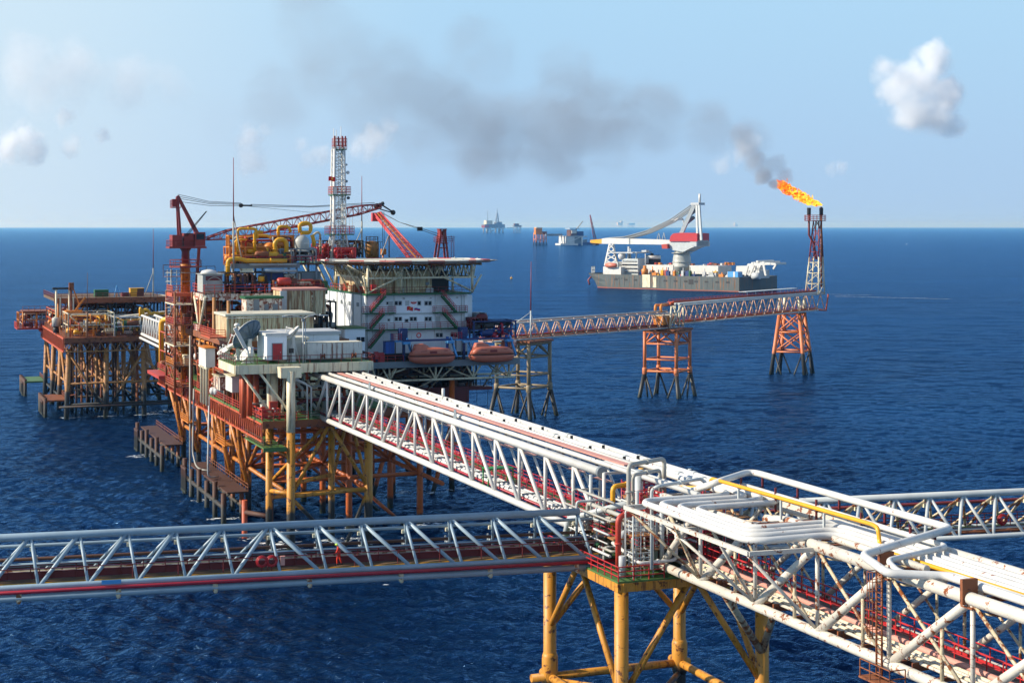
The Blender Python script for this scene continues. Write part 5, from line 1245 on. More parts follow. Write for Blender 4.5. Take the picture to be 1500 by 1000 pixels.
def lifeboat():
    T = Thing('lifeboat', 'faded orange enclosed lifeboat hung left of the other in front of the quarters', 'lifeboat', (29.9, 139.4, 22.6), M, 'orange lifeboats')
    c = (29.9, 139.4); Lh = 4.15; W = 1.45
    def ring(x, wt, wb, zt_, zb_, zm):
        pts = []
        for k in range(20):
            t = 2*math.pi*k/20; y = math.sin(t); z = -math.cos(t)
            if z < 0: pts.append((c[0]+x, c[1]+y*wt*(1-.35*(-z)**3), zm+z*(zm-zb_)))
            else: pts.append((c[0]+x, c[1]+y*wt*(1-.3*z**4), zm+z*(zt_-zm)))
        return pts
    hull = []
    for x, w, zb in ((-Lh, .25, 24.05), (-Lh+.35, .8, 23.4), (-2.9, 1.2, 23.05), (-1.2, W, 22.9), (1.2, W, 22.9), (2.9, 1.3, 22.95), (3.8, 1.0, 23.2), (Lh, .75, 23.6)):
        r = []
        for k in range(13):
            t = math.pi*k/12; y = math.cos(t); z = math.sin(t)
            r.append((c[0]+x, c[1]-y*w, 24.35-(24.35-zb)*min(1, z*1.25)**.8))
        hull.append(r)
    T.part('hull', MB().loft(hull, True, True, True), m_['boat'])
    can = []
    for x, w, h in ((-Lh+.25, .5, .25), (-3.5, .95, .75), (-3.0, 1.2, 1.25), (-2.2, 1.3, 1.38), (1.5, 1.32, 1.3), (3.2, 1.15, 1.1), (3.75, .95, .6), (Lh-.05, .6, .2)):
        r = []
        for k in range(13):
            t = math.pi*k/12; y = math.cos(t); z = math.sin(t)
            r.append((c[0]+x, c[1]-w*max(-1, min(1, y*1.25)), 24.4+h*min(1, z*1.3)))
        can.append(r)
    T.part('canopy', MB().loft(can, True, True, True), m_['boat'])
    tw = []
    for x, w, h in ((-3.3, .4, .1), (-2.9, .75, .75), (-1.5, .8, .85), (-.7, .7, .5), (-.2, .5, .05)):
        tw.append([(c[0]+x, c[1]-w, 25.55), (c[0]+x, c[1]-w*.8, 25.6+h), (c[0]+x, c[1]+w*.8, 25.6+h), (c[0]+x, c[1]+w, 25.55)])
    T.part('conning_cover', MB().loft(tw, False), m_['boat'])
    fb = MB()
    for i in range(len(hull)-1):
        for e in (0, -1): fb.bar(Vector(hull[i][e])+Vector((0, -.04 if e == 0 else .04, 0)), Vector(hull[i+1][e])+Vector((0, -.04 if e == 0 else .04, 0)), .1, .14)
    T.part('fender_strip', fb, m_['dark'])
    hw = MB().box(c[0]-.6, c[0]+.7, c[1]-1.36, c[1]-1.3, 24.8, 25.2).box(c[0]-2.3, c[0]-1.2, c[1]-1.34, c[1]-1.28, 25.15, 25.25).box(c[0]+2.0, c[0]+2.7, c[1]-1.3, c[1]-1.22, 25.2, 25.28)
    T.part('hatch', hw, m_['cranered'])
    T.part('hook', MB().tube([(c[0]-3.6, c[1], 25), (c[0]-3.6, c[1], 26.3)], .07, 6), m_['dark']); T.part('hook', MB().tube([(c[0]+3.5, c[1], 25), (c[0]+3.5, c[1], 26.3)], .07, 6), m_['dark'])
    return T.o
lb = lifeboat()
lb2 = dup(lb, M.w(41.0, 139.4, 22.6), 'faded orange enclosed lifeboat hung right of the other, nearer the slim pier')
lb2.location = M.w(41.1, 139.4, 22.55)
o = dup(lb, M.w(49.6, 143.8, 23.2), 'small stretch of orange lifeboat peeping out behind the blue davits at the slim pier', M.ang+math.radians(65))
o.location = M.w(47.6, 147.5, 23.1)
def davit(v, lab):
    T = Thing('davit', lab, 'davit', (v, 141.5, 23.3), M, 'blue lifeboat davits')
    T.part('beam', MB().box(v-4.6, v+4.2, 141.0, 141.35, 26.75, 27.1), m_['navy'])
    for d in (-4.2, 3.9):
        T.part('post', MB().box(v+d-.2, v+d+.2, 141.7, 142.2, 23.3, 27.4), m_['navy' if d < 0 else 'blue'])
        T.part('arm', MB().bar((v+d+.5, 141.6, 27.3), (v+d+1.0, 139.7, 23.9), .26, .36), m_['sky'])
        T.part('arm_head', MB().box(v+d-.5, v+d+.8, 140.4, 141.6, 26.3, 26.75), m_['sky'])
        T.part('fall_wire', MB().tube([(v+d*.86, 139.4, 25.2), (v+d*.9, 140.8, 26.9)], .05, 5), m_['cable'])
    T.part('winch', MB().box(v-4.9, v-3.5, 141.8, 143.2, 27.0, 29.0).lathe((v-4.4, 141.4, 28.2), [(.4, 0), (.4, .4)], 12, 'b'), m_['navy'])
    T.part('platform', MB().box(v-6.0, v-3.0, 141.2, 143.6, 26.7, 26.88), m_['sky'])
    T.part('railing', MB().rail([(v-6, 143.5, 26.9), (v-6, 141.3, 26.9), (v-4.8, 141.3, 26.9)], 1.2, .8, .05, 5, 3), m_['crimson'])
    T.part('leg', MB().tube([(v-5.9, 141.4, 23.2), (v-5.9, 141.4, 26.7)], .1, 6), m_['dark'])
    return T.o
davit(29.9, 'blue davit frame over the left lifeboat'); davit(41.1, 'blue davit frame over the right lifeboat')
T = Thing('container', 'bright blue upright container on the boat deck left of the lifeboats', 'container', (22.7, 142, 23.2))
mb = MB(); e = bx(mb, 565, 500.5, 578, 518, 141.6, 1.6); T.part('shell', mb, m_['blue'])
for k in range(2): T.part('door_bar', MB().box(e[0]+.6+k*.5, e[0]+.66+k*.5, 141.54, 141.59, e[2]+.1, e[3]-.1), m_['navy'])
T.part('rim', MB().box(e[0]-.04, e[1]+.04, 141.55, 143.2, e[3]+.005, e[3]+.09), m_['navy'])
clutter('deck_gear', 'pile of red and orange gear on the boat deck left of the blue container', 'gear', 19.9, 22, 141.6, 143, 23.2, 24.6, 14, ['red', 'orange', 'navy', 'hoopred'], 41)
T = Thing('life_ring', 'round red life ring on the rail above the left lifeboat', 'life ring', M.pb(613.5, 491, 141.3))
q = M.pb(613.5, 491, 141.3)
T.part('ring', MB().tube([(q[0]+.38*math.cos(t*math.pi/9), q[1], q[2]+.38*math.sin(t*math.pi/9)) for t in range(19)], .1, 8), m_['hoopred'])
clutter('winch_deck', 'dark blue winch frames and red rails right of the second davit', 'machine', 39, 47, 142.5, 147, 26.8, 30, 34, ['navy', 'navy', 'blue', 'crimson', 'dark'], 43)
# ------------------------------------------------------------------ radio tower, masts, cranes
def radio_tower():
    c = (22.5, 174.0); T = Thing('radio_tower', 'white lattice radio tower with red railed platforms rising behind the helideck', 'tower', (*c, 40.4))
    def r_(z): return 1.55 if z < 45.4 else 1.25
    base = [(-1, -1), (1, -1), (1, 1), (-1, 1)]
    zz = [40.4, 45.4, 52.6, 61.8]
    for i, (a, b) in enumerate(base):
        T.part('leg', MB().tube([(c[0]+a*1.9, c[1]+b*1.9, 40.4), (c[0]+a*1.2, c[1]+b*1.2, 45.4), (c[0]+a*1.0, c[1]+b*1.0, 61.8)], .17 if i != 0 else .3, 8), m_['white'])
    z = 40.9; lat = MB()
    while z < 61.6:
        h = 1.25; w0 = 1.0 if z > 45.4 else 1.9-.7*(z-40.4)/5; w1 = 1.0 if z+h > 45.4 else 1.9-.7*(z+h-40.4)/5
        for k in range(4):
            (a, b), (a2, b2) = base[k], base[(k+1) % 4]
            lat.tube([(c[0]+a*w0, c[1]+b*w0, z), (c[0]+a2*w1, c[1]+b2*w1, z+h)], .06, 5, False); lat.tube([(c[0]+a2*w0, c[1]+b2*w0, z), (c[0]+a*w1, c[1]+b*w1, z+h)], .06, 5, False)
            lat.tube([(c[0]+a*w1, c[1]+b*w1, z+h), (c[0]+a2*w1, c[1]+b2*w1, z+h)], .05, 5, False)
        z += h
    T.part('lattice', lat, m_['grey'])
    ld = MB()
    for d in (-.25, .25): ld.tube([(c[0]+d, c[1]-1.15, 40.6), (c[0]+d, c[1]-1.15, 61.8)], .05, 5)
    for k in range(60): ld.tube([(c[0]-.25, c[1]-1.15, 40.8+k*.35), (c[0]+.25, c[1]-1.15, 40.8+k*.35)], .025, 4, False)
    T.part('ladder', ld, m_['scaf'])
    for z, w, m in ((45.4, 2.3, 'crimson'), (53.0, 1.75, 'red'), (61.8, 1.15, 'red')):
        T.part('platform', MB().box(c[0]-w+.25, c[0]+w+.25, c[1]-w, c[1]+w, z-.15, z+.05), m_['dgreen'])
        T.part('railing', MB().rail([(c[0]-w+.25, c[1]-w, z+.05), (c[0]+w+.25, c[1]-w, z+.05), (c[0]+w+.25, c[1]+w, z+.05), (c[0]-w+.25, c[1]+w, z+.05), (c[0]-w+.25, c[1]-w, z+.05)], 1.5 if z < 60 else 2.0, .9, .055, 5, 3), m_[m])
    for dx, h in ((-.9, 3.9), (-.4, 3.6), (.55, 4.3), (1.0, 2.2)): T.part('whip_aerial', MB().tube([(c[0]+dx, c[1], 61.9), (c[0]+dx, c[1], 61.9+h)], .09, 5, r2=.06), m_['white'])
    for dx, dz, hh in ((-1.0, .3, 2.1), (-.3, .4, 1.9), (.5, .2, 2.2), (1.1, .4, 2.0)): T.part('panel_aerial', MB().box(c[0]+dx-.12, c[0]+dx+.14, c[1]-1.25, c[1]-1.05, 61.9+dz, 61.9+dz+hh), m_['red' if dx > 0 else 'cranered'])
    for dx, z, r, m in ((1.6, 57.3, .32, 'canopy'), (1.3, 55.6, .28, 'midgrey'), (-1.25, 56.2, .2, 'grey'), (1.3, 58.8, .22, 'grey'), (1.7, 52.4, .3, 'dark')):
        T.part('drum_aerial', MB().lathe((c[0]+dx, c[1]-1.3, z), [(.05, 0), (r, .02), (r, .35), (.05, .4)], 14, 'b'), m_[m])
    T.part('white_box', MB().box(c[0]-1.45, c[0]-.75, c[1]-1.8, c[1]-1.2, 53.1, 54.5), m_['white'])
    T.part('strut', MB().tube([(c[0]-1.4, c[1]-1.5, 52.9), (c[0]-.9, c[1]-1, 50.8)], .1, 6), m_['white'])
    for dx in (1.0, 1.7, 2.3): T.part('whip_aerial', MB().tube([(c[0]+dx, c[1]-2, 46), (c[0]+dx, c[1]-2, 48.8)], .04, 5), m_['white'])
    # national flag
    fl = MB(); z = 55.6; pts = [(c[0]-2.3+.17*k, c[1]-1.4+.1*math.sin(k*.9), z+.08*math.sin(k*.8)) for k in range(9)]
    for k in range(8): fl.plate([pts[k], pts[k+1], (pts[k+1][0], pts[k+1][1], pts[k+1][2]+.85), (pts[k][0], pts[k][1], pts[k][2]+.85)], .03, (0, 1, 0))
    f = solo('flag', 'small red flag with a yellow star flying from the white radio tower', 'flag', fl, m_['flagred'], (c[0]-.95, c[1]-1.3, z))
    s = MB(); cc = (c[0]-1.6, z+.45)
    s.plate([(cc[0]+(.24 if k % 2 == 0 else .1)*math.sin(k*math.pi/5), c[1]-1.52, cc[1]+(.24 if k % 2 == 0 else .1)*math.cos(k*math.pi/5)) for k in range(10)][::-1], .04, (0, 1, 0))
    st = mesh_obj('star', s, m_['flagyel'], (c[0]-.95, c[1]-1.3, z)); st.parent = f
radio_tower()
def mast(lab, x, yt, yb, b, guy=None, m='scaf'):
    p, q = M.pb(x, yb, b), M.pb(x, yt, b); L_ = q[2]-p[2]
    T = Thing('whip_mast', lab, 'mast', p)
    T.part('pole', MB().tube([p, (p[0], p[1], p[2]+L_*.45)], .17, 8), m_[m]); T.part('upper_pole', MB().tube([(p[0], p[1], p[2]+L_*.45), q], .11, 8, r2=.05), m_['cranered' if m == 'scaf' else m])
    for dx, dy, h in (guy or []): T.part('stay', MB().tube([(p[0]+dx, p[1]+dy, p[2]), (p[0], p[1], p[2]+h)], .1, 6), m_[m])
mast('tall thin mast standing left of the yellow pipes', 342, 231, 400, 149, [(2.2, 1.5, 10)])
mast('tall thin mast on a tripod between the radio tower and the red boom', 530, 258, 377, 180, [(-2.6, 0, 5.6), (1.2, 1, 4)])
T = Thing('storage_tank', 'rust brown upright tank with a railed top behind the helideck', 'tank', M.pb(545, 377, 180))
p = M.pb(545, 377, 180)
T.part('shell', MB().lathe(p, [(1.35, 0), (1.35, 2.9), (1.2, 3.15), (.1, 3.3)], 22), m_['rustleg'])
T.part('railing', MB().rail([(p[0]+1.25*math.cos(k*math.pi/4), p[1]+1.25*math.sin(k*math.pi/4), p[2]+3.1) for k in range(9)], 1.0, .9, .06, 5, 2), m_['dark'])
T.part('top_platform', MB().box(p[0]-1.7, p[0]+1.8, p[1]-1.2, p[1]+1.2, p[2]+3.0, p[2]+3.1), m_['dark'])
T.part('ladder', MB().box(p[0]+.9, p[0]+.96, p[1]-1.5, p[1]-1.4, p[2], p[2]+3).box(p[0]+1.25, p[0]+1.31, p[1]-1.5, p[1]-1.4, p[2], p[2]+3), m_['dark'])
T.part('foundation', MB().lathe((p[0], p[1], 35.3), [(1.2, 0), (1.2, p[2]-35.3)], 14), m_['dark'])
clutter('pump_skid', 'bright red pump frame at the foot of the white radio tower', 'machine', 17.4, 20, 172, 174.5, 40.2, 43.6, 16, ['hoopred', 'red', 'crimson'], 51)
clutter('pump_skid', 'red braced frame right of the radio tower foot', 'machine', 21.2, 24.8, 170, 172, 40.2, 42.9, 12, ['hoopred', 'red', 'cranered'], 52)

def crane_left():
    v, u = -9.0, 161.7
    T = Thing('pedestal_crane', 'dark red crane on a yellow column at the left with its boom lying rightward', 'crane', (v, u, 19))
    T.part('pedestal', MB().lathe((v, u, 19), [(.85, 0), (.85, 20.5), (1.0, 20.6), (1.0, 21.2)], 24), m_['yleg2'])
    T.part('pedestal_head', MB().lathe((v, u, 40), [(.75, 0), (.7, 2.4), (1.1, 3.1)], 20), m_['maroon'])
    T.part('service_platform', MB().prism([(v+2.9*math.cos(k*math.pi/6), u+2.9*math.sin(k*math.pi/6)) for k in range(12)], 39.6, 39.85), m_['cranered'])
    T.part('railing', MB().rail([(v+2.8*math.cos(k*math.pi/6), u+2.8*math.sin(k*math.pi/6), 39.85) for k in range(13)], 1.1, 1.3, .05, 5, 2), m_['cranered'])
    T.part('slew_deck', MB().box(v-3.2, v+3.4, u-2, u+2, 43.0, 43.35), m_['cranered'])
    T.part('machinery_house', MB().box(v-2.6, v-.9, u-1.6, u+1.6, 43.36, 45.4).box(v-.5, v+1.2, u-1.4, u+1.6, 43.36, 45.7), m_['cranered'])
    cb = T.part('cab', MB().box(v+1.4, v+3.2, u-1.9, u-.2, 43.4, 45.9), m_['cranered']); T.part('window', MB().box(v+1.6, v+3.0, u-1.96, u-1.91, 44.6, 45.6).box(v+3.21, v+3.26, u-1.8, u-.3, 44.6, 45.6), m_['glass'], cb)
    T.part('railing', MB().rail([(v-3.1, u+1.9, 43.35), (v-3.1, u-1.9, 43.35), (v+1.2, u-1.9, 43.35)], 1.1, 1.1, .05, 5, 2), m_['cranered'])
    ap = Vector((v-1.7, u, 52.2))
    for s in (-1, 1):
        T.part('gantry_leg', MB().bar((v-1.1, u+s*1.2, 45.2), ap+Vector((.2, s*.4, 0)), .34, .4), m_['cranered'])
        T.part('gantry_leg', MB().bar((v+2.4, u+s*1.2, 45.0), ap+Vector((.3, s*.4, .2)), .34, .42), m_['cranered'])
    T.part('gantry_head', MB().box(ap.x-.9, ap.x+.7, u-.8, u+.8, 50.2, 50.35).rail([(ap.x-.9, u+.8, 50.3), (ap.x-.9, u-.8, 50.3), (ap.x+.7, u-.8, 50.3)], 1.3, .8, .05, 5, 2).box(ap.x-.7, ap.x-.1, u-.5, u+.5, 50.4, 51.8), m_['cranered'])
    for dd in (0, .4): T.part('prop', MB().tube([(v-.4+dd, u-1.5, 45.2), (v+3.4+dd*.3, u-1.5, 49.6+dd*.1)], .07, 6), m_['cable'])
    ft = Vector((v+3.4, u, 44.6)); tip = Vector(M.pb(556, 302, 185))
    d = (tip-ft).normalized(); side = d.cross(Vector((0, 0, 1))).normalized(); upv = side.cross(d)
    def sq(c, w, h): return [c-side*w-upv*h, c+side*w-upv*h, c+side*w+upv*h, c-side*w+upv*h]
    L_ = (tip-ft).length
    bm = MB().lattice(sq(ft, .6, .12), sq(ft+d*6, .8, .85), 4, .12, .055).lattice(sq(ft+d*6, .8, .85), sq(ft+d*(L_-7), .8, .85), 22, .12, .055).lattice(sq(ft+d*(L_-7), .8, .85), sq(tip, .5, .35), 5, .12, .055)
    T.part('boom', bm, m_['cranered'])
    T.part('boom_head', MB().lathe(tip-side*.5, [(.1, 0), (.6, .05), (.6, .95), (.1, 1.0)], 12, 'b').bar(tip, tip+d*1.2+upv*.5, .5, .6), m_['dark'])
    hk = tip+d*4.6-Vector((0, 0, .8)); T.part('jib', MB().bar(tip+upv*.6, tip+d*3.6-upv*1.6, .2, .25).bar(tip-upv*.6, tip+d*3.6-upv*1.8, .16, .2).sphere(tip+d*3.8-upv*1.8, .55, 6), m_['dark'])
    blk = Vector(M.pb(353, 301, 166)); tp2 = Vector(M.pb(549, 299, 184))
    for k, dz in enumerate((0, .35, .9, -.35)): T.part('pendant', MB().tube([ap+Vector((.3, 0, .1-dz)), ap.lerp(blk, .5)+Vector((0, 0, -.25-dz*.6)), blk+Vector((0, 0, .3-dz*.45))], .045, 5), m_['cable'])
    T.part('pendant_block', MB().lathe(blk-Vector((0, .3, 0)), [(.1, 0), (.4, .05), (.4, .55), (.1, .6)], 10, 'b').bar(blk, blk+Vector((2.2, .8, 0)), .25, .3), m_['dark'])
    for dz in (0, .3): T.part('pendant', MB().tube([blk+Vector((2, .7, dz-.1)), blk.lerp(tp2, .5)+Vector((0, 0, -.45+dz*.5)), tp2+Vector((0, 0, dz))], .055, 5), m_['cable'])
    T.part('pendant', MB().tube([blk, blk.lerp(tp2, .5)+Vector((0, 0, -1.5)), tp2+Vector((0, 0, -.9))], .03, 5), m_['cable'])
    h = tip-Vector((0, 0, 1)); hb = tip+Vector((.6, -.4, -8.6))
    T.part('hoist_rope', MB().tube([h+Vector((.5, 0, 0)), hb], .06, 5).tube([h+Vector((.9, 0, 0)), hb+Vector((.3, 0, 0))], .05, 5), m_['cable'])
    T.part('hook_block', MB().box(hb.x-.4, hb.x+.6, hb.y-.3, hb.y+.3, hb.z-1.2, hb.z).tube([hb-Vector((0, 0, 1.2)), hb-Vector((0, 0, 3.2))], .18, 8), m_['orange'])
    T.part('rest_pipe', MB().bar((v+2.1, u-1.6, 43), (v+1.2, u-1.4, 29), .5, .5), m_['cranered'])
    # scaffolding round the column
    s = Thing('scaffold_tower', 'grey tube scaffolding wrapped round the yellow crane column', 'scaffold', (v, u, 28))
    sb = MB()
    for a, b in ((-3.0, -2.6), (-2.0, -2.6), (2.4, -2.6), (3.0, 1.5), (-3, 1.5), (-2.2, 2.6)):
        sb.tube([(v+a, u+b, 28.5), (v+a, u+b, 39.2)], .06, 5)
    for k in range(7):
        z = 29.4+k*1.55
        sb.tube([(v-4.0, u-2.6, z), (v+(4 if k > 4 else -1.6), u-2.6, z)], .055, 5); sb.tube([(v-3, u-3.2, z), (v-3, u+2.2, z)], .055, 5)
        if k > 4: sb.tube([(v+3, u-3.2, z), (v+3, u+2.2, z)], .055, 5)
    s.part('tubes', sb, m_['scaf'])
    s.part('boards', MB().box(v-4, v-1.4, u-2.9, u-1.6, 38.0, 38.08).box(v+1.6, v+4.6, u-2.9, u-1.6, 37.8, 37.88), m_['wood'])
    s.part('guard_tubes', MB().rail([(v-4.4, u-2.7, 37.9), (v-1.4, u-2.7, 37.9)], 2.2, 1.4, .055, 5, 2).rail([(v+1.6, u-2.7, 37.8), (v+4.8, u-2.7, 37.8)], 2.0, 1.4, .055, 5, 2), m_['brown'])
crane_left()
solo('deck_platform', 'cream ledge with red rails at the foot of the crane scaffold', 'platform', MB().box(-12.2, -8.9, 157, 163, 34.6, 35.2).rail([(-12.1, 163, 35.2), (-12.1, 157.1, 35.2), (-9, 157.1, 35.2)], 1.3, 1, .06, 5, 3).tube([(-11.8, 157.5, 28.9), (-11.8, 157.5, 34.6)], .18, 8).tube([(-9.4, 157.5, 28.9), (-9.4, 157.5, 34.6)], .18, 8), m_['redgirder'], (-10.5, 160, 34.6))
def crane_right():
    T = Thing('lattice_crane', 'bright red lattice boom crane behind the helideck with its rusty gantry at the right', 'crane', M.pb(630, 380, 180))
    b = 180
    ft = [M.pb(604, 384, b-1), M.pb(622, 383, b-1)]; tp = [M.pb(548, 313, b+14), M.pb(556, 311, b+14)]
    w = 1.0
    A = [Vector(ft[0])+Vector((0, -w, 0)), Vector(ft[1])+Vector((0, -w, 0)), Vector(ft[1])+Vector((0, w, 0)), Vector(ft[0])+Vector((0, w, 0))]
    B = [Vector(tp[0])+Vector((0, -w*.5, 0)), Vector(tp[1])+Vector((0, -w*.5, 0)), Vector(tp[1])+Vector((0, w*.5, 0)), Vector(tp[0])+Vector((0, w*.5, 0))]
    T.part('boom', MB().lattice(A, B, 16, .17, .06), m_['boomred'])
    T.part('boom_walkway', MB().bar(Vector(A[0]).lerp(A[1], .5), Vector(B[0]).lerp(B[1], .5), .35, .1), m_['orange'])
    T.part('boom_head', MB().box(tp[0][0]-.5, tp[1][0]+.1, b+13.5, b+14.5, tp[0][2]-1.6, tp[0][2]+.2), m_['boomred'])
    q = M.pb(648, 382, b); zt = M.pb(648, 338, b)[2]
    for dx0, dx1, dy in ((-1.6, -.5, -1), (1.0, .3, -1), (-1.6, -.5, 1), (1.0, .3, 1)):
        T.part('gantry_leg', MB().bar((q[0]+dx0, b+dy, 39), (q[0]+dx1, b+dy*.8, zt), .3, .36), m_['cranered'])
    T.part('gantry_head', MB().box(q[0]-1.1, q[0]+.9, b-1.2, b+1.2, zt-2.6, zt-2.4).box(q[0]-.8, q[0]-.4, b-.8, b+.8, zt-2.3, zt+.2).box(q[0]+.3, q[0]+.6, b-.8, b+.8, zt-2.3, zt+.2).box(q[0]-.9, q[0]+.7, b-.9, b+.9, zt+.2, zt+.4), m_['cranered'])
    T.part('gantry_tie', MB().bar((q[0]-1.0, b-1, 42.6), (q[0]+.8, b-1, 42.6), .16, .2), m_['cranered'])
    T.part('railing', MB().rail([(q[0]-1.4, b+1.2, zt-2.4), (q[0]-1.4, b-1.2, zt-2.4), (q[0]+1.8, b-1.2, zt-2.4)], 1.2, .8, .05, 5, 3), m_['cranered'])
    ld = MB()
    for dx in (1.5, 2.1): ld.tube([(q[0]+dx, b-1.1, 38.5), (q[0]+dx, b-1.1, zt-1)], .06, 5)
    for k in range(16): ld.tube([(q[0]+1.5, b-1.1, 38.8+k*.4), (q[0]+2.1, b-1.1, 38.8+k*.4)], .035, 4)
    T.part('ladder', ld, m_['cranered'])
    hd = Vector((q[0]-.6, b, zt-1.2)); mid = Vector(M.pb(615, 336, b+4)); tt = Vector(tp[1])
    for dz in (0, .5): T.part('pendant', MB().tube([hd+Vector((0, 0, dz)), mid+Vector((0, 0, dz*.6))], .06, 5), m_['cable'])
    T.part('pendant_block', MB().box(mid.x-.5, mid.x+.5, mid.y-.3, mid.y+.3, mid.z-.3, mid.z+.5), m_['dark'])
    for dz in (0, .25): T.part('pendant', MB().tube([mid+Vector((0, 0, dz)), mid.lerp(tt, .5)+Vector((0, 0, -.3)), tt+Vector((0, 0, dz))], .045, 5), m_['cable'])
    T.part('rest_strut', MB().tube([M.pb(570, 345, b+8), M.pb(570, 384, b)], .14, 7), m_['dark']); T.part('rest_strut', MB().tube([M.pb(569, 346, b+8), M.pb(557, 378, b)], .12, 7), m_['scaf'])
    T.part('pedestal', MB().lathe((q[0]-1.5, b, 20), [(1.4, 0), (1.4, 18), (2.0, 19)], 18), m_['cranered'])
    T.part('slew_deck', MB().box(q[0]-4.5, q[0]+2.4, b-2, b+2, 39, 39.3), m_['cranered'])
crane_right()

T = Thing('tower_table', 'steel table that lifts the radio tower above the quarters roof', 'platform', (24, 174, 35))
T.part('table_top', MB().box(17, 31, 170.2, 183, 39.7, 40.05), m_['dgreen'])
for v in (17.5, 24, 30.5):
    for u in (171, 182): T.part('post', MB().tube([(v if v > 18 else 19.9, u, 35.03), (v, u, 39.7)], .22, 8), m_['cream'])
# ------------------------------------------------------------------ wellhead platform at the left
def wellhead():
    T = Thing('wellhead_platform', 'rusty many legged wellhead platform at the far left with a raised upper deck', 'oil platform', (-5, 300, 0))
    rows = (279, 297, 315, 335)
    for u in rows:
        for v in (-17, -8, 1, 10):
            T.part('leg', MB().tube([(v+(v+4)*.06, u, -8), (v, u, 17)], .62, 12), m_['rustleg'])
    for i in range(len(rows)):
        for z in (3.4, 8.5):
            T.part('brace', MB().tube([(-17.5, rows[i], z), (10.5, rows[i], z)], .3, 9), m_['rustleg'])
        for j, v in enumerate((-17, -8, 1)):
            a, b = (1, 16) if (i+j) % 2 else (16, 1)
            T.part('diagonal_brace', MB().tube([(v, rows[i], a), (v+9, rows[i], b)], .32, 9), m_['rustleg'])
    for v in (-17, -8, 1, 10):
        for z in (3.4, 8.5): T.part('brace', MB().tube([(v, 279, z), (v, 335, z)], .3, 9), m_['rustleg'])
        for i in range(3): T.part('diagonal_brace', MB().tube([(v, rows[i], 16 if i % 2 else 2), (v, rows[i+1], 2 if i % 2 else 16)], .32, 9), m_['rustleg'])
    r = random.Random(12)
    for k in range(20):
        v, u = r.uniform(-15, 1), r.uniform(281, 300); T.part('conductor_pipe', MB().tube([(v, u, -6), (v, u, 18)], r.uniform(.22, .36), 8), m_[r.choice(['pile', 'rusty', 'rustleg', 'rusty'])])
    T.part('boat_fender', MB().tube([(-19.5, 277, 3), (10, 277, 3)], .3, 8), m_['pile'])
    T.part('lower_deck', MB().box(-18, 11, 277.6, 337, 19.3, 19.7), m_['rusty'])
    T.part('deck_beam', MB().box(-18.1, 11.1, 277.2, 277.55, 18.6, 19.75), m_['rusty'])
    for u in (280, 292, 304, 316, 328): T.part('deck_beam', MB().box(-18, 11, u-.2, u+.2, 18.0, 19.28), m_['rusty'])
    for v in (-17.5, -10, -3, 4, 10.5): T.part('deck_truss', MB().bar((v, 278, 17), (v, 336, 17), .25, .3).lattice([(v-.1, 278, 17), (v+.1, 278, 17), (v+.1, 278, 19), (v-.1, 278, 19)], [(v-.1, 336, 17), (v+.1, 336, 17), (v+.1, 336, 19), (v-.1, 336, 19)], 14, .08, .07, 4), m_['rusty'])
    fr_ = MB().bar((-18, 277.5, 16.4), (11, 277.5, 16.4), .25, .3)
    for k in range(12): fr_.bar((-18+k*2.42, 277.5, 16.4), (-16.8+k*2.42, 277.5, 18.6), .16, .16).bar((-16.8+k*2.42, 277.5, 18.6), (-15.6+k*2.42, 277.5, 16.4), .16, .16)
    T.part('front_truss', fr_, m_['rustleg'])
    g = MB()
    for z in (16.2, 19.4): g.box(-18.5, -18.12, 277.5, 337, z, z+.4)
    for k in range(18): g.bar((-18.3, 277.7+k*3.3, 16.4), (-18.3, 279.3+k*3.3, 19.5), .25, .25).bar((-18.3, 279.3+k*3.3, 19.5), (-18.3, 280.9+k*3.3, 16.4), .25, .25)
    T.part('side_girder', g, m_['redgirder'])
    T.part('railing', MB().rail([(-18, 337, 19.7), (-18, 277.8, 19.7), (11, 277.8, 19.7)], 1.3, 1.8, .06, 5, 3), m_['rusty'])
    # cantilever at the back left
    ca, cb, zc = M.pb(25, 478, 332)[0], M.pb(97, 478, 332)[0], M.pb(60, 480, 332)[2]
    T.part('cantilever_deck', MB().box(ca, cb, 332, 341, zc-.4, zc), m_['red']); T.part('railing', MB().rail([(cb, 332.1, zc), (ca, 332.1, zc), (ca, 341, zc)], 1.5, 1.6, .07, 5, 3), m_['red'])
    T.part('upper_cantilever', MB().box(ca+1.5, cb+4, 332, 341, zc+4.3, zc+4.6).rail([(cb+4, 332.1, zc+4.6), (ca+1.5, 332.1, zc+4.6)], 1.3, 1.6, .06, 5, 2), m_['rusty'])
    for f in (.12, .4, .7, .95): T.part('column', MB().tube([(ca+(cb-ca)*f, 332.4, zc), (ca+(cb-ca)*f, 332.4, zc+4.4)], .22, 8), m_['orange'])
    T.part('strut', MB().tube([(ca+(cb-ca)*.45, 332.5, zc-.4), (cb+.5, 332.5, zc-6.5)], .4, 8), m_['red'])
    T.cant = (ca, cb, zc)
    # upper deck
    T.part('upper_deck', MB().box(-19, 9.5, 294, 322, 28.0, 28.7), m_['deckbrown'])
    T.part('deck_edge_beam', MB().box(-19, 9.5, 293.7, 293.98, 27.4, 28.75), m_['rusty'])
    for k in range(12):
        v = -18+k*2.4; T.part('column', MB().tube([(v, 294.5, 19.7), (v, 294.5, 28)], .24, 8), m_['dark' if k > 2 else 'orange'])
        if k > 2: T.part('strut', MB().tube([(v, 294.5, 24.6), (v+(2.3 if k % 2 else -2.3), 294.5, 27.6)], .18, 7), m_['dark'])
    T.part('railing', MB().rail([(-19, 322, 28.7), (-19, 294, 28.7), (8.5, 294, 28.7), (13, 300, 28.7)], 1.2, 1.7, .06, 5, 2), m_['maroon'])
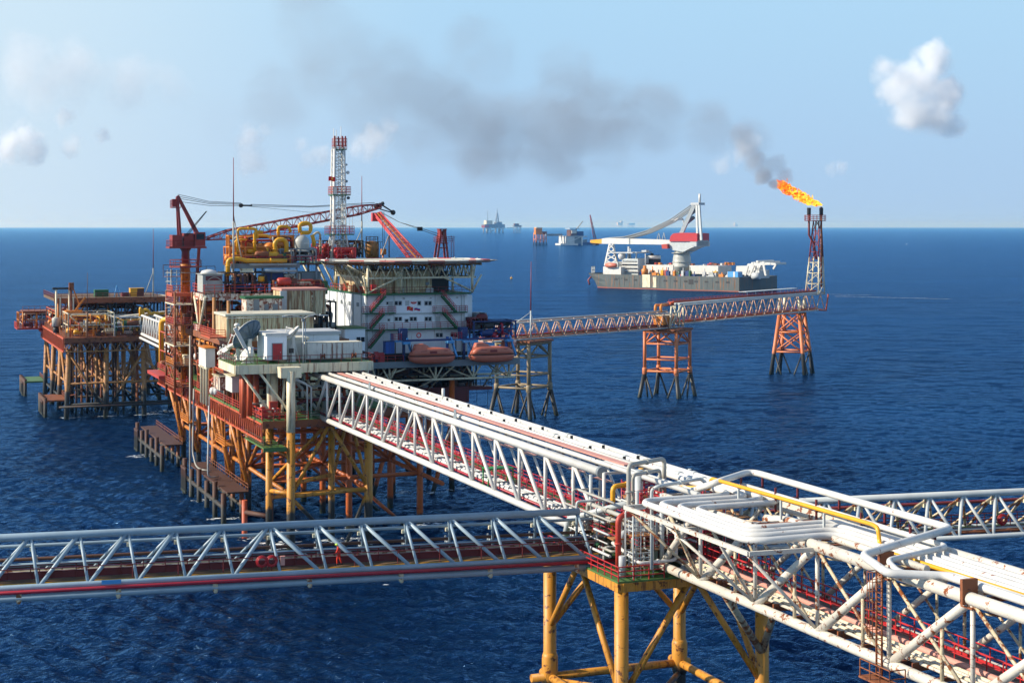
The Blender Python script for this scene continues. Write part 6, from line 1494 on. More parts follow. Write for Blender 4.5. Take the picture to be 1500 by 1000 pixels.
    T.part('tip_deck', MB().prism([(9.52, 294), (14, 299), (14, 306), (9.52, 312)], 28.2, 28.7), m_['cream'])
    for v in (-18.6, -15.4):
        T.part('ladder_tower', MB().tube([(v, 293, 19.7), (v, 293, 31)], .25, 8).tube([(v+1, 293, 19.7), (v+1, 293, 29)], .18, 8), m_['cream'])
    T.part('head_beam', MB().box(-19.5, -14.5, 292.8, 293.4, 31, 31.5), m_['dark'])
    T.part('ramp', MB().lattice([(-4, 290, 22.6), (-4, 291, 22.6), (-4, 291, 24), (-4, 290, 24)], [(18, 276, 25.8), (18, 277, 25.8), (18, 277, 27), (18, 276, 27)], 10, .13, .07), m_['scaf'])
    return T
_wh = wellhead().cant
for args in ((-16, 8, 296, 318, 19.8, 27.2, 90, ['rusty', 'orange', 'brown', 'cream', 'yellow', 'dark', 'tank'], 65, 'crowded brown and orange pipework under the raised deck of the wellhead platform'),
             (-17.5, -12, 298, 330, 19.8, 25, 60, ['redgirder', 'orange', 'rusty', 'cream', 'dark'], 66, 'red and orange pipework along the left side of the wellhead platform'),
             (-17, -6, 280, 292, 19.8, 25.6, 60, ['cream', 'orange', 'rusty', 'yellow', 'grey', 'dark', 'redgirder'], 61, 'cream and orange pipework at the left front of the wellhead platform'),
             (-6, 4, 279, 290, 19.8, 24.6, 60, ['grey', 'dgreen', 'rusty', 'yellow', 'dark', 'tank', 'white'], 62, 'grey and green pipework at the middle front of the wellhead platform'),
             (3, 11, 281, 292, 19.8, 24.8, 50, ['dark', 'dgreen', 'tank', 'yellow', 'rusty', 'dark'], 63, 'dark green pipework at the right front of the wellhead platform'),
             (_wh[0]+.6, _wh[1]-.4, 333, 340, _wh[2], _wh[2]+4.2, 40, ['orange', 'cream', 'rusty', 'maroon', 'dark', 'grey'], 64, 'pipework under the roof of the far left red cantilever')):
    clutter('pipe_module', args[9], 'machine', *args[:8], args[8])
for lab, rect, b, mt in (('dark green container on the upper deck of the wellhead platform', (139, 425, 159, 437.5), 300, 'dgreen'), ('yellow container on the upper deck of the wellhead platform', (191, 422.5, 211, 438), 300, 'yellow'), ('brown low box beside the yellow container of the wellhead platform', (179, 429.5, 189, 438), 300, 'maroon')):
    mb = MB(); e = bx(mb, *rect, b, 2.6); T = Thing('container', lab, 'container', ((e[0]+e[1])/2, b+1.3, e[2]))
    T.part('shell', mb, m_[mt])
    T.part('rib', MB().box((e[0]+e[1])/2, e[1], b-.06, b-.01, e[2], e[3]), m_['brown' if mt != 'dgreen' else 'dgreen'])
    T.part('rim', MB().box(e[0]-.05, e[1]+.05, b-.05, b+2.65, e[3]+.005, e[3]+.15), m_[mt])
T = Thing('yellow_machine', 'yellow machine house with a small rusty crane arm on the wellhead platform', 'crane', M.pb(110, 470, 288))
mb = MB(); e = bx(mb, 97, 455, 121, 469, 288, 4); T.part('house', mb, m_['orange'])
T.part('mast', MB().bar(M.pb(104, 457, 290), M.pb(104, 417, 290), .5, .5), m_['rusty']); T.part('arm', MB().bar(M.pb(106, 420, 290), M.pb(116, 445, 290), .3, .3).bar(M.pb(108, 458, 289), M.pb(125, 435, 289), .4, .4), m_['orange'])
T.part('head', MB().box(M.pb(101, 425, 290)[0], M.pb(108, 425, 290)[0], 289.5, 290.6, M.pb(101, 425, 290)[2], M.pb(101, 414, 290)[2]), m_['rusty'])
T = Thing('yellow_manifold', 'cluster of yellow pipes at the right end of the wellhead platform', 'pipe', M.pb(225, 470, 284))
for P in ([(209, 470), (209, 455), (216, 453), (219, 459), (245, 459)], [(216, 468), (216, 462), (222, 461), (250, 462)], [(206, 468), (206, 452), (207, 451)], [(228, 466), (228, 464.5), (246, 464.5), (246, 470)]):
    T.part('pipe', MB().tube(fillet([M.pb(x, y, 284) for x, y in P], .8, 4), .45, 10), m_['yellow'])
T = Thing('storage_tank', 'pale drum tank at the left front corner of the wellhead platform', 'tank', M.pb(82, 478, 292))
p = M.pb(82, 478, 292); T.part('shell', MB().lathe(p, [(1.0, 0), (1.0, 2.0), (.8, 2.2), (.1, 2.3)], 16), m_['tank']); T.part('stand', MB().lathe(p, [(.7, -1.6), (.7, 0)], 10), m_['dark'])
mast('tall mast with stays on the right of the wellhead upper deck', 224.5, 335, 440, 296, [(-2.7, 0, 7.5)])
mast('thin dark mast rising from the front edge of the wellhead platform', 128, 399, 502, 278.5, [], 'brown')
solo('mooring_frame', 'small pale blue A frame on the wellhead upper deck', 'frame', MB().tube([M.pb(167, 436, 298), M.pb(171, 418, 298)], .12, 6).tube([M.pb(175, 436, 298), M.pb(171, 418, 298)], .12, 6).tube([M.pb(168, 429, 298), M.pb(174, 429, 298)], .08, 6), m_['sky'], M.pb(171, 437, 298))
for k, (v, u) in enumerate(((-20.5, 292), (-21, 345))):
    T = Thing('boat_landing', ('rusty landing stage on piles at the near left foot of the wellhead platform', 'green topped landing stage on piles at the far left foot of the wellhead platform')[k], 'landing stage', (v, u, 0), M)
    T.part('deck', MB().box(v-1.8, v+4, u-9, u+6, 3.8, 4.2), m_['green' if k else 'rusty'])
    for j in range(5): T.part('pile', MB().tube([(v-1.6, u-8.5+j*3.5, -5), (v-1.6, u-8.5+j*3.5, 4.8)], .45, 9), m_['pile'])
    fd = MB().box(v-2.3, v-2.0, u-8, u-2, 3.5, 3.9).box(v-2.3, v-2.0, u-8, u-2, .5, .8)
    for j in range(7): fd.box(v-2.28, v-2.02, u-8+j*.95, u-7.7+j*.95, .81, 3.49)
    T.part('fender', fd, m_['pile'])
    T.part('gangway', MB().bar((v+3, u, 4.0), (v+6.5, u+1, 4.4), 1.2, .15), m_['rusty'])
    T.part('railing', MB().rail([(v+3.6, u-9, 4.2), (v+3.6, u+6, 4.2)], 1.1, 1.6, .06, 5, 2), m_['rusty'])
def link_bridge():
    a, b = Vector(M.pz(208, 489, 21.2)), Vector(M.pz(262, 514, 21.2))
    T = Thing('link_bridge', 'short white truss footbridge between the wellhead platform and the big platform', 'bridge', a.lerp(b, .5))
    d = (b-a).normalized(); s = Vector((-d.y, d.x, 0)); h = Vector((0, 0, 4.4)); n = 14
    for w in (0, 3.0):
        for z, r in ((Vector(), .36), (h, .28)): T.part('chord', MB().tube([a+s*w+z, b+s*w+z], r, 10), m_['white'])
        T.part('pipe', MB().tube([a+s*(w-.4)-Vector((0, 0, .9)), b+s*(w-.4)-Vector((0, 0, .9))], .3, 10), m_['white'])
        for k in range(n):
            p, q = a.lerp(b, k/n)+s*w, a.lerp(b, (k+1)/n)+s*w
            T.part('diagonal', MB().tube([p, q+h], .17, 7), m_['white']); T.part('post', MB().tube([q, q+h], .13, 7), m_['white'])
    T.part('walkway', MB().plate([a+s*.2+Vector((0, 0, .2)), b+s*.2+Vector((0, 0, .2)), b+s*2.8+Vector((0, 0, .2)), a+s*2.8+Vector((0, 0, .2))], .1, (0, 0, -1)), m_['rusty'])
link_bridge()

# ------------------------------------------------------------------ piers and the flare bridge
def pier(name, label, cx, cy, ang, half, batter, ztop, zring, mat, xbr=False):
    fr = Frame(cx, cy, ang); T = Thing(name, label, 'pier', (0, 0, 0), fr); c4 = [(-1, -1), (1, -1), (1, 1), (-1, 1)]
    if not xbr:
        for x, y in c4:
            T.part('leg', MB().tube([(x*(half+batter), y*(half+batter), -6), (x*half, y*half, zring)], .55, 12), m_[mat])
            T.part('leg', MB().tube([(x*half, y*half, zring), (x*half, y*half, ztop)], .48, 12), m_[mat])
            T.part('node', MB().lathe((x*half, y*half, zring), [(.5, -1), (.68, -.7), (.68, .7), (.5, 1)], 12), m_[mat])
        for k in range(4):
            a, b = c4[k], c4[(k+1) % 4]; A, B = Vector((*a, 0))*half, Vector((*b, 0))*half; m2 = (A+B)/2
            for z, r in ((zring, .3), (zring+3.2, .24), (ztop-3.6, .24), (ztop-.3, .36)):
                T.part('brace', MB().tube([A+Vector((0, 0, z)), B+Vector((0, 0, z))], r, 9), m_[mat])
            for C in (A, B):
                g = C.lerp(m2, .92)*1.1; T.part('raking_strut', MB().tube([C+Vector((0, 0, zring-.5)), Vector((g.x, g.y, -5))], .26, 9), m_[mat])
                T.part('knee_brace', MB().tube([C+Vector((0, 0, ztop-3.6)), m2+Vector((0, 0, ztop-.3))], .24, 9), m_[mat])
        T.part('plan_brace', MB().tube([(-half, -half, zring), (half, half, zring)], .24, 9), m_[mat])
        T.part('top_deck', MB().box(-half-.7, half+.7, -half-.7, half+.7, ztop, ztop+.5), m_['rusty'])
    else:
        lv = [-6, 7, 13.2, 19.2]
        w = lambda z: half+(19.2-z)*batter
        for x, y in c4: T.part('leg', MB().tube([(x*w(-6), y*w(-6), -6), (x*w(19.2), y*w(19.2), 19.2)], .62, 12), m_[mat])
        for k in range(4):
            a, b = c4[k], c4[(k+1) % 4]
            for i in range(3):
                z0, z1 = lv[i], lv[i+1]
                for p, q in ((a, b), (b, a)):
                    P, Q = Vector((p[0]*w(z0), p[1]*w(z0), z0)), Vector((q[0]*w(z1), q[1]*w(z1), z1))
                    if i == 0: Q = Vector((p[0]*w(z1), p[1]*w(z1), z1)); P = (Vector((a[0], a[1], 0))+Vector((b[0], b[1], 0)))/2*w(z0)*1.05+Vector((0, 0, z0))
                    T.part('x_brace', MB().tube([P, Q], .24, 9), m_[mat])
                T.part('brace', MB().tube([(a[0]*w(z1), a[1]*w(z1), z1), (b[0]*w(z1), b[1]*w(z1), z1)], .28, 9), m_[mat])
        for x, y in c4: T.part('top_post', MB().tube([(x*w(19.2), y*w(19.2), 19.2), (x*w(19.2), y*w(19.2), 24)], .5, 10), m_['cream'])
    return T
pier('bridge_pier', 'drab grey brown four legged pier next to the lifeboats', 2.8, 406.6, 56, 4.75, 2.2, 18.4, 7.2, 'brpier')
pier('bridge_pier', 'salmon orange straight legged pier in the middle of the flare bridge', 42.9, 452.4, 61, 4.7, 2.0, 18.3, 7.2, 'orpier')
pier('bridge_pier', 'salmon orange tapering pier with cross bracing under the flare stack', 89.6, 524.4, 66, 3.2, .115, 19.2, 0, 'orpier', True)
mast('tall thin mast with long stays on the pier next to the lifeboats', 777.5, 383, 492, 262, [], 'scaf') if False else None
P1 = Frame(2.8, 406.6, 48.8)
q = P1.ps(777.5, 492, F/400)
T = Thing('whip_mast', 'tall thin red tipped mast standing on the pier next to the lifeboats', 'mast', P1.ps(777.5, 498, F/400), P1)
T.part('pole', MB().tube([P1.ps(777.5, 498, 6), P1.ps(777.5, 455, 6)], .2, 8), m_['grey']); T.part('upper_pole', MB().tube([P1.ps(777.5, 455, 6), P1.ps(778, 383, 6)], .16, 8, r2=.06), m_['cranered'])
T.part('stay', MB().tube([P1.ps(777.5, 457, 6), P1.ps(749, 478, 6)], .12, 6), m_['grey']); T.part('stay', MB().tube([P1.ps(777.5, 457, 6), P1.ps(785, 492, 6)], .1, 6), m_['grey']); T.part('stay', MB().tube([P1.ps(749, 478, 6), P1.ps(720, 481, 6)], .1, 6), m_['grey'])
def flare_bridge(name, label, fr, a0, a1, z0, z1, n, mat, W, pipes, rail):
    T = Thing(name, label, 'bridge', ((a0+a1)/2, 0, z0), fr)
    for b in (-W/2, W/2):
        for z in (z0, z1): T.part('chord', MB().tube([(a0, b, z), (a1, b, z)], .2, 9), m_['grey'])
        for k in range(n):
            p, q = a0+(a1-a0)*k/n, a0+(a1-a0)*(k+1)/n; md = (p+q)/2
            T.part('diagonal', MB().tube([(p, b, z0), (md, b, z1)], .17, 7), m_[mat]); T.part('diagonal', MB().tube([(md, b, z1), (q, b, z0)], .17, 7), m_[mat])
            if b > 0: T.part('cross_brace', MB().tube([(p, -W/2, z1), (q, W/2, z1)], .12, 6), m_[mat]); T.part('floor_beam', MB().bar((p, -W/2, z0), (p, W/2, z0), .2, .25), m_[mat])
    T.part('walkway', MB().box(a0, a1, -W/2+.5, W/2-1.5, z0+.2, z0+.3), m_['rusty'])
    T.part('railing', MB().rail([(a0, W/2-1.5, z0+.3), (a1, W/2-1.5, z0+.3)], 1.2, 2, .06, 5, 2), m_['crimson'])
    for b, z, r, m in pipes: T.part('pipe', MB().tube([(a0-1, b, z), (a1, b, z)], r, 9), m_[m])
    if rail: T.part('railing', MB().rail([(a0, W/2-.4, z1+.4), (a1, W/2-.4, z1+.4)], 1.1, 2.2, .06, 5, 2), m_['red'])
    return T
flare_bridge('flare_bridge', 'lower grey truss bridge from the lifeboats to the middle pier', P1, -14, 63, 19.1, 23.2, 17, 'salmon', 4.4, ((1.0, 19.8, .3, 'red'), (1.6, 23.5, .22, 'grey'), (.2, 19.7, .2, 'rusty')), False)
P2 = Frame(42.9, 452.4, 54.9)
flare_bridge('flare_bridge', 'taller cream truss bridge from the middle pier to the flare stack', P2, 4.5, 98, 19.9, 25.0, 15, 'salmon', 5.0, ((-1.6, 25.4, .34, 'grey'), (-.4, 25.4, .3, 'grey'), (1.2, 25.5, .36, 'redgirder'), (0, 20.4, .26, 'redgirder')), True)
T = Thing('walkway_roof', 'pale grey sheet roof on posts over the walkway near the flare stack', 'roof', (68, 1.5, 25), P2)
T.part('sheet', MB().box(48, 84, .2, 2.8, 27.1, 27.25), m_['canopy'])
for k in range(7): T.part('post', MB().tube([(49+k*5.6, .4, 25), (49+k*5.6, .4, 27.1)], .1, 6), m_['grey'])
T = Thing('walkway_roof', 'red railed ridge of the walkway between the two flare bridge piers', 'walkway', (30, 1.6, 25.2), P2)
T.part('deck', MB().box(4, 98, .4, 2.4, 25.75, 25.9), m_['redgirder']); T.part('kick_plate', MB().box(4, 98, .3, .38, 25.9, 26.3), m_['red'])
T = Thing('bridge_junction', 'orange and yellow pipe frame on the middle pier of the flare bridge', 'frame', (0, 0, 19), P2)
for x0, y0 in ((960, 462), (968, 462)): T.part('pipe', MB().tube(fillet([P2.ps(x0, y0, 5.3), P2.ps(x0, 447, 5.3), P2.ps(x0+18, 445.5, 5.2)], .9, 4), .4, 9), m_['orange'])
for k in range(4): T.part('post', MB().tube([(-3+k*2.6, -2.4, 19), (-2+k*2.2, -2.4, 25)], .22, 8), m_['cream'])
T.part('valve_house', MB().box(-5, 1, -1.5, 1.5, 20, 22.4), m_['orange']); T.part('roof', MB().box(-5.2, 1.2, -1.7, 1.7, 22.42, 22.6), m_['cream'])
T.part('brace', MB().tube([(-3, -2.4, 19.2), (3.5, -2.4, 25)], .2, 8).tube([(4, -2.4, 19.2), (-1, -2.4, 25)], .2, 8), m_['cream'])
# flare stack
FS = Frame(98.0, 530, 54.9)
def flare_stack():
    T = Thing('flare_stack', 'rust brown lattice flare stack with two burner tips at the end of the bridge', 'flare stack', (0, 0, 25), FS)
    zb, zp = 25.0, 48.6
    w = lambda z: 2.3-(z-zb)/(zp-zb)*1.35
    off = lambda z: (2.3-w(z))*.8
    c4 = [(-1, -1), (1, -1), (1, 1), (-1, 1)]
    Q = lambda k, z: (c4[k % 4][0]*w(z)+off(z), c4[k % 4][1]*w(z)-off(z)*.35, z)
    for k in range(4):
        T.part('leg', MB().tube([Q(k, zb), Q(k, 37)], .24, 8), m_['cream']); T.part('leg', MB().tube([Q(k, 37), Q(k, zp)], .22, 8), m_['cranered'])
    z = zb
    while z < zp-1:
        z2 = min(zp, z+3.4)
        for k in range(4):
            m = m_['cream' if z < 35 else 'cranered']
            T.part('lattice', MB().tube([Q(k, z), Q(k+1, z2)], .11, 6), m)
            T.part('lattice', MB().tube([Q(k, z2), Q(k+1, z2)], .11, 6), m)
        z = z2
    a_, b_ = FS.ps(1185, 303, 4.53), FS.ps(1203, 303, 4.53)
    d = Vector(a_)-Vector(b_); d.z = 0; d = d/2
    c = (Vector(a_)+Vector(b_))/2
    T.part('riser', MB().tube([c-d+Vector((0, 0, -26)), c-d], .32, 12), m_['rusty'])
    T.part('riser', MB().tube(fillet([c+d*-.2+Vector((0, 0, -17)), c+d*.2+Vector((0, 0, -12)), c+d+Vector((0, 0, -9)), c+d+Vector((0, 0, -.5))], 1, 4), .34, 12), m_['maroon'])
    for s in (-1, 1): T.part('burner_tip', MB().lathe(c+d*s+Vector((0, 0, -1.6)), [(.45, -1.2), (.62, -1.0), (.66, 1.2), (.55, 1.3)], 14), m_['dark'])
    pz = c.z-4.4; r = 3.4
    T.part('platform', MB().prism([(c.x+r*math.cos(k*math.pi/5), c.y+r*math.sin(k*math.pi/5)) for k in range(10)], pz-.2, pz), m_['maroon'])
    T.part('railing', MB().rail([(c.x+r*math.cos(k*math.pi/5), c.y+r*math.sin(k*math.pi/5), pz) for k in range(11)], 1.7, 1.1, .07, 5, 3), m_['cranered'])
    T.part('foot_brace', MB().tube([(5, -2.4, 24.8), (3.2, -2.4, 19.6)], .26, 8).tube([(3.2, -2.4, 19.6), (-2, -2.4, 20)], .22, 8), m_['redgirder'])
flare_stack()
# flame
def flame():
    fr = FS; r = random.Random(4)
    m = bpy.data.materials.new('flame'); t = NT(m)
    oc = t.n('TexCoord').outputs['Object']
    n1 = t.n('TexNoise', {'Vector': t.n('Mapping', {'Vector': oc, 'Scale': (.95, .95, 1.3)}).outputs[0], 'Scale': 1.0, 'Detail': 4.0, 'Distortion': 1.2}).outputs[0]
    n1 = t.math('ADD', n1, t.math('MULTIPLY', t.math('SUBTRACT', t.ramp(t.n('SeparateXYZ', {0: t.n('NewGeometry').outputs['Position']}).outputs[0], 84, 100), .55), .12))
    cr = t.n('ValToRGB', {0: n1}); e = cr.color_ramp; e.elements[0].position = .38; e.elements[0].color = (.62, .035, .004, 1); e.elements[1].position = .6; e.elements[1].color = (1, .62, .06, 1)
    x_ = e.elements.new(.48); x_.color = (1, .2, .008, 1)
    em = t.n('Emission', {0: cr.outputs[0], 1: 1.25}); tr = t.n('BsdfTransparent')
    n2 = t.n('TexNoise', {'Vector': oc, 'Scale': .8, 'Detail': 5.0, 'Roughness': .65}).outputs[0]
    mx = t.n('MixShader', {0: t.ramp(n2, .43, .55), 1: tr.outputs[0], 2: em.outputs[0]})
    t.t.links.new(mx.outputs[0], t.n('OutputMaterial').inputs[0])
    path = [(1204, 300, 2.4), (1196, 297, 5), (1184, 293.5, 6.5), (1172, 287, 8.5), (1160, 282, 9), (1151, 277, 8), (1144, 271, 7), (1138, 266, 3)]
    T = Thing('flame', 'long orange yellow gas flame blowing leftward off the flare stack', 'flame', fr.ps(1190, 300, 4.53), fr)
    for k in range(18):
        i0 = r.randint(0, 5); ln = r.randint(2, 4); pts = []; rr = []
        seq = path[i0:min(len(path), i0+ln+1)]
        for j, (x, y, w_) in enumerate(seq):
            o = r.uniform(-.55, .55)
            pts.append(Vector(fr.ps(x+o*w_*.4, y+o*w_*.8-(2 if j == len(seq)-1 else 0), 4.53))+Vector((r.uniform(-1, 1)*w_*.08, 0, 0)))
            rr.append(w_/4.53*.85*(.9 if j < len(seq)-1 else .06))
        rings = []
        sm = fillet(pts, 4, 4); N = len(sm)
        for i, p in enumerate(sm):
            f = i/(N-1)*(len(rr)-1); a = rr[int(f)]; b = rr[min(len(rr)-1, int(f)+1)]; q = a+(b-a)*(f-int(f)); q *= r.uniform(.75, 1.25)*(1 if i else .5)
            tt = (sm[min(N-1, i+1)]-sm[max(0, i-1)]).normalized(); x = tt.cross(Vector((0, 0, 1))).normalized(); y = x.cross(tt)
            rings.append([p+(x*math.cos(s*math.pi/5)+y*math.sin(s*math.pi/5))*q*r.uniform(.8, 1.2) for s in range(10)])
        T.part('tongue', MB().loft(rings, True), m)
    for (x, y, s) in ((1153, 264, 2.2), (1150, 269, 3), (1133, 267, 1.6), (1190, 290, 3)):
        c = Vector(fr.ps(x, y, 4.53)); T.part('tongue', MB().loft([[c+Vector((math.cos(a*1.05)*s/9*w_, math.sin(a*1.05)*s/9*w_, z*s/4.5)) for a in range(6)] for z, w_ in ((-1.6, .4), (-.5, 1), (.6, .7), (1.8, .05))], True), m)
flame()

# ------------------------------------------------------------------ crane vessel
SH = Frame(161.5, 1165, 140)
def ship():
    T = Thing('crane_vessel', 'grey hulled crane ship with a huge white crane and rust stained side', 'ship', (70, -21, 0), SH)
    L_, B = 153, 52
    def ring(z, fl):
        out = []
        bowx = 134+fl*15
        side = [(0, 0), (60, 0), (108, 0)]
        pts = [(0, 0), (60, 0), (116, 0), (130+fl*6, -6), (bowx-3, -16), (bowx+2, -26), (bowx-3, -36), (130+fl*6, -46), (116, -B), (60, -B), (0, -B), (-2, -26)]
        return [(a, b, z) for a, b in pts]
    T.part('hull', MB().loft([ring(.76, .12), ring(5, .5), ring(9.4, 1.0)], False), m_['hull'])
    T.part('boot_topping', MB().loft([ring(-4, 0), ring(.75, .115)], False), m_['hullred'])
    T.part('bulwark', MB().loft([ring(9.42, 1.0), [(a, b, 10.5) for a, b, z in ring(10.5, 1.05)]], False, False), m_['hull'])
    T.part('rust_panel', MB().box(77, 84, .02, .35, 1.5, 11), m_['cream']); T.part('rust_panel', MB().box(71.5, 74.5, .02, .3, 1.5, 9.3), m_['cream'])
    for k in range(12):
        a = 8+k*9.0; T.part('hull_port', MB().box(a, a+3.0, .01, .12, 6.1, 7.3), m_['dark'])
    for k in range(4): T.part('hull_mark', MB().box(100+k*2.6, 101.3+k*2.6, .01, .1, 7.4, 8.0), m_['dark'])
    T.part('hull_hatch', MB().box(39, 43, .01, .14, 4.6, 8.2), m_['dark'])
    rb = MB()
    for k in range(24): rb.box(4+k*4.6, 4.14+k*4.6, .01, .12, 1.5, 9.3)
    T.part('hull_rib', rb, m_['hull'])
    T.part('anchor', MB().tube([(147, -22, 9), (150, -20, 5), (148, -19, 1.5)], .7, 8), m_['cranered'])
    T.part('anchor_rack', MB().rail([(143, -15, 10.5), (147.5, -25, 10.5)], 5, 2.5, .3, 5, 2), m_['canopy'])
    def sb(x0, y0, x1, y1, b, d, mat, nm, par=None):
        p, q = SH.pb(x0, y1, b), SH.pb(x1, y0, b); return T.part(nm, MB().box(q[0], p[0], b-d, b, max(9.42, p[2]), q[2]), m_[mat], par)
    sb(883.5, 391, 909.5, 402, -4, 30, 'white', 'bow_house')
    sb(886, 384, 905, 391, -8, 24, 'grey', 'bow_house')
    sh = sb(911, 379, 934.5, 402, -10, 26, 'grey', 'bridge_house')
    for k in range(4): p = SH.pb(911, 382+k*5, -9.9); q_ = SH.pb(934, 382+k*5, -9.9); T.part('window_band', MB().box(q_[0]+.5, p[0]-.5, -9.95, -9.85, p[2]-.9, p[2]), m_['glass'], sh)
    for k in range(3): p = SH.pb(909, 386+k*5.5, -9.5); q_ = SH.pb(936, 386+k*5.5, -9.5); T.part('gallery', MB().box(q_[0], p[0], -9.84, -8.2, p[2]-.3, p[2]).rail([(q_[0], -8.3, p[2]), (p[0], -8.3, p[2])], 1.3, 3, .12, 4, 2), m_['white'])
    T.part('lifeboat', MB().lathe(SH.pb(895, 388.5, -3), [(.1, -6), (1.6, -4.5), (2.0, 0), (1.6, 4.5), (.1, 6)], 12, 'a'), m_['boat'])
    p, q_ = SH.pb(904, 369, -20), SH.pb(940, 369, -20)
    T.part('helideck', MB().box(q_[0], p[0], -34, -8, p[2]-.8, p[2]), m_['canopy'])
    for x in (908, 920, 932): p = SH.pb(x, 380, -12); T.part('helideck_post', MB().tube([p, SH.pb(x, 369, -12)], .6, 7), m_['canopy'])
    for x, y0, y1, w_ in ((921, 379, 361, 1.2), (923.5, 379, 364, .8), (945.5, 400, 366, .6)): T.part('mast', MB().tube([SH.pb(x, y0, -14), SH.pb(x, y1, -14)], w_*.7, 8), m_['canopy'])
    T.part('mast_head', MB().box(SH.pb(949, 367, -14)[0], SH.pb(942, 367, -14)[0], -16, -12, SH.pb(945, 369, -14)[2], SH.pb(945, 366.5, -14)[2]), m_['canopy'])
    T.part('radome', MB().sphere(SH.pb(911, 375, -11), 3, 10), m_['white'])
    fn = T.part('funnel', MB().lathe(SH.pb(956.5, 388, -30), [(6, 0), (6, 6.5), (5.2, 7.5)], 16), m_['dark']); T.part('funnel_band', MB().lathe(SH.pb(956.5, 379, -30), [(6.1, 0), (6.1, 2.4)], 16), m_['white'], fn); T.part('funnel_pipe', MB().tube([SH.pb(955, 376, -30), SH.pb(955, 371, -30)], 1.3, 8), m_['dark'], fn)
    sb(936, 388.5, 986, 402, -14, 22, 'white', 'deck_house'); sb(1010, 389.5, 1052, 401, -18, 18, 'white', 'deck_house'); sb(1078, 390, 1106, 402, -22, 14, 'white', 'deck_house')
    rnd2 = random.Random(9)
    for k in range(34):
        x = rnd2.uniform(938, 1074); b = rnd2.uniform(-12, -2); w_ = rnd2.uniform(1.2, 4); h = rnd2.uniform(1.5, 5); a = SH.pb(x, 400, b)[0]
        T.part('deck_gear', MB().box(a, a+w_, b-2, b, 9.42, 9.42+h).box(a+w_*.3, a+w_*.5, b-1.2, b-.8, 9.42+h, 9.42+h+rnd2.uniform(.5, 3)), m_[rnd2.choice(['orange', 'tank', 'white', 'dark', 'red', 'blue', 'canopy', 'yellow', 'dgreen', 'navy', 'brown'])])
    for k in range(30):
        x = rnd2.uniform(938, 984) if k < 14 else rnd2.uniform(1010, 1075); b = -20; p = SH.pb(x, 388.5, b); a = p[0]; zz = p[2]
        T.part('roof_gear', MB().box(a, a+rnd2.uniform(1, 3.5), b-3, b, zz, zz+rnd2.uniform(.6, 2.2)), m_[rnd2.choice(['orange', 'rusty', 'white', 'red', 'dark', 'brown'])])
    sb(1066, 398, 1081, 408, -1.5, 6, 'sky', 'blue_container'); sb(1074, 398, 1076.5, 408, -1.4, .3, 'white', 'blue_container_stripe')
    p = SH.pb(944, 404, -2); T.part('yellow_winch', MB().lathe((p[0], -2.5, 10.5), [(2.4, 0), (2.6, 4), (1.2, 5), (1.2, 7)], 12), m_['orange'])
    # crane
    c = SH.pb(998.8, 404, -21); c = (c[0], -21)
    z_ = lambda x, y: SH.pb(x, y, -21)[2]
    zt = z_(999, 363)
    T.part('crane_pedestal', MB().lathe((*c, 9.42), [(6.9, 0), (6.9, zt-24), (7.2, zt-23.8), (7.2, zt-22.5), (6.9, zt-22.3), (6.6, zt-17), (5.2, zt-9.6)], 28), m_['tank'])
    T.part('pedestal_gallery', MB().lathe((*c, z_(999, 371)), [(6.3, 0), (7.8, 0), (7.8, .5), (6.3, .5)], 24).lathe((*c, z_(999, 384)), [(6.3, 0), (7.3, 0), (7.3, .4), (6.3, .4)], 24), m_['tank'])
    def A(x, y, b=-21): return Vector(SH.pb(x, y, b))
    def slab(pts, b0, b1):
        mb = MB(); mb.plate([(A(x, y).x, b0, A(x, y).z) for x, y in pts], b1-b0, (0, 1, 0)); return mb
    T.part('slew_frame', slab([(992, 366), (985, 360), (990, 352), (1030, 352), (1030, 360), (1020, 363), (1008, 369)], -28, -14), m_['grey'])
    T.part('machinery_house', slab([(989.5, 353.5), (991, 346), (995, 342), (1004, 341), (1018, 341), (1030, 342), (1030, 353.5)], -29, -13), m_['hoopred'])
    T.part('counterweight', slab([(1021, 354), (1030, 354), (1030, 361), (1022, 359)], -30, -12), m_['grey'])
    T.part('cab', slab([(981, 364), (980, 358), (988, 357), (989, 364)], -16, -11), m_['red'])
    top = A(1024, 299)
    for b in (-27, -15):
        T.part('a_frame_leg', MB().bar(A(998, 342, b), A(1017, 301, -21+(b+21)*.5), 2.2, 2.6), m_['grey'])
        T.part('a_frame_leg', MB().bar(A(1027.5, 352, b), A(1024, 300, -21+(b+21)*.5), 1.5, 1.6), m_['grey'])
        T.part('a_frame_leg', MB().bar(A(1021.5, 343, b), A(1020.5, 300, -21+(b+21)*.5), 1.2, 1.4), m_['grey'])
    T.part('a_frame_tie', MB().bar(A(1004, 327), A(1015, 318), 5, 2).bar(A(1010, 315), A(1018, 308), 4, 1.6), m_['midgrey'])
    T.part('a_frame_head', MB().box(A(1028, 300).x, A(1016, 300).x, -25, -17, A(1020, 300.5).z, A(1020, 297).z), m_['canopy'])
    T.part('mast', MB().tube([A(1025, 297), A(1025, 284)], .9, 8), m_['white'])
    T.part('service_crane', MB().bar(A(1000, 321), A(984, 322), 1.4, 1.6).bar(A(1000, 321), A(1003, 333), .8, .8), m_['canopy'])
    T.part('boom', slab([(989, 355), (985, 358.3), (925, 357.5), (886, 357), (886, 349.5), (893, 348.5), (925, 349.5), (975, 351), (987, 352.5)], -25, -17), m_['white'])
    T.part('boom_joint', slab([(926, 349.3), (927.5, 349.3), (927.5, 357.8), (926, 357.8)], -25.2, -16.8), m_['midgrey'])
    T.part('boom_tip', slab([(886, 350), (868, 351.5), (868, 355.5), (886, 357)], -24, -18), m_['yellow'])
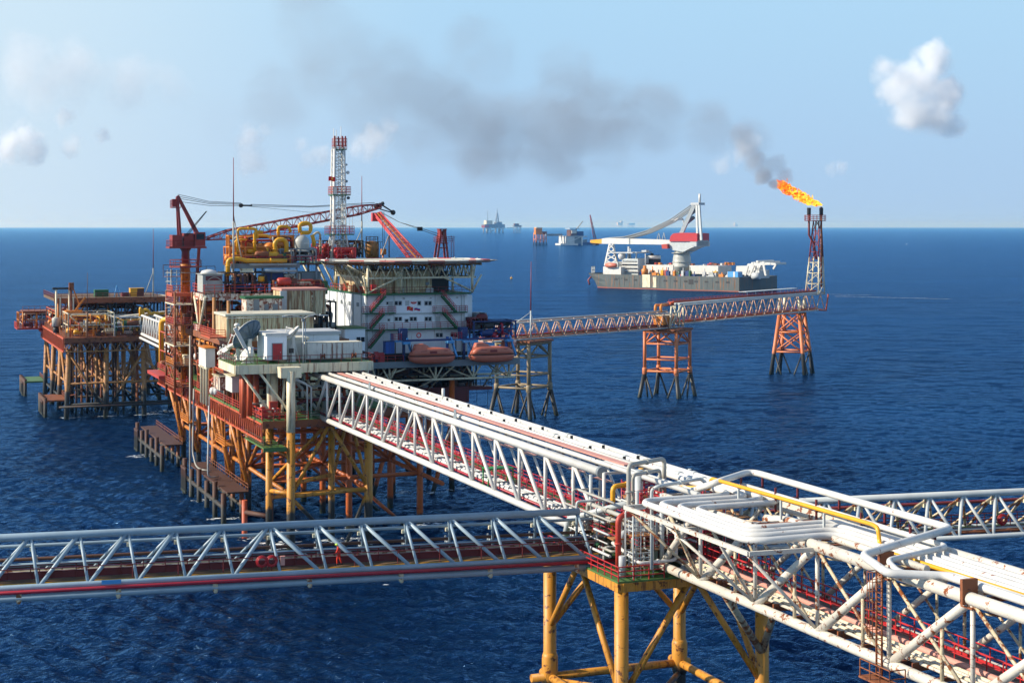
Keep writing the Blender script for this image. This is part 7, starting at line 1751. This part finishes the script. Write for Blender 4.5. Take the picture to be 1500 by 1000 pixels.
    T.part('boom_tip_sheaves', slab([(868, 355.5), (875, 356), (875, 359), (870, 358.5)], -23, -19), m_['dark'])
    st = [A(1018, 300), A(985, 320), A(950, 335), A(918, 345), A(888, 350)]
    st2 = []
    for i in range(len(st)-1):
        for k in range(4): st2.append(st[i].lerp(st[i+1], k/4))
    for db in (-3.2, 0, 3.2):
        for dz in (0, 1.6): T.part('stay_cable', MB().tube([p+Vector((0, db, dz-1-2.2*math.sin(math.pi*i/len(st2)))) for i, p in enumerate(st2)], .42, 6), m_['midgrey'])
    for x in (965, 972.5):
        T.part('boom_bracket', MB().tube([A(x-2.5, 351), A(x, 341), A(x+2, 350.5)], .35, 6), m_['grey'])
    # boom rest
    for b in (-27, -15):
        for x0, x1 in ((886, 893), (905, 898)): T.part('boom_rest_leg', MB().bar(A(x0, 389, b), A(x1, 357.5, -21+(b+21)*.6), 1.1, 1.1), m_['white'])
        for k in range(4):
            f0, f1 = k/4, (k+1)/4
            pa, pb_ = A(886, 389, b).lerp(A(893, 357.5, b), f0), A(905, 389, b).lerp(A(898, 357.5, b), f1); T.part('boom_rest_brace', MB().bar(pa, pb_, .7, .7), m_['white'])
            pa, pb_ = A(905, 389, b).lerp(A(898, 357.5, b), f0), A(886, 389, b).lerp(A(893, 357.5, b), f1); T.part('boom_rest_brace', MB().bar(pa, pb_, .7, .7), m_['white'])
    # stern ramp frames
    for b in (-12, -32):
        for x0, x1 in ((1098, 1106), (1112, 1110), (1106, 1116), (1122, 1118)):
            T.part('stern_gantry', MB().bar(A(x0, 404, b), A(x1, 384, b), 1.3, 1.5), m_['white'])
        T.part('stern_gantry', MB().bar(A(1096, 388, b), A(1126, 386, b), 1.6, 1.8).bar(A(1096, 388, b), A(1092, 404, b), 1.2, 1.2).bar(A(1126, 386, b), A(1137, 387, b), 1.4, 1.4).bar(A(1137, 387, b), A(1133, 394, b), 1.2, 1.2), m_['white'])
    for x, y in ((1103, 384), (1110, 381.5), (1119, 383), (1128, 385)): T.part('gantry_block', MB().box(A(x+1.5, y, -12).x, A(x-1.5, y, -12).x, -33, -11, A(x, y+3, -12).z, A(x, y, -12).z), m_['white'])
    T.part('stern_house', MB().box(A(1112, 404, -16).x, A(1098, 404, -16).x, -30, -14, 9.42, A(1105, 396, -16).z), m_['canopy'])
    T.part('stern_roller', MB().lathe(A(1108, 404, -8), [(2.4, -3), (2.4, 3)], 14, 'a'), m_['canopy'])
ship()

# ------------------------------------------------------------------ distant platforms and vessels
def far_platform(name, label, cat, x0, x1, yw, parts, legs, leg_top, mat):
    k = (yw-331)/HC; fr = Frame(((x0+x1)/2-750)/k, F/k, 18); T = Thing(name, label, cat, (0, 0, 0), fr)
    hw = (x1-x0)/2/k
    zz = lambda y: HC-(y-331)/k
    for f in legs:
        for b in (-.5, .5): T.part('leg', MB().tube([(hw*f, hw*b, -5), (hw*f, hw*b, zz(leg_top))], hw*.06, 6), m_[mat])
    for i in range(len(legs)-1): T.part('brace', MB().tube([(hw*legs[i], -hw*.5, zz(yw-2)), (hw*legs[i+1], -hw*.5, zz(leg_top))], hw*.035, 6), m_[mat])
    for nm, f0, f1, ya, yb, m, d in parts: T.part(nm, MB().box(hw*f0, hw*f1, -hw*d, hw*d, zz(yb), zz(ya)), m_[m])
    return T, hw, zz
far_platform('distant_platform', 'small orange legged platform on the horizon left of the white one', 'oil platform', 781, 801, 359, [('deck', -.85, .3, 341, 343.5, 'orange', .5), ('module', -.8, .2, 333.5, 341, 'orange', .4), ('cap', -.7, .1, 333, 334.5, 'cream', .5), ('side_deck', .1, .95, 339, 343.5, 'rusty', .4), ('lower_deck', -.9, .9, 350, 351, 'orpier', .5), ('base', -1, 1, 357.3, 358.2, 'orpier', .5)], (-.8, -.3, .3, .8), 343, 'orpier')
T, hw, zz = far_platform('distant_platform', 'white based platform on the horizon behind the bow of the crane ship', 'oil platform', 816, 858, 359.5, [('white_tower', -.75, .05, 346, 357, 'white', .5), ('base', -1, .3, 356.5, 359, 'white', .55), ('deck', -.75, 1.0, 345.5, 347, 'canopy', .5), ('grey_tower', .05, .7, 347, 357, 'midgrey', .4), ('cabin', -.2, .25, 336.5, 345.5, 'brown', .4), ('white_cabin', -.15, .2, 337.5, 342, 'white', .5), ('helideck', -.3, .45, 334.2, 335.2, 'canopy', .5), ('module', .3, .75, 339, 346, 'navy', .4)], (-.6, .6), 346, 'white')
T.part('crane_boom', MB().tube([(hw*.35, 0, zz(336)), (hw*.85, 0, zz(324))], hw*.035, 6), m_['tank'])
T.part('link_bridge', MB().box(-hw*1.9, -hw*.7, -3, 3, zz(345.5), zz(342.5)), m_['midgrey'])
T, hw, zz = far_platform('distant_rig', 'hazy drilling rig on the horizon with a tall derrick', 'drilling rig', 707, 738, 341, [('hull', -1, 1, 328.5, 334, 'midgrey', .5), ('red_band', -1, -.6, 330, 333.5, 'red', .52), ('module', -.8, -.2, 323, 328.5, 'cream', .4), ('module', .2, .75, 325, 328.5, 'midgrey', .4)], (-.8, -.4, .4, .8), 333, 'tank')
d = MB()
for sx, sy in ((-1, -1), (1, -1), (1, 1), (-1, 1)): d.tube([(hw*(.4+.14*sx), hw*.14*sy, zz(328)), (hw*(.4+.04*sx), hw*.04*sy, zz(312))], hw*.03, 5)
for k in range(5): d.box(hw*(.27+.02*k), hw*(.53-.02*k), -hw*.1, hw*.1, zz(327-k*3), zz(326.4-k*3))
T.part('derrick', d, m_['midgrey']); T.part('derrick_mast', MB().tube([(hw*.4, 0, zz(312)), (hw*.4, 0, zz(306))], hw*.025, 5), m_['midgrey']); T.part('crane_mast', MB().tube([(-hw*.55, 0, zz(324)), (-hw*.55, 0, zz(309))], hw*.025, 5), m_['midgrey'])
far_platform('distant_platform', 'hazy small platform on the horizon just right of the drilling rig', 'oil platform', 751, 764, 341.5, [('deck', -.9, .9, 330, 332.5, 'midgrey', .5), ('module', -.7, .3, 327.5, 330, 'brown', .4), ('link', -2.4, -.9, 333.2, 333.8, 'midgrey', .1)], (-.7, 0, .7), 332, 'midgrey')
far_platform('distant_platform', 'faint pale platform on the horizon above the stay cables of the ship crane', 'oil platform', 904, 912, 333.5, [('deck', -1, .9, 326, 330, 'cream', .5), ('flare_arm', .2, 1.2, 323.8, 326, 'cream', .2)], (-.6, .6), 330, 'cream')
far_platform('distant_platform', 'faint dark platform on the horizon right of the pale one', 'oil platform', 919, 930, 333.5, [('deck', -.9, .9, 327, 329.5, 'midgrey', .5)], (-.6, .6), 330, 'midgrey')
far_platform('distant_ship', 'faint white ship on the horizon right of the ship crane', 'ship', 1075, 1081, 332.8, [('hull', -1, 1, 329, 331.5, 'canopy', .4), ('house', -.8, 0, 325.5, 329, 'white', .4)], (-.5, .5), 329, 'canopy')
k = 27.5/HC; fr = Frame((865-750)/k, F/k, 8)
T = Thing('work_barge', 'low dark barge with a tall thin red crane boom beside the white horizon platform', 'barge', (0, 0, 0), fr)
zz = lambda y: HC-(y-331)/k
T.part('hull', MB().box(-42/k*.6, 20/k*.6, -10, 10, -1, 6), m_['navy']); T.part('house', MB().box(-30, -10, -6, 6, 6.02, 13), m_['midgrey'])
b0, b1 = Vector((12, 0, zz(352))), Vector((-1, 0, zz(315)))
T.part('boom', MB().lattice([b0+Vector((-3, -2, 0)), b0+Vector((3, -2, 0)), b0+Vector((3, 2, 0)), b0+Vector((-3, 2, 0))], [b1+Vector((-.8, -.8, 0)), b1+Vector((.8, -.8, 0)), b1+Vector((.8, .8, 0)), b1+Vector((-.8, .8, 0))], 12, .7, .4), m_['cranered'])
T.part('hoist_rope', MB().tube([b1, (-1, 0, 10)], .25, 5), m_['cable'])
for k_, (x, y, lab) in enumerate(((1328, 358, 'tiny white buoy on the open sea at the far right'), (749, 408, 'tiny yellow buoy on the sea between the helideck and the ship'))):
    p = W0.pz(x, y, 0); T = Thing('buoy', lab, 'buoy', p, W0); T.part('float', MB().lathe((p[0], p[1], -.3), [(.8, 0), (1.2, .6), (.9, 1.3), (.2, 1.7)], 12), m_['white' if not k_ else 'yellow']); T.part('staff', MB().tube([(p[0], p[1], 1), (p[0], p[1], 2.8)], .12, 6), m_['white'])

# ------------------------------------------------------------------ foam round the legs
fm = bpy.data.materials.new('sea_foam'); t = NT(fm)
pos = t.n('NewGeometry').outputs['Position']
nz = t.n('TexNoise', {'Vector': pos, 'Scale': .9, 'Detail': 6.0, 'Roughness': .7, 'Distortion': .6}).outputs[0]
mx = t.n('MixShader', {0: t.ramp(nz, .5, .6), 1: t.n('BsdfTransparent').outputs[0], 2: t.n('BsdfDiffuse', {0: (.75, .8, .82, 1)}).outputs[0]})
t.t.links.new(mx.outputs[0], t.n('OutputMaterial').inputs[0])
r = random.Random(21); mb = MB()
for v, u, s in ((-5.1, 97.6, 2.4), (7.3, 100.5, 2), (-7.4, 101.5, 2.2), (2.6, 104, 2.2), (-4.8, 112, 3), (-9.6, 128, 2), (-9.6, 146, 2), (7.5, 112, 2.2), (19, 112, 1.8), (24, 143, 2.4), (35, 143, 2), (30, 141, 2), (-9, 110, 2), (-6.5, 105, 2), (-17, 279, 2), (-8, 279, 2), (-9.6, 205, 2.5), (1, 279, 2.5), (8, 285, 3)):
    n = 14; ring = []
    for k in range(n):
        a = 2*math.pi*k/n; q = s*r.uniform(.5, 1.5); p = M.w(v+.6+q*1.5*math.cos(a), u+q*.7*math.sin(a)-.5, .28); ring.append(p)
    mb.quad(*ring)
for k in range(26):
    y = r.uniform(480, 980); x = r.uniform(10, 1490); p = Vector(W0.pz(x, y, .3)); s = r.uniform(.2, .6); n = 7
    mb.quad(*[p+Vector((s*1.6*r.uniform(.5, 1.2)*math.cos(2*math.pi*j/n), s*.8*r.uniform(.5, 1.2)*math.sin(2*math.pi*j/n), 0)) for j in range(n)])
for x0, x1, y0, y1, wd in ((1214, 1262, 431, 432, 4), (1235, 1390, 434, 438, 3)):
    for k in range(24):
        f = (k+r.uniform(-.5, .5))/24; p = Vector(W0.pz(x0+(x1-x0)*f, y0+(y1-y0)*f, .3)); n = 8; s = r.uniform(2, 6)
        mb.quad(*[p+Vector((s*1.6*math.cos(2*math.pi*j/n), wd*r.uniform(.5, 1.4)*math.sin(2*math.pi*j/n), 0)) for j in range(n)])
o = mesh_obj('foam', mb, fm); o['kind'] = 'stuff'

# ------------------------------------------------------------------ smoke, clouds, haze
def puff(name, label, cat, blobs, dens, col, absorb, nscale, ndet, thr, soft=.15, aniso=.1, vox=8.0, stretch=(1, 1, 1), warp=1.1, edge=.4):
    """one gaseous body: union of round lumps as its outline, density falling off from each lump and broken by noise"""
    c = sum((Vector(b[0]) for b in blobs), Vector())/len(blobs)
    mb = MB()
    for p, R, wt in blobs: mb.sphere(Vector(p)-c, R*1.02, 8)
    me = bpy.data.meshes.new(name); me.from_pydata([tuple(v) for v in mb.v], [], mb.f); me.update()
    o = bpy.data.objects.new(name, me); COL.objects.link(o); o.location = c
    rm = o.modifiers.new('union', 'REMESH'); rm.mode = 'VOXEL'; rm.voxel_size = min(R for _, R, _ in blobs)/vox*2
    m = bpy.data.materials.new(name+'_volume'); t = NT(m)
    oc = t.n('TexCoord').outputs['Object']
    wn = t.n('TexNoise', {'Vector': oc, 'Scale': nscale, 'Detail': ndet, 'Roughness': .6})
    off = t.n('VectorMath', {0: wn.outputs[1], 1: (.5, .5, .5)}, operation='SUBTRACT').outputs[0]
    acc = aw = None
    for p, R, wt in blobs:
        of = t.n('VectorMath', {0: off, 3: R*warp}, operation='SCALE').outputs[0]
        q = t.n('VectorMath', {0: oc, 1: of}, operation='ADD').outputs[0]
        d = t.n('VectorMath', {0: q, 1: tuple(Vector(p)-c)}, operation='DISTANCE').outputs[1]
        f = t.ramp(d, R*1.0, R*soft)
        fw = t.math('MULTIPLY', f, wt)
        acc = f if acc is None else t.math('MAXIMUM', acc, f)
        aw = fw if aw is None else t.math('MAXIMUM', aw, fw)
    n3 = t.n('TexNoise', {'Vector': t.n('Mapping', {'Vector': oc, 'Scale': stretch}).outputs[0], 'Scale': nscale*2.1, 'Detail': ndet, 'Roughness': .66, 'Distortion': .5}).outputs[0]
    val = t.math('SUBTRACT', acc, t.math('MULTIPLY', t.math('SUBTRACT', 1.0, n3), thr))
    dn = t.math('MULTIPLY', t.math('MULTIPLY', t.ramp(val, 0.0, edge), aw), dens)
    pv = t.n('VolumePrincipled', {'Color': (*col, 1), 'Density': dn, 'Anisotropy': aniso, 'Absorption Color': (*absorb, 1), 'Emission Strength': 0.0})
    ou = t.n('OutputMaterial'); t.t.links.new(pv.outputs[0], ou.inputs[1]); me.materials.append(m)
    o['label'] = label; o['category'] = cat
    return o
def sp(x, y, r, wt, Y): k = F/Y; return (((x-750)/k, Y, HC-(y-331)/k), r/k, wt)
puff('smoke_plume', 'dark grey smoke rising straight off the tip of the flame', 'smoke',
     [sp(1133, 268, 18, 1.0, 528), sp(1120, 256, 24, 1.0, 528), sp(1108, 238, 32, .6, 529), sp(1096, 220, 34, .35, 529), sp(1150, 258, 24, .5, 529), sp(1136, 240, 32, .3, 530), sp(1085, 200, 40, .25, 531)], .42, (.40, .41, .44), (.22, .24, .27), .11, 5.0, .75)
sm = []
for x, y, r_, w_ in ((1100, 205, 66, .7), (1040, 188, 90, .6), (960, 175, 110, .62), (890, 180, 125, .85), (810, 195, 130, 1.0), (725, 195, 130, .85), (640, 170, 140, .6), (560, 130, 140, .42), (490, 80, 130, .4), (450, 20, 110, .36), (410, 140, 110, .3), (700, 80, 110, .36), (830, 100, 90, .36)):
    sm.append(sp(x, y, r_, w_, 540+(1080-x)*.05))
puff('smoke_plume', 'broad grey smoke band drifting left across the sky over the ship', 'smoke', sm, .085, (.33, .33, .35), (.2, .21, .23), .018, 7.0, 1.28, soft=.35, edge=.75, stretch=(1.5, 1.2, 1.9), warp=.7)
puff('smoke_plume', 'faint thin smoke patch at the left above the red crane', 'smoke', [sp(330, 170, 85, .7, 566), sp(395, 130, 85, .5, 566), sp(280, 160, 60, .3, 566)], .014, (.42, .45, .5), (.24, .27, .32), .03, 5.0, .8, soft=0, edge=.5)
def cloud(label, blobs, Y=14000, dens=.03, det=8.0, thr=.3, ns=None):
    bl = [sp(x, y, r*1.65, w, Y) for x, y, r, w in blobs]
    R = max(b[1] for b in bl)
    return puff('cloud', label, 'cloud', bl, dens, (.998, .998, .999), (1, 1, 1), ns or 1.25/R, det, .85, soft=.0, aniso=.0, edge=.6, warp=1.2)
cloud('largest brightest cumulus cloud, high at the right', [(1368, 88, 38, 1), (1350, 120, 44, 1), (1385, 135, 40, 1), (1320, 125, 42, .7), (1292, 102, 26, .5), (1370, 165, 42, .8), (1395, 180, 30, .6), (1340, 160, 38, .7)], 14000, .016)
cloud('white cumulus cloud at the left edge of the sky', [(40, 200, 30, .9), (15, 215, 32, .8), (50, 220, 28, .7)], 14000, .013)
cloud('small round cloud puff above the left edge cloud', [(95, 170, 20, .9)], 14000, .01)
cloud('small cloud puff right of the two left clouds', [(150, 197, 20, .8), (105, 215, 22, .5)], 14000, .013)
cloud('soft cloud beside the tall mast left of the radio tower', [(365, 205, 30, .8), (372, 235, 34, .45), (388, 190, 16, .5)], 14000, .009)
cloud('wispy cloud just left of the radio tower', [(440, 215, 18, .55), (470, 225, 24, .6), (455, 232, 20, .4)], 14000, .009)
cloud('soft cloud just right of the radio tower', [(550, 205, 34, .7), (570, 185, 22, .7), (525, 215, 24, .5)], 14000, .009)
cloud('pale pinkish cloud behind the smoke above the flame', [(1090, 218, 26, .7), (1105, 205, 20, .6), (1060, 240, 24, .4)], 14000, .009)
cloud('tiny faint cloud low at the right of the flare stack', [(1232, 243, 16, .6), (1218, 248, 14, .4)], 14000, .009)
cloud('long faint veil of cloud high at the left', [(30, 95, 60, .35), (110, 105, 64, .35), (190, 115, 60, .3), (70, 120, 60, .3), (250, 120, 44, .2)], 14000, .006)

def haze():
    X = 49000; mb = MB().box(-X, X, -X, X, -12, 135)
    m = bpy.data.materials.new('haze_air'); t = NT(m)
    pv = t.n('VolumePrincipled', {'Color': (.2, .54, 1.0, 1), 'Density': HAZE, 'Anisotropy': .33, 'Absorption Color': (1, 1, 1, 1)})
    ou = t.n('OutputMaterial'); t.t.links.new(pv.outputs[0], ou.inputs[1])
    o = mesh_obj('haze', mb, m); o['kind'] = 'stuff'
HAZE = 3.6e-5
haze()
